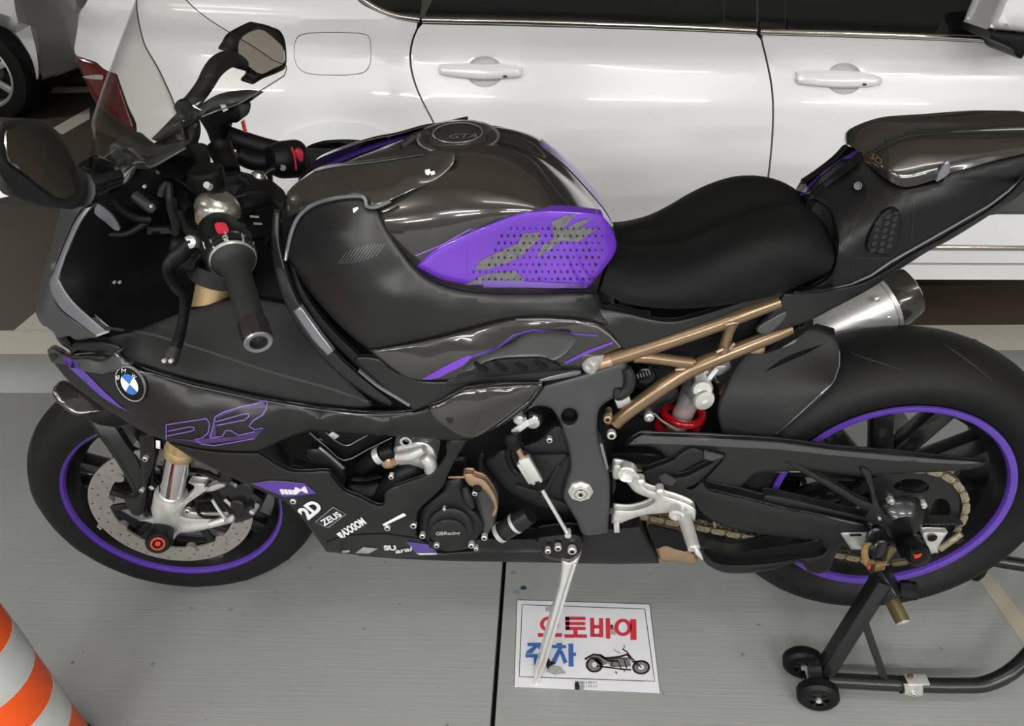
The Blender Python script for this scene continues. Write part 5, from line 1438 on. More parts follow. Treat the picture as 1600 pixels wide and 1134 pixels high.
# resample at the pitch
cl = np.vstack([path, path[:1]])
sl_ = np.r_[0, np.cumsum(np.linalg.norm(np.diff(cl, axis=0), axis=1))]
NL = int(sl_[-1] / .0155) // 2 * 2
pts = np.stack([np.interp(np.linspace(0, sl_[-1], NL, endpoint=False), sl_, cl[:, i]) for i in range(3)], -1)
chain = bpy.data.objects.new('drive_chain', None)
link(chain, bike)
def link_mesh(L, wide):
    out = []
    for cx in (-L / 2, L / 2):
        rng = np.linspace(PI / 2, 3 * PI / 2, 7) if cx < 0 else np.linspace(-PI / 2, PI / 2, 7)
        out += [(cx + .0066 * math.cos(t), .0066 * math.sin(t)) for t in rng]
    k = len(out)
    V, F = [], []
    for y0 in ((-.0095, .0075) if wide else (-.0065, .0045)):
        b = len(V)
        V += [(x, y0, z * (1 if abs(x) > L * .3 else .8)) for x, z in out] + [(x, y0 + .002, z) for x, z in out]
        F += [list(range(b, b + k)), list(range(b + 2 * k - 1, b + k - 1, -1))] + [[b + i, b + k + i, b + k + (i + 1) % k, b + (i + 1) % k] for i in range(k)]
    for cx in (-L / 2, L / 2):
        b = len(V)
        V += [(cx + .0034 * math.cos(t), y, .0034 * math.sin(t)) for y in (-.0112 if wide else -.006, .008) for t in np.linspace(0, 2 * PI, 8, endpoint=False)]
        F += [list(range(b, b + 8))] + [[b + i, b + 8 + i, b + 8 + (i + 1) % 8, b + (i + 1) % 8] for i in range(8)]
    me = bpy.data.meshes.new('chain_link')
    me.from_pydata(V, [], F)
    me.materials.append(M['chain'])
    return me
lm = [link_mesh(.0155, True), link_mesh(.0155, False)]
lm[1].materials[0] = M['olive']
for i in range(NL):
    a, b = pts[i], pts[(i + 1) % NL]
    d = b - a
    o = bpy.data.objects.new('chain_link', lm[i % 2])
    COL.objects.link(o)
    o.parent = chain
    m_ = (a + b) / 2
    o.location = m_
    o.rotation_euler = (0, -math.atan2(d[2], d[0]), 0)
lathe('front_sprocket', [(.003, .046), (-.003, .046)], fc, (0, 1, 0), M['stand'], bike, 24)
# axle blocks, nut and slider
ab = patch('axle_block', zt((160, 375, -.142), (160, 375), (200, 358, -.142), (600, 358, -.142), (600, 375), (520, 470, -.142), (440, 545, -.142), (280, 545, -.142), (280, 545)), M['bright'], bike, step=5, roll=.003, rw=3, thick=.012, n=3)
patch('block_marking', zt((265, 383, -.146), (390, 380, -.146), (390, 400, -.146), (265, 403, -.146)), M['black'], ab, step=4, thick=.001, n=1)
ab2 = patch('axle_block', zt((1060, 358, -.138), (1330, 358, -.138), (1330, 358), (1225, 520, -.138), (1232, 580, -.138), (1232, 580), (1125, 580, -.138), (1085, 470, -.138)), M['bright'], bike, step=5, roll=.003, rw=3, thick=.012, n=3)
lathe('block_hole', [(-.005, .009), (-.006, .008), (-.006, 0)], P(*zt((1150, 400, -.138))[0]), (0, 1, 0), M['black'], ab2, 18)
patch('axle_carrier', zt((540, 360, -.130), (1000, 360, -.130), (1090, 450, -.130), (1060, 640, -.130), (800, 700, -.130), (600, 680, -.130), (480, 560, -.130)), M['stand'], bike, step=8, roll=.008, rw=6, thick=.05, n=3)
s0, s1 = P(*zt((900, 500, -.150))[0]), P(*zt((1010, 620, -.200))[0])
sl2 = lathe('axle_slider', [(-.02, .018), (.0, .023), (.03, .025), (.052, .024), (.058, .020), (.058, .0)], s0, s1 - s0, M['black'], bike, 8)
patch('slider_face', zt((920, 575, -.212), (940, 560, -.212), (1080, 550, -.212), (1115, 600, -.212), (1080, 660, -.212), (1000, 705, -.212), (940, 700, -.212), (915, 650, -.212)), M['black'], sl2, step=4, roll=.002, rw=2, thick=.004, n=3)
patch('slider_logo', zt((945, 595, -.2145), (990, 605, -.2145), (1045, 585, -.2145), (1030, 625, -.2145), (970, 645, -.2145), (965, 615, -.2145)), M['redb'], sl2, step=3, thick=.0006, n=2)
lathe('chain_adjuster', [(0, .006), (.05, .006)], P(*zt((1240, 540, -.135))[0]), P(*zt((1380, 440, -.135))[0]) - P(*zt((1240, 540, -.135))[0]), M['chain'], bike, 10)
# rear hugger
hg = patch('rear_hugger', [(1305, 527, -.02), (1305, 527), (1313, 548, -.03), (1313, 572, -.055), (1306, 592, -.08), (1300, 603, -.095), (1270, 635, -.102), (1230, 664, -.106), (1208, 683, -.108), (1208, 683), (1165, 682, -.106), (1128, 678, -.10), (1128, 678), (1122, 640, -.09), (1136, 600, -.075), (1152, 568, -.055), (1185, 535, -.035), (1225, 522, -.02), (1270, 512, -.01)], M['matte'], bike, step=9, roll=.003, rw=4, thick=.006, n=5, ctrl=[(1240, 570, -.055), (1180, 620, -.095), (1260, 600, -.085)])
decal('hugger_edge', strip2d([(1311, 548), (1311, 570), (1304, 592), (1298, 601), (1250, 645), (1212, 678)], 1.6), [hg], M['edge'], hg, .001)
patch('hugger_far_side', [(1305, 527, -.015), (1250, 505, .05), (1170, 520, .06), (1120, 560, .06), (1140, 600, -.05)], M['matte'], hg, step=12, thick=.005, n=3)
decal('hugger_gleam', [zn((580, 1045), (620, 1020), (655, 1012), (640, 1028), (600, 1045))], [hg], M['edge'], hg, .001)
# ------------------------------------------------------------------ shock absorber
sh0, sh1 = P(*zj((700, 930, -.02))[0]), P(*zj((850, 590, -.02))[0])
shk = lathe('shock_absorber', [(-.02, .020), (.06, .020), (.10, .024), (.135, .024), (.15, .018)], sh0, sh1 - sh0, M['bright'], bike, 28)
u, v, w_ = frame_of(sh1 - sh0)
hel = [sh0 + w_ * (-.05 + .031 * t / (2 * PI) * 1.0) + .036 * (math.cos(t) * u + math.sin(t) * v) for t in np.linspace(0, 3.6 * 2 * PI, 60)]
tube('coil_spring', hel, .0078, M['red'], shk, 10, 2)
rv0 = P(*zj((860, 640, -.055))[0])
rs_ = lathe('shock_reservoir', [(.02, .017), (-.018, .019), (-.022, .016), (-.022, .0)], rv0, (.05, 1, -.1), M['bright'], shk, 28)
rv1 = P(*zj((872, 730, -.075))[0])
lathe('reservoir_cap', [(.04, .019), (-.004, .0205), (-.008, .018), (-.008, .006), (-.004, .005), (-.004, 0)], rv1, (-.25, 1, -.1), M['bright'], shk, 28)
patch('shock_mount', zj((850, 560, -.03), (930, 525, -.03), (1045, 520, -.03), (1040, 545, -.03), (980, 585, -.03), (935, 590, -.03), (900, 640, -.03), (850, 620, -.03)), M['alu'], shk, step=5, roll=.006, rw=4, thick=.03, n=3)
tube('mount_web', zj((905, 610, -.045), (960, 540, -.04)), .005, M['white'], shk, 8, 1, True)
tube('shock_hose', zj((565, 820, -.10), (620, 870, -.09), (720, 930, -.08)), .002, M['bright'], shk, 6, 4, True)
lathe('suspension_bolt', [(.01, .009), (-.004, .009), (-.006, .006), (-.006, .003), (-.003, 0)], P(*zj((535, 842, -.105))[0]), (0, 1, 0), M['bolt'], bike, 18)
patch('linkage_housing', zj((440, 700, -.10), (560, 680, -.10), (650, 640, -.10), (710, 650, -.10), (700, 740, -.10), (620, 780, -.10), (580, 840, -.10), (520, 870, -.10), (440, 800, -.10)), M['stand'], bike, step=7, roll=.008, rw=6, thick=.04, n=3)
patch('electrics_box', zj((590, 535, -.09), (720, 545, -.09), (700, 600, -.09), (600, 650, -.09), (560, 680, -.09), (430, 660, -.09), (440, 540, -.09)), M['black'], bike, step=8, roll=.006, rw=5, thick=.05, n=2)
patch('finned_motor', zj(*[(x, y, -.105) for x, y in ell(512, 595, 72, 62, 14)]), M['stand'], bike, step=5, roll=.012, rw=6, thick=.03, n=3)
for k in range(5):
    bar('motor_fin', zj((462 + k * 18, 575 - k * 5, -.110))[0], zj((470 + k * 18, 600 - k * 5, -.112))[0], .002, .004, M['edge'], bike, px=True, bev=0)
tube('frame_loop', zj((395, 540, -.16), (415, 600, -.162), (400, 670, -.164), (340, 710, -.166), (335, 660, -.166)), [.008, .010, .010, .009, .006], M['matte'], bike, 12, 5, True)
bar('plate_tab', zj((330, 760, -.14))[0], zj((420, 735, -.14))[0], .02, .006, M['alu'], bike, px=True)
patch('rear_gap_backing', [(925, 560, .03), (1010, 540, .03), (1120, 600, .03), (1130, 760, .03), (1080, 850, .03), (1000, 860, .02), (930, 850, .02)], M['black'], bike, step=14, thick=.10, n=2)  # black backing added so the gaps around the shock look dark
# ------------------------------------------------------------------ bronze subframe
lf = zj((190, 520, -.152), (260, 500, -.150), (540, 410, -.142), (900, 290, -.132), (1150, 195, -.125), (1345, 125, -.118))
s1_ = tube('subframe_tube', lf, [.0115, .0125, .0125, .012, .012, .011], M['bronze'], bike, 16, 5, True)
s2_ = tube('subframe_tube', zj((320, 885, -.148), (420, 800, -.146), (600, 670, -.141), (780, 555, -.135), (960, 475, -.128), (1150, 400, -.12), (1300, 340, -.112), (1420, 290, -.105)), [.0115, .0125, .0135, .0135, .013, .012, .012, .010], M['bronze'], bike, 16, 5, True)
s3_ = tube('subframe_brace', zj((440, 470, -.146), (540, 475, -.145), (700, 495, -.141), (800, 505, -.138)), .0095, M['bronze'], bike, 14, 4, True)
s4_ = tube('subframe_brace', zj((1055, 250, -.130), (1030, 320, -.130), (1000, 430, -.129)), [.011, .0085, .010], M['bronze'], bike, 14, 4, True)
for s in (s1_, s2_, s3_, s4_):
    mirrored(s)
for a, b in (((1010, 268), (1090, 255)), ((960, 440), (1000, 420)), ((1040, 420), (1070, 385)), ((700, 550), (760, 545)), ((790, 530), (825, 490)), ((500, 468), (535, 455))):
    tube('weld_bead', zj(a + (-.142,), ((a[0] + b[0]) / 2, (a[1] + b[1]) / 2 - 3, -.142), b + (-.142,)), .003, M['copper'], bike, 8, 3, True)
lathe('subframe_bolt', [(.03, .0125), (0, .0135), (-.004, .012), (-.004, .007), (0, .006), (0, 0)], P(*zj((165, 530, -.168))[0]), (.5, .8, .1), M['bolt'], bike, 20)
lathe('subframe_collar', [(-.012, .0135), (.012, .0135)], P(*zj((255, 505, -.150))[0]), P(*lf[2]) - P(*lf[1]), M['copper'], bike, 18)
patch('frame_foot', zj((260, 850, -.15), (275, 820, -.15), (305, 820, -.15), (320, 870, -.15), (400, 845, -.15), (385, 880, -.15), (345, 920, -.15), (310, 890, -.15), (265, 890, -.15)), M['copper'], bike, step=4, roll=.003, rw=3, thick=.016, n=3)
patch('subframe_tab', zj((1140, 420, -.115), (1245, 395, -.112), (1255, 440, -.112), (1180, 450, -.114)), M['copper'], bike, step=5, roll=.003, rw=3, thick=.02, n=2)
patch('inner_tray', zj((420, 470, -.10), (600, 420, -.10), (1000, 300, -.10), (1280, 180, -.095), (1260, 320, -.095), (1000, 440, -.10), (800, 560, -.10), (600, 540, -.10)), M['black'], bike, step=10, thick=.19, n=2)
# black strip below the seat
us = patch('under_seat_panel', zj((0, 140, -.135), (200, 160, -.137), (400, 195, -.14), (560, 235, -.141), (700, 245, -.140), (900, 195, -.135), (1150, 115, -.128), (1370, 65, -.118), (1350, 105, -.118), (1150, 170, -.126), (900, 262, -.135), (620, 360, -.145), (420, 420, -.150), (370, 415, -.152), (300, 330, -.152), (200, 270, -.152), (60, 245, -.15), (0, 240, -.15)), M['satin'], bike, step=7, roll=.004, rw=4, thick=.012, n=4)
mirrored(us)
# ------------------------------------------------------------------ seat
rows = [
    [(960, 377, 0), (990, 380, 0), (1030, 379, 0), (1075, 370, 0), (1120, 350, 0), (1165, 331, 0), (1205, 320, 0), (1245, 316, 0), (1272, 325, 0), (1290, 345, 0)],
    [(958, 384, -.035), (988, 390, -.045), (1030, 390, -.055), (1075, 383, -.065), (1120, 364, -.07), (1165, 344, -.072), (1206, 333, -.07), (1246, 330, -.068), (1274, 338, -.064), (1292, 357, -.058)],
    [(955, 398, -.065), (986, 408, -.08), (1030, 410, -.095), (1075, 407, -.115), (1120, 394, -.128), (1165, 377, -.130), (1208, 365, -.128), (1248, 362, -.122), (1278, 368, -.112), (1300, 380, -.10)],
    [(950, 415, -.09), (982, 430, -.108), (1028, 437, -.125), (1075, 437, -.140), (1120, 427, -.150), (1165, 413, -.153), (1208, 400, -.150), (1248, 396, -.144), (1280, 398, -.134), (1304, 402, -.120)],
    [(943, 435, -.105), (978, 455, -.125), (1026, 465, -.140), (1074, 466, -.150), (1120, 459, -.156), (1165, 450, -.157), (1208, 440, -.153), (1246, 430, -.147), (1276, 424, -.138), (1299, 419, -.126)],
    [(938, 455, -.112), (976, 473, -.128), (1024, 481, -.138), (1074, 482, -.145), (1120, 478, -.149), (1165, 472, -.149), (1208, 462, -.146), (1243, 448, -.140), (1270, 436, -.132), (1290, 428, -.124)],
]
seat = grid('seat', rows, M['seat'], bike, nu=4, nv=4, mirror_join=True, angle=80)
patch('seat_base', [(940, 450, -.10), (980, 465, -.10), (1080, 474, -.10), (1200, 456, -.10), (1285, 420, -.10), (1290, 380, -.06), (1200, 380, -.06), (1060, 420, -.06), (960, 410, -.06)], M['black'], seat, step=14, thick=.16, n=3)
# ------------------------------------------------------------------ tail
tp = patch('tail_side_panel', zn((600, 822, -.118), (700, 800, -.122), (790, 745, -.126), (820, 640, -.124), (815, 560, -.105), (790, 480, -.075), (720, 425, -.042), (720, 425), (760, 390, -.038), (870, 300, -.036), (925, 262, -.042), (925, 262), (1030, 348, -.085), (1105, 382, -.108), (1105, 382), (1240, 352, -.112), (1285, 318, -.112), (1450, 275, -.106), (1600, 240, -.096), (1720, 215, -.080), (1720, 215), (1720, 270, -.09), (1600, 330, -.105), (1540, 400, -.112), (1460, 462, -.117), (1300, 560, -.121), (1130, 655, -.124), (1000, 735, -.127), (900, 780, -.127), (760, 808, -.124)), M['tailp'], bike, step=8, roll=.006, rw=5, thick=.010, n=4, ctrl=zn((950, 560, -.118), (1100, 480, -.122), (860, 640, -.122), (1000, 640, -.126), (1300, 450, -.124)), mirror=True)
decal('tail_edge_highlight', strip2d(zn((640, 818), (760, 806), (880, 780), (960, 745), (1040, 690), (1100, 655), (1250, 570), (1450, 455), (1530, 395), (1590, 335)), 3), [tp], M['edge'], tp, .001)  # light strip painting in the highlight along the panel's lower edge
tl_ = patch('tail_lower_panel', zn((600, 822, -.120), (600, 822), (760, 812, -.126), (900, 785, -.128), (1000, 740, -.128), (1130, 660, -.126), (1300, 566, -.122), (1465, 465, -.118), (1545, 402, -.114), (1600, 345, -.108), (1600, 395, -.09), (1460, 492, -.095), (1300, 592, -.10), (1200, 645, -.104), (1090, 715, -.108), (960, 800, -.112), (800, 885, -.116), (680, 945, -.118), (520, 992, -.120), (520, 992), (484, 972, -.120), (484, 972), (540, 910, -.120), (580, 850, -.12)), M['satin'], bike, step=8, roll=.004, rw=4, thick=.008, n=4, mirror=True)
patch('panel_tip', zn((484, 972, -.124), (540, 930, -.124), (610, 895, -.124), (600, 930, -.124), (560, 970, -.124), (520, 992, -.124)), M['graph'], tl_, step=5, roll=.002, rw=3, thick=.004, n=3)
decal('tail_crease', strip2d(zn((878, 312), (930, 335), (952, 375), (945, 430), (900, 520), (860, 610), (838, 655)), 1.6), [tp], M['satin'], tp, .0008)
decal('tail_crease', strip2d(zn((1040, 470), (1040, 430), (1110, 400), (1140, 440), (1130, 560), (1118, 640), (1060, 672), (890, 672), (876, 740)), 1.6), [tp], M['satin'], tp, .0008)
lathe('seat_lock', [(.01, .006), (-.0015, .006), (-.0015, .0042), (.0, .004), (.0, 0)], P(*zn((905, 374, -.078))[0]), (.1, 1, -.5), M['stand'], tp, 18, False)
vt2 = patch('tail_vent', zn((945, 640, -.131), (955, 580, -.131), (1000, 500, -.128), (1040, 470, -.126), (1080, 480, -.126), (1085, 560, -.129), (1065, 630, -.131), (1030, 660, -.132), (980, 655, -.132)), M['tailp'], bike, step=5, roll=.002, rw=4, thick=.008, n=4)
for j in range(6):
    for i in range(3):
        x, y = 975 + i * 34 + j * 6 - 8, 640 - j * 28 - i * 9 + (i % 2) * 10
        if 950 < x < 1080 and 470 < y < 655:
            stud('vent_cell', zn(*ell(x, y, 13, 9, 10, -.7)), [vt2], M['gap'], vt2, .0012, 4, n=1)
tr_ = patch('tail_top_panel', zn((660, 412, .03), (660, 412), (750, 322, .034), (870, 238, .038), (918, 218, .04), (918, 218), (925, 262, -.040), (760, 392, -.036), (718, 430, -.040)), M['tailp'], bike, step=7, roll=.006, rw=6, thick=.02, n=3)
decal('tail_purple', [zn((664, 412), (752, 325), (872, 240), (918, 221), (880, 262), (840, 265), (880, 240), (880, 235), (752, 333), (676, 415))], [tr_], M['purple_d'], tr_, .001)
# carbon seat cowl
rows = [
    [(1345, 240, 0), (1380, 222, 0), (1415, 208, 0), (1450, 204, 0), (1520, 200, 0), (1601, 197, 0), (1670, 196, 0)],
    [(1346, 241, -.012), (1381, 225, -.03), (1416, 213, -.035), (1452, 210, -.04), (1522, 207, -.04), (1602, 204, -.038), (1668, 202, -.034)],
    [(1348, 244, -.025), (1384, 236, -.062), (1420, 228, -.072), (1456, 226, -.078), (1526, 222, -.078), (1603, 214, -.072), (1666, 209, -.062)],
    [(1349, 249, -.037), (1386, 262, -.092), (1419, 268, -.104), (1460, 258, -.106), (1530, 240, -.100), (1603, 227, -.092), (1664, 218, -.080)],
    [(1349, 252, -.040), (1387, 281, -.098), (1417, 292, -.110), (1466, 279, -.112), (1535, 256, -.107), (1603, 239, -.099), (1662, 226, -.086)],
]
cw = grid('seat_cowl', rows, M['gloss'], bike, nu=4, nv=4, mirror_join=True, angle=30)
text_decal('cowl_badge', 'SD', zn((958, 258), (1006, 290), (1012, 268), (972, 240)), [cw], M['yellow'], cw, .002, bold=.0)
decal('badge_frame', strip2d(zn((930, 255), (1028, 330), (1034, 260), (1020, 182)), 1.2), [cw], M['gap'], cw, .001)
patch('cowl_notch', zn((1230, 352, -.118), (1262, 285, -.116), (1285, 268, -.116), (1290, 318, -.116), (1250, 350, -.118)), M['edge'], cw, step=4, roll=.002, rw=2, thick=.004, n=2)
patch('tail_core', zn((640, 800, -.06), (720, 460, -.04), (930, 280, -.04), (1100, 260, -.05), (1600, 210, -.05), (1690, 215, -.04), (1600, 310, -.06), (1450, 430, -.07), (1100, 640, -.08)), M['black'], bike, step=16, thick=.03, n=2)
pbk = patch('plate_bracket', zn((1460, 490, -.05), (1480, 492, -.05), (1600, 492, -.05), (1720, 492, -.05), (1720, 300, -.05), (1600, 350, -.06), (1540, 410, -.06)), M['graph'], bike, step=8, roll=.004, rw=4, thick=.10, n=2)
# silencer on the far side
m0, m1 = P(1250, 535, .16), P(1425, 452, .20)
md = (m1 - m0) / np.linalg.norm(m1 - m0)
ML = np.linalg.norm(m1 - m0)
sil = lathe('silencer', [(-.10, .028), (-.03, .040), (.04, .052), (ML * .78, .058)], m0, md, M['alu'], bike, 36, False)
lathe('silencer_cap', [(ML * .76, .0605), (ML * .86, .059), (ML * .98, .050), (ML, .040), (ML * .97, .030), (ML * .90, .028)], m0, md, M['gloss'], sil, 36, False)
lathe('silencer_band', [(ML * .74, .0595), (ML * .77, .0612)], m0, md, M['alu'], sil, 36, False)
for q in ((1370, 467), (1388, 495)):
    lathe('rivet', [(.004, .006), (-.004, .005), (-.006, 0)], P(q[0], q[1], .135), (0, 1, -.3), M['bolt'], sil, 12)
tube('exhaust_pipe', [m0 - md * .1, m0 - md * .25 + np.array([0, -.03, -.05]), P(1120, 640, .10), P(1040, 800, .05)], [.028, .026, .026, .028], M['copper'], sil, 16, 5)
patch('silencer_hanger', zj((1500, 250, -.04), (1560, 230, -.04), (1580, 260, -.04), (1530, 275, -.04)), M['copper'], bike, step=4, thick=.02, n=2, roll=.003, rw=2)
patch('tail_underside', zj((1260, 440, -.09), (1400, 330, -.08), (1500, 260, -.07), (1560, 240, -.06), (1540, 290, -.06), (1400, 390, -.07), (1290, 440, -.08)), M['black'], bike, step=7, thick=.05, n=3)

# ------------------------------------------------------------------ rear paddock stand
ps = thing('paddock_stand', 'black tubular rear paddock stand with small wheels lifting the rear tyre', 'paddock stand', (.65, 0, 0))
SY = .27
zb_ = .040
def stand_side(s):
    base0 = np.array([.600, s * SY, zb_ + .012])
    t = tube('base_tube', [base0, np.array([.76, s * SY, zb_ + .004]), np.array([.845, s * SY, zb_ + .004]), np.array([.90, s * (SY - .002), zb_ + .010]), np.array([.955, s * (SY - .02), zb_ + .035]), np.array([1.03, s * (SY - .075), zb_ + .062]), np.array([1.09, s * (SY - .12), zb_ + .07])], .0145, M['stand'], ps, 16, 6)
    return t
stand_side(-1)
tube('base_tube', [np.array([.600, SY, zb_ + .012]), np.array([.72, .225, zb_ + .006]), np.array([.86, .13, zb_ + .006]), np.array([.97, .055, zb_ + .012]), np.array([1.06, .03, zb_ + .02]), np.array([1.14, -.005, zb_ + .03]), np.array([1.15, -.08, zb_ + .05]), np.array([1.09, -.15, zb_ + .07])], .0145, M['stand'], ps, 16, 6)
up0, up1 = P(1279, 1062, -.262), P(1378, 905, -.215)
u1 = bar('upright', up0, up1, .030, .030, M['stand'], ps, up=(0, 1, 0), bev=.004)
mirrored(u1)
hd = bar('adapter_sleeve', P(1372, 893, -.19), P(1398, 935, -.232), .032, .032, M['stand'], ps, up=(0, .5, .8), bev=.003)
mirrored(hd)
ba = bar('adapter_bar', P(1366, 884, -.165), P(1411, 972, -.262), .020, .020, M['olive'], ps, up=(0, .5, .8), bev=.0025)
mirrored(ba)
bar('bar_end_cap', P(1408, 966, -.256), P(1412, 974, -.264), .0175, .0175, M['grey'], ba, up=(0, .5, .8), bev=.002)
kn = lathe('clamp_knob', [(0, .008), (.012, .008), (.014, .0165), (.028, .0185), (.034, .016), (.034, .0)], P(1393, 920, -.215), P(1420, 922, -.222) - P(1393, 920, -.215), M['black'], ps, 8)
lathe('knob_cap', [(.033, .016), (.040, .017), (.043, .012), (.043, 0)], P(1393, 920, -.215), P(1420, 922, -.222) - P(1393, 920, -.215), M['black'], kn, 8)
br_ = bar('brace_bar', P(1352, 975, -.236), P(1384, 1066, -.272), .014, .006, M['stand'], ps, up=(0, 1, 0))
mirrored(br_)
bar('axle_post', P(1272, 1035, -.27), P(1275, 1075, -.27), .022, .022, M['stand'], ps)
for (c, ax) in ((P(1277, 1087, -.292), (.15, 1, .05)), (P(1253, 1040, -.222), (.15, 1, .05)),):
    for s in (1, -1):
        cc = np.array(c) * np.array([1, s, 1])
        cc[2] = .0395
        axx = (ax[0], ax[1] * s, ax[2] * 0)
        w = lathe('stand_wheel', [(-.012, .018), (-.014, .022), (-.014, .032), (-.008, .0385), (.008, .0385), (.014, .032), (.014, .022), (.012, .018)], cc, axx, M['black'], ps, 32, False)
        lathe('wheel_hub', [(-.010, .0), (-.013, .008), (-.009, .010), (-.006, .0185), (.006, .0185)], cc, axx, M['stand'], w, 20)
        uu, vv, ww = frame_of(np.array(axx, float))
        for k in range(5):
            a = 2 * PI * k / 5
            d = math.cos(a) * uu + math.sin(a) * vv
            bar('wheel_spoke', cc + d * .008 - ww * .011, cc + d * .022 - ww * .011, .004, .004, M['matte'], w, bev=0)
        lathe('wheel_bolt', [(-.010, .0055), (-.0165, .0055), (-.0175, .003), (-.0175, 0)], cc, axx, M['bolt'], w, 6)
lathe('stand_foot', [(-.045, .012), (-.03, .017), (.0, .017)], (1.03, .035, .05), (.15, .1, 1), M['black'], ps, 16)
tube('wheel_axle', [np.array([.575, -.30, .0395]), np.array([.575, -.2, .0395])], .006, M['bolt'], ps, 10)
tube('wheel_axle', [np.array([.575, .30, .0395]), np.array([.575, .2, .0395])], .006, M['bolt'], ps, 10)
cp = patch('clamp_plate', zm((852, 888, -.288), (968, 888, -.288), (968, 945, -.288), (910, 952, -.288), (852, 938, -.288)), M['bolt'], ps, step=5, roll=.002, rw=2, thick=.006, n=1)
bolt(*zm((910, 940))[0], -.292, .004, cp)
box('clamp_top', (.745, -.283, .0605), (.785, -.262, .0655), M['bolt'], ps, .001)
lathe('clamp_nut', [(0, .005), (.010, .005)], (.752, -.270, .064), (0, 0, 1), M['olive'], ps, 6)
lathe('pipe_collar', [(-.004, .0165), (.004, .0165)], (.742, -SY, zb_ + .004), (1, 0, 0), M['stand'], ps, 18, False)
box('weld_foot', (.705, -.276, .055), (.73, -.262, .0635), M['stand'], ps, .002)

# webbing strap and rags tied round the stand head
stp = thing('tie_strap', 'yellow and brown webbing strap knotted round the head of the paddock stand', 'strap', tuple(P(1360, 880, -0.212)))
g = [zt((440, 470, -0.187), (405, 500, -0.192), (385, 580, -0.202), (400, 680, -0.212), (450, 740, -0.217)), zt((505, 478, -0.187), (470, 520, -0.194), (460, 590, -0.204), (480, 660, -0.214), (500, 715, -0.219))]
grid('strap_band', g, M['yellow'], stp, nu=5, nv=2, thick=.003)
g = [zt((455, 690, -0.216), (520, 700, -0.222), (580, 730, -0.227), (640, 760, -0.229)), zt((480, 660, -0.214), (540, 680, -0.222), (600, 690, -0.227), (650, 700, -0.228))]
grid('strap_band', g, M['yellow'], stp, nu=5, nv=2, thick=.003)
for k in range(4):
    tube('strap_cord', zt((545 + k * 28, 770 - k * 4, -0.222), (552 + k * 28, 730 - k * 6, -0.234), (575 + k * 26, 690 - k * 4, -0.228)), .0022, M['yellow'], stp, 8, 4, True)
patch('strap_flap', zt((650, 700, -0.222), (670, 590, -0.222), (690, 535, -0.222), (740, 528, -0.222), (775, 550, -0.222), (720, 620, -0.222), (670, 690, -0.222)), M['olive'], stp, step=4, roll=.002, rw=2, thick=.004, n=3)
patch('strap_buckle', zt((720, 700, -0.212), (730, 685, -0.212), (880, 665, -0.212), (885, 710, -0.212), (725, 735, -0.212)), M['olive'], stp, step=5, roll=.002, rw=2, thick=.006, n=2)
patch('dark_rag', zt((500, 520, -0.197), (560, 440, -0.192), (640, 430, -0.192), (700, 470, -0.192), (690, 560, -0.197), (650, 650, -0.202), (540, 660, -0.207), (490, 600, -0.202)), M['stand'], stp, step=5, roll=.01, rw=6, thick=.03, n=4)
patch('red_tag', zt((455, 745, -0.221), (480, 700, -0.221), (490, 735, -0.221), (470, 765, -0.221)), M['redp'], stp, step=3, thick=.001, n=2)
# ------------------------------------------------------------------ nose, cockpit and bars
nf = patch('nose_fairing', [(200, 262, -.125), (150, 300, -.135), (118, 340, -.145), (100, 380, -.15), (84, 425, -.158), (79, 446, -.160), (92, 480, -.172), (122, 505, -.184), (152, 527, -.195), (152, 527), (120, 531, -.180), (108, 525, -.170), (92, 527, -.155), (76, 512, -.135), (66, 508, -.115), (57, 492, -.09), (56, 472, -.07), (64, 440, -.07), (78, 390, -.065), (90, 345, -.055), (98, 322, -.05), (130, 296, -.04), (160, 270, -.03)], M['graph'], bike, step=8, roll=.004, rw=4, thick=.006, n=4, ctrl=[(80, 490, -.145), (95, 420, -.125)], mirror=True)
ln = patch('nose_edge_strip', [(198, 284, -.128), (205, 262, -.125), (170, 290, -.132), (140, 317, -.140), (118, 344, -.146), (100, 384, -.152), (84, 425, -.160), (77, 445, -.163), (92, 478, -.176), (120, 502, -.188), (152, 527, -.200), (152, 527), (170, 519, -.200), (170, 519), (140, 494, -.193), (113, 468, -.180), (95, 440, -.168), (94, 430, -.165), (107, 392, -.156), (128, 346, -.149), (150, 318, -.142), (175, 296, -.135)], M['edge'], bike, step=5, roll=.004, rw=4, thick=.012, n=4)
mirrored(ln)
patch('strip_end', zc((605, 965, -.204), (605, 965), (680, 938, -.205), (680, 938), (672, 930, -.203), (600, 955, -.202)), M['bright'], ln, step=3, thick=.003, n=1)
hl = patch('headlamp', [(84, 512, -.130), (100, 518, -.14), (108, 530, -.155), (114, 548, -.165), (104, 544, -.155), (92, 535, -.14), (86, 524, -.132)], M['carglass'], bike, step=4, roll=.006, rw=5, thick=.03, n=4, mirror=True)
nb = patch('nose_core', [(66, 505, -.03), (58, 470, -.02), (70, 420, -.02), (100, 330, -.02), (150, 285, -.02), (220, 262, -.02), (180, 330, -.10), (120, 380, -.12), (100, 440, -.13), (150, 515, -.17), (110, 528, -.13)], M['black'], bike, step=12, thick=.10, n=3)
wl = patch('winglet', zd((295, 110, -.150), (330, 95, -.150), (380, 130, -.165), (430, 150, -.178), (470, 165, -.186), (540, 160, -.192), (640, 175, -.2), (720, 128, -.206), (760, 95, -.206), (770, 100, -.206), (745, 135, -.207), (800, 190, -.211), (830, 190, -.213), (810, 205, -.214), (720, 235, -.214), (640, 250, -.210), (560, 240, -.204), (480, 225, -.195), (400, 195, -.182), (350, 190, -.172), (320, 180, -.162)), M['graph'], bike, step=6, roll=.004, rw=4, thick=.010, n=4)
mirrored(wl)
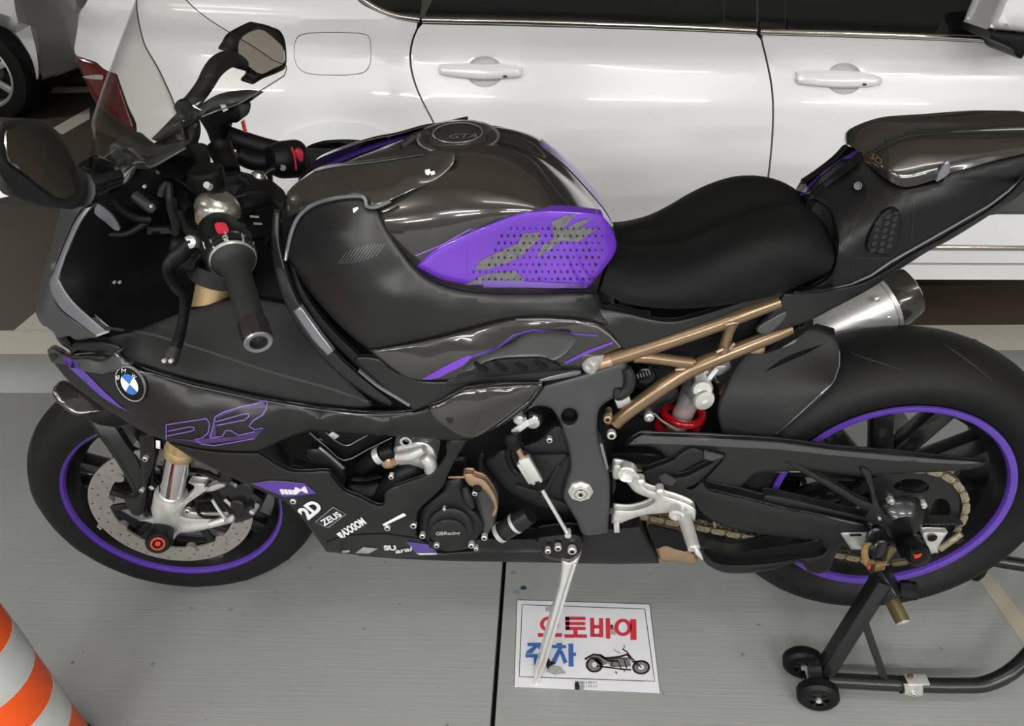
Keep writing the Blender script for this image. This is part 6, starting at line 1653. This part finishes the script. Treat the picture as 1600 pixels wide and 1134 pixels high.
patch('winglet_blade', zd((455, 70, -.170), (560, 55, -.185), (680, 60, -.196), (760, 92, -.204), (715, 128, -.204), (600, 118, -.194), (480, 112, -.178), (440, 150, -.172)), M['satin'], wl, step=6, roll=.004, rw=4, thick=.010, n=4)
decal('winglet_purple', [zd((388, 156), (430, 160), (480, 180), (500, 222), (440, 215))], [wl], M['purple_d'], wl, .001)
decal('winglet_line', strip2d(zd((470, 130), (600, 120), (700, 128), (722, 130), (760, 96)), 1.2) + strip2d(zd((722, 130), (800, 195), (830, 186)), 1.2), [wl, bpy.data.objects['winglet_blade']], M['edge'], wl, .0015)
patch('upper_inner_wedge', zd((440, 70, -.150), (690, 20, -.180), (760, 90, -.190), (900, 190, -.200), (1050, 240, -.205), (900, 215, -.212), (800, 190, -.208), (640, 150, -.19), (470, 140, -.16)), M['black'], bike, step=8, thick=.01, n=3)
# dark inner cowl
ic = patch('inner_cowl', [(150, 312, -.128), (175, 300, -.12), (205, 285, -.10), (260, 275, -.08), (300, 300, -.04), (330, 330, .0), (380, 360, .0), (430, 400, -.08), (462, 470, -.14), (420, 478, -.138), (360, 478, -.135), (280, 500, -.145), (200, 525, -.185), (170, 522, -.193), (140, 494, -.19), (112, 467, -.178), (96, 438, -.166), (108, 392, -.154), (128, 350, -.146)], M['black'], bike, step=11, thick=.006, n=4, ctrl=[(220, 380, -.05), (300, 420, .0), (180, 440, -.10), (260, 470, -.08)])
mirrored(ic)
patch('side_reflector_panel', zc((605, 140, -.128), (630, 150, -.126), (700, 210, -.115), (748, 295, -.105), (715, 300, -.108), (650, 245, -.12), (588, 195, -.130)), M['edge'], ic, step=5, thick=.004, n=2)
tube('cowl_hose', zc((560, 250, -.12), (600, 290, -.112), (680, 325, -.10), (800, 320, -.09), (920, 250, -.08)), .006, M['black'], ic, 10, 5, True)
tube('cowl_hose', zc((690, 90, -.11), (760, 170, -.10), (850, 225, -.09), (940, 235, -.08)), .007, M['black'], ic, 10, 5, True)
patch('cowl_bracket', zc((915, 280, -.07), (1060, 290, -.07), (1080, 320, -.07), (920, 330, -.07)), M['matte'], ic, step=5, thick=.01, n=1)
for q in ((900, 30), (942, 152), (712, 628), (745, 628)):
    lathe('trim_fastener', [(.003, .0028), (-.001, .0024), (-.001, 0)], P(*zc(q + (-.105,))[0]), (0, 1, 0), M['bolt'], ic, 10)
# instrument display under the screen
ds = box('instrument_display', (-.085, -.012, -.052), (.085, .012, .052), M['dash'], None, .008)
ds.parent = bike
ds.matrix_world = Matrix.Translation(Vector(P(226, 268, -.01))) @ Matrix.Rotation(PI / 2 + math.radians(6), 4, 'Z') @ Matrix.Rotation(math.radians(-40), 4, 'X')
sb = patch('screen_base', [(146, 268, -.02), (180, 262, -.05), (232, 264, -.08), (262, 250, -.10), (285, 232, -.11), (288, 224, -.08), (262, 230, -.04), (236, 232, .0), (208, 216, .0), (184, 218, .0), (162, 244, .0)], M['gap'], bike, step=9, thick=.02, n=3, roll=.004, rw=4)
patch('screen_bracket', [(236, 217, .10), (236, 217), (262, 191, .11), (282, 170, .12), (282, 170), (288, 186, .12), (290, 222, .08), (264, 228, .07)], M['black'], bike, step=7, thick=.012, n=3, roll=.003, rw=3)
# windscreen: a curved clear shell, same both sides
near = [(290, 231, -.215), (287, 215, -.222), (281, 190, -.1975), (268, 152, -.170), (246, 105, -.135), (226, 70, -.112), (216, 30, -.084), (213, 0, -.07), (214, -40, -.05)]
low = [(290, 231, -.215), (262, 247, -.20), (234, 261, -.175), (222, 253, -.14), (180, 262, -.10), (146, 272, -.03)]
def scr(t, v):
    """t along the back edge 0..1, v 0 edge .. 1 centre"""
    return None
edge = cr([P(*p) for p in near], 6)
botm = cr([P(*p) for p in low], 8)
ctr = [P(134, 262, 0.0), P(150, 200, 0.0), P(166, 145, 0), P(190, 75, 0), P(214, 10, 0), P(236, -45, 0)]
ctr = cr([c * np.array([1, 0, 1]) for c in ctr], 8)
def at(l, t):
    x = t * (len(l) - 1)
    i = min(int(x), len(l) - 2)
    return l[i] + (l[i + 1] - l[i]) * (x - i)
NS, NC = 26, 12
V, F = [], []
for i in range(NS + 1):
    t = i / NS
    e, c = at(edge, t), at(ctr, t)
    if i == 0:
        row = [at(botm, j / NC) for j in range(NC)] + [c]
    else:
        row = []
        for j in range(NC + 1):
            k = j / NC
            s = math.sin(k * PI / 2)
            q = e + (c - e) * np.array([s ** 1.15, 1 - math.cos(k * PI / 2) if False else k, k])
            q[1] = e[1] * (1 - k) + 0
            row.append(q)
        if t < .25:
            b = [at(botm, j / NC) for j in range(NC)] + [ctr[0]]
            sh_ = [b[j] - (edge[0] + (ctr[0] - edge[0]) * np.array([math.sin(j / NC * PI / 2) ** 1.15, j / NC, j / NC])) for j in range(NC + 1)]
            row = [row[j] + sh_[j] * (1 - t / .25) ** 1.5 * (1 if j else 0) for j in range(NC + 1)]
    V += row
n1 = NC + 1
F = [[i * n1 + j, i * n1 + j + 1, (i + 1) * n1 + j + 1, (i + 1) * n1 + j] for i in range(NS) for j in range(NC)]
n0 = len(V)
V = V + [v * np.array([1, -1, 1]) for v in V]
F = F + [[k + n0 for k in reversed(f)] for f in F]
bm = bmesh.new()
vs = [bm.verts.new(v) for v in V]
for f in F:
    try:
        bm.faces.new([vs[i] for i in f])
    except ValueError:
        pass
bmesh.ops.remove_doubles(bm, verts=bm.verts, dist=.0015)
ws = from_bm('windscreen', bm, M['clear'], bike, True, 70)
m_ = ws.modifiers.new('shell', 'SOLIDIFY')
m_.thickness = .0015
rim = [edge[i] for i in range(len(edge))]
t1 = tube('screen_edge', rim[::3], .0008, M['gap'], ws, 6, 3)
mirrored(t1)
t2 = tube('screen_lower_edge', botm[:28:3], .0013, M['edge'], ws, 6, 3)
mirrored(t2)
# ------------------------------------------------------------------ triple clamp and fork tops
tc = (fa(.625, -1) + fa(.625, 1)) / 2
ux = fa(.6, 1) - fa(.6, -1)
ux /= np.linalg.norm(ux)
wx = RS @ AXS
fx_ = np.cross(ux, wx)
def clamp(name, c, h):
    out = []
    pr = [(-.155, -.02), (-.155, .02), (-.125, .042), (-.08, .032), (-.04, .055), (.04, .055), (.08, .032), (.125, .042), (.155, .02), (.155, -.02), (.125, -.042), (.06, -.03), (-.06, -.03), (-.125, -.042)]
    q = cr(pr, 4, True)
    bm = bmesh.new()
    top = [bm.verts.new(c + ux * a - fx_ * b * -1 + wx * h / 2) for a, b in q]
    bot = [bm.verts.new(c + ux * a - fx_ * b * -1 - wx * h / 2) for a, b in q]
    bm.faces.new(top)
    bm.faces.new(bot[::-1])
    for i in range(len(q)):
        bm.faces.new([top[i], bot[i], bot[(i + 1) % len(q)], top[(i + 1) % len(q)]])
    return from_bm(name, bm, M['stand'], bike, True, 40)
tcl = clamp('top_clamp', tc, .03)
clamp('bottom_clamp', (fa(.42, -1) + fa(.42, 1)) / 2, .035)
lathe('stem_nut', [(.012, .022), (.03, .022), (.034, .018), (.034, .01)], tc - fx_ * .0 , wx, M['stand'], tcl, 6)
# big knurled adjuster on the left fork leg
fcap = P(338, 338, -.115)
lathe('fork_cap', [(-.012, .029), (.0, .031), (.006, .031)], fcap, wx, M['gold'], bike, 32)
lathe('fork_adjuster', [(.004, .0325), (.010, .034), (.022, .033), (.030, .028), (.036, .020), (.036, 0)], fcap, wx, M['adjust'], bike, 10)
fcr = P(400, 297, .112)
lathe('fork_adjuster', [(-.01, .031), (.004, .031), (.012, .028), (.016, .018), (.016, 0)], fcr, wx, M['alu'], bike, 8)
lathe('fork_valve', [(.014, .014), (.03, .014), (.036, .008), (.036, 0)], fcr, wx, M['chrome'], bike, 12)
# black cap and arm over the adjuster
ar = patch('damper_arm', zu((480, 440, -.125), (500, 400, -.12), (560, 395, -.11), (680, 370, -.09), (860, 330, -.05), (930, 360, -.02), (960, 440, .0), (900, 440, -.02), (790, 520, -.08), (770, 560, -.10), (700, 578, -.115), (620, 565, -.12), (540, 510, -.125)), M['matte'], bike, step=5, roll=.006, rw=4, thick=.02, n=4)
lathe('arm_screw', [(.006, .006), (-.003, .005), (-.003, 0)], P(*zu((515, 415, -.135))[0]), (0, .8, -.6), M['bolt'], ar, 12)
cpx = P(*zu((500, 290, -.10))[0])
lathe('reservoir_lid', [(-.02, .024), (-.004, .0265), (.004, .0265), (.008, .022), (.006, .018), (.006, 0)], cpx, (.0, -.15, 1), M['black'], bike, 28)
# left clip-on: switch block, flange, grip, bar weight
b0, b1, b2 = P(342, 362, -.150), P(364, 405, -.235), P(404, 535, -.375)
hz_ = tube('switch_block', [b0, b0 * .6 + b1 * .4, b0 * .25 + b1 * .75, b1], [.031, .037, .036, .031], M['black'], bike, 20, 5)
tube('switch_collar', [b0 * .30 + b1 * .70, b0 * .12 + b1 * .88, b1 - (b1 - b0) * .02], [.034, .0355, .034], M['stand'], hz_, 24, 3)
dg = (b2 - b1) / np.linalg.norm(b2 - b1)
gp = lathe('grip', [(-.005, .0305), (.002, .0305), (.005, .027), (.010, .0225), (.018, .0195), (.045, .0185), (.10, .0175), (.128, .0172), (.130, .014)], b1, dg, M['grip'], bike, 28)
lathe('grip_ring', [(-.004, .0310), (.000, .0318), (.003, .0305)], b1, dg, M['bright'], gp, 36, False)
uu, vv, ww = frame_of(dg)
for k in range(9):
    a = 2 * PI * k / 9 + .2
    d = math.cos(a) * uu + math.sin(a) * vv
    bar('ring_tooth', b1 - dg * .004 + d * .0312, b1 - dg * .020 + d * .0335, .0018, .0018, M['bright'], gp, bev=0)
bw = lathe('bar_weight', [(.128, .016), (.131, .0195), (.160, .0195), (.166, .018), (.166, .011), (.160, .010), (.160, .004), (.163, 0)], b1, dg, mat('smoked_anodised', (.045, .036, .038), .25, .6, .4, noise=.05), bike, 10)
lathe('weight_ring', [(.1655, .0185), (.1675, .017), (.1665, .012)], b1, dg, M['edge'], bw, 24, False)
sp_ = zu
stud('horn_button', zu((610, 870), (640, 850), (710, 858), (745, 920), (735, 945), (640, 945), (615, 910)), [hz_], M['redp'], hz_, .005, 4, -.19)
stud('hazard_button', zu((690, 980), (725, 978), (740, 1000), (735, 1015), (690, 1012)), [hz_], M['grey'], hz_, .003, 4, -.2)
stud('cruise_button', zu((870, 920), (900, 915), (950, 960), (960, 1010), (910, 1000), (880, 960)), [hz_], M['stand'], hz_, .006, 4, -.19)
for l in (zu((470, 1030, -.21), (485, 1060, -.214), (480, 1075, -.215)), zu((485, 1080, -.218), (500, 1110, -.22), (505, 1130, -.222)), zu((850, 965, -.2), (905, 955, -.2), (905, 920, -.198))):
    decal('switch_marking', strip2d(l, 1.6), [hz_], M['white'], hz_, .0008, 4, -.2)
# clutch lever, perch
tube('clutch_lever', zc((1195, 380, -.185), (1120, 455, -.20), (1058, 520, -.21), (1060, 590, -.225), (1100, 665, -.25), (1148, 720, -.265), (1150, 800, -.285), (1130, 920, -.31), (1105, 1010, -.33), (1080, 1090, -.345), (1060, 1120, -.350)), [.012, .013, .011, .010, .009, .008, .0075, .0075, .008, .008, .009], M['black'], bike, 12, 5, True, flat=.7)
lathe('lever_tip', [(-.012, .0085), (.0, .0105), (.012, .0095), (.016, .0)], P(*zc((1070, 1085, -.344))[0]), P(*zc((1055, 1125, -.35))[0]) - P(*zc((1080, 1060, -.34))[0]), M['matte'], bike, 14)
for q in ((1025, 1115), (1067, 1115)):
    lathe('tip_screw', [(.003, .003), (-.002, .003), (-.002, 0)], P(*zc(q + (-.362,))[0]), (0, 1, -.2), M['bolt'], bike, 10)
pc = patch('clutch_perch', zc((1060, 370, -.16), (1110, 345, -.155), (1200, 370, -.16), (1240, 330, -.15), (1290, 420, -.17), (1230, 500, -.18), (1210, 560, -.18), (1120, 540, -.18), (1060, 490, -.17)), M['black'], bike, step=6, roll=.006, rw=5, thick=.03, n=3)
lathe('perch_bolt', [(.01, .009), (-.003, .0095), (-.005, .006), (-.005, .003), (-.002, 0)], P(*zc((1190, 375, -.19))[0]), (.1, .9, -.4), M['bolt'], pc, 18)
tube('perch_line', zc((1040, 497, -.182), (1130, 470, -.186), (1200, 415, -.188)), .0012, M['edge'], pc, 6, 3, True)
# cables
tube('clutch_cable', zc((1000, 90, -.09), (1020, 30, -.085), (1050, 20, -.08), (1060, 120, -.09), (1075, 200, -.11), (1100, 260, -.13), (1090, 320, -.15)), .006, M['matte'], bike, 10, 6, True)
tube('wire_loom', zu((130, 560, -.08), (150, 700, -.09), (180, 850, -.10), (220, 960, -.11)), .008, M['matte'], bike, 10, 5, True)
tube('wire_loom', zu((210, 720, -.10), (250, 830, -.12), (320, 920, -.14), (420, 960, -.16)), .007, M['matte'], bike, 10, 5, True)
tube('wire_loom', zu((250, 470, -.04), (230, 560, -.06), (270, 640, -.08), (330, 700, -.09)), .010, M['black'], bike, 10, 5, True)
tube('brake_line', zu((1195, 300, .16), (1200, 450, .10), (1195, 600, .06), (1080, 700, .03), (920, 760, .0)), .005, M['black'], bike, 10, 6, True)
patch('cockpit_filler', zu((240, 480, .02), (340, 300, .04), (640, 320, .06), (820, 300, .08), (1200, 420, .08), (1350, 600, .0), (1300, 760, -.02), (1250, 900, -.03), (1000, 1000, -.03), (600, 900, -.03), (200, 900, -.03)), M['black'], bike, step=12, thick=.02, n=2)
patch('ignition_plate', zu((820, 560, -.03), (940, 510, .0), (1150, 520, .04), (1180, 600, .03), (1020, 650, -.01), (840, 670, -.03)), M['stand'], bike, step=6, roll=.003, rw=3, thick=.01, n=3)
tube('ignition_line', zu((800, 550, -.03), (930, 518, -.005)), .0015, M['olive'], bike, 6, 1, True)
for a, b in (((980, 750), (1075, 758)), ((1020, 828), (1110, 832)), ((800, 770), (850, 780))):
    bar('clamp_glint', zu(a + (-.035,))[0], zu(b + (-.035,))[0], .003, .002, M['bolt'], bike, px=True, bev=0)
# right-hand side: brake reservoir, master cylinder, switch block, grip
rv = patch('brake_reservoir', zb((220, 285, .20), (240, 260, .20), (330, 220, .20), (480, 200, .20), (595, 212, .20), (595, 212), (545, 245, .20), (500, 255, .20), (510, 300, .20), (490, 360, .20), (440, 370, .20), (400, 400, .20), (385, 450, .20), (400, 510, .20), (370, 525, .20), (320, 495, .20), (290, 420, .20), (230, 320, .20)), M['black'], bike, step=7, roll=.014, rw=8, thick=.05, n=4)
patch('reservoir_lid', zb((235, 275, .193), (340, 222, .195), (480, 203, .197), (560, 210, .197), (500, 240, .195), (430, 280, .193), (380, 298, .192), (300, 298, .192)), M['matte'], rv, step=6, roll=.004, rw=4, thick=.012, n=4)
patch('reservoir_label', zb((375, 255, .186), (405, 252, .186), (425, 285, .184), (395, 300, .184)), M['bolt'], rv, step=4, thick=.002, n=1)
patch('reservoir_window', zb((505, 360, .19), (520, 350, .19), (538, 425, .19), (520, 425, .19)), M['redb'], rv, step=4, thick=.006, n=1)
tube('master_cylinder', zb((395, 430, .24), (450, 460, .25), (540, 490, .26), (640, 520, .27), (740, 545, .28)), [.018, .020, .020, .020, .020], M['black'], bike, 18, 4, True)
tube('lever_lower', zb((480, 560, .22), (560, 600, .23), (640, 610, .24), (700, 600, .25)), [.016, .018, .018, .016], M['black'], bike, 16, 4, True)
rb = tube('right_switch_block', zb((680, 600, .22), (740, 600, .235), (800, 595, .25), (860, 590, .262), (890, 590, .268)), [.024, .034, .036, .036, .030], M['black'], bike, 22, 4, True)
patch('kill_switch', zb((835, 545, .225), (855, 535, .225), (885, 560, .228), (893, 605, .23), (870, 612, .228), (850, 585, .226)), M['redp'], rb, step=4, roll=.003, rw=3, thick=.012, n=3)
tube('kill_surround', zb((820, 520, .222), (840, 580, .222), (850, 660, .222)), .002, M['redp'], rb, 6, 4, True)
tube('right_grip', zb((880, 600, .27), (960, 590, .30), (1100, 585, .34), (1180, 575, .37)), [.024, .020, .018, .018], M['grip'], bike, 18, 4, True)
tube('brake_lever', zb((600, 740, .18), (650, 690, .20), (720, 650, .21), (770, 630, .215)), [.005, .006, .006, .005], M['stand'], bike, 10, 5, True)
lathe('lever_screw', [(.006, .006), (-.003, .006), (-.003, 0)], P(*zb((768, 645, .21))[0]), (0, 1, 0), M['bolt'], bike, 12)
tube('riser_post', zb((370, 500, .17), (390, 560, .16), (420, 620, .14), (440, 680, .12)), [.022, .022, .020, .018], M['black'], bike, 16, 4, True)
# screen bracket and right stalk
tube('fairing_stay', zb((140, 250, .16), (190, 340, .14), (200, 420, .12), (170, 520, .10), (150, 620, .06)), [.014, .014, .014, .014, .016], M['black'], bike, 14, 4, True)
ms = tube('mirror_stalk', [P(*q) for q in ((284, 178, .19), (300, 160, .21), (318, 136, .24), (336, 106, .28), (358, 92, .32), (376, 98, .35), (388, 104, .40))], [.017, .015, .015, .017, .016, .013, .010], M['matte'], bike, 14, 5)
def tiltR(pts, d=0):
    return [(x, y, .385 + d + .6 * (x - 410) / 760 - .22 * (y - 85) / 760 * 1.0) for x, y in [q[:2] for q in pts]]
def tiltL(pts, d=0):
    return [(x, y, -.375 + d + .95 * (x - 62) / 1150 - .62 * (y - 240) / 1150) for x, y in [q[:2] for q in pts]]
mo = za((1420, 320), (1440, 280), (1480, 220), (1600, 155), (1640, 150), (1700, 170), (1750, 195), (1782, 270), (1785, 410), (1740, 450), (1640, 490), (1580, 525), (1560, 510), (1590, 460), (1500, 400), (1480, 340))
mg_ = za((1488, 330), (1492, 260), (1540, 210), (1610, 185), (1660, 200), (1720, 250), (1765, 300), (1770, 390), (1700, 430), (1630, 460), (1560, 420), (1500, 365))
mh = patch('mirror_housing', tiltR(mo), M['black'], bike, step=7, roll=.012, rw=5, thick=.05, n=4, tvec=(-.03, .03, 0))
patch('mirror_glass', tiltR(mg_, -.004), M['mirror'], mh, step=9, thick=.003, n=4)
lo_ = za((-60, 880), (0, 765), (60, 745), (180, 740), (270, 752), (340, 800), (400, 870), (450, 950), (490, 1040), (530, 1100), (530, 1200), (500, 1270), (460, 1305), (360, 1298), (250, 1285), (130, 1250), (50, 1210), (-20, 1110), (-70, 1000))
lg_ = za((40, 832), (90, 800), (150, 783), (250, 790), (300, 815), (350, 862), (430, 960), (470, 1050), (490, 1130), (490, 1200), (400, 1237), (330, 1215), (240, 1145), (160, 1080), (60, 1000))
lh = patch('mirror_housing', tiltL(lo_), M['matte'], bike, step=8, roll=.012, rw=8, thick=.06, n=4, tvec=(-.06, .015, 0))
patch('mirror_glass', tiltL(lg_, -.006), M['mirror'], lh, step=9, thick=.003, n=4, tvec=(-.002, 0, 0))
patch('mirror_neck', za((470, 1040, -.30), (560, 1050, -.27), (640, 1085, -.22), (640, 1085), (600, 1180, -.22), (560, 1240, -.24), (520, 1275, -.27), (460, 1290, -.31)), M['stand'], lh, step=7, roll=.012, rw=6, thick=.04, n=4)
bar('mirror_indicator', za((-30, 1120, -.435))[0], za((50, 1215, -.43))[0], .022, .01, M['white'], lh, px=True)
tube('mirror_stalk', [P(*q) for q in ((112, 294, -.325), (130, 294, -.27), (150, 284, -.21), (176, 276, -.15))], [.026, .024, .020, .016], M['stand'], bike, 14, 4)
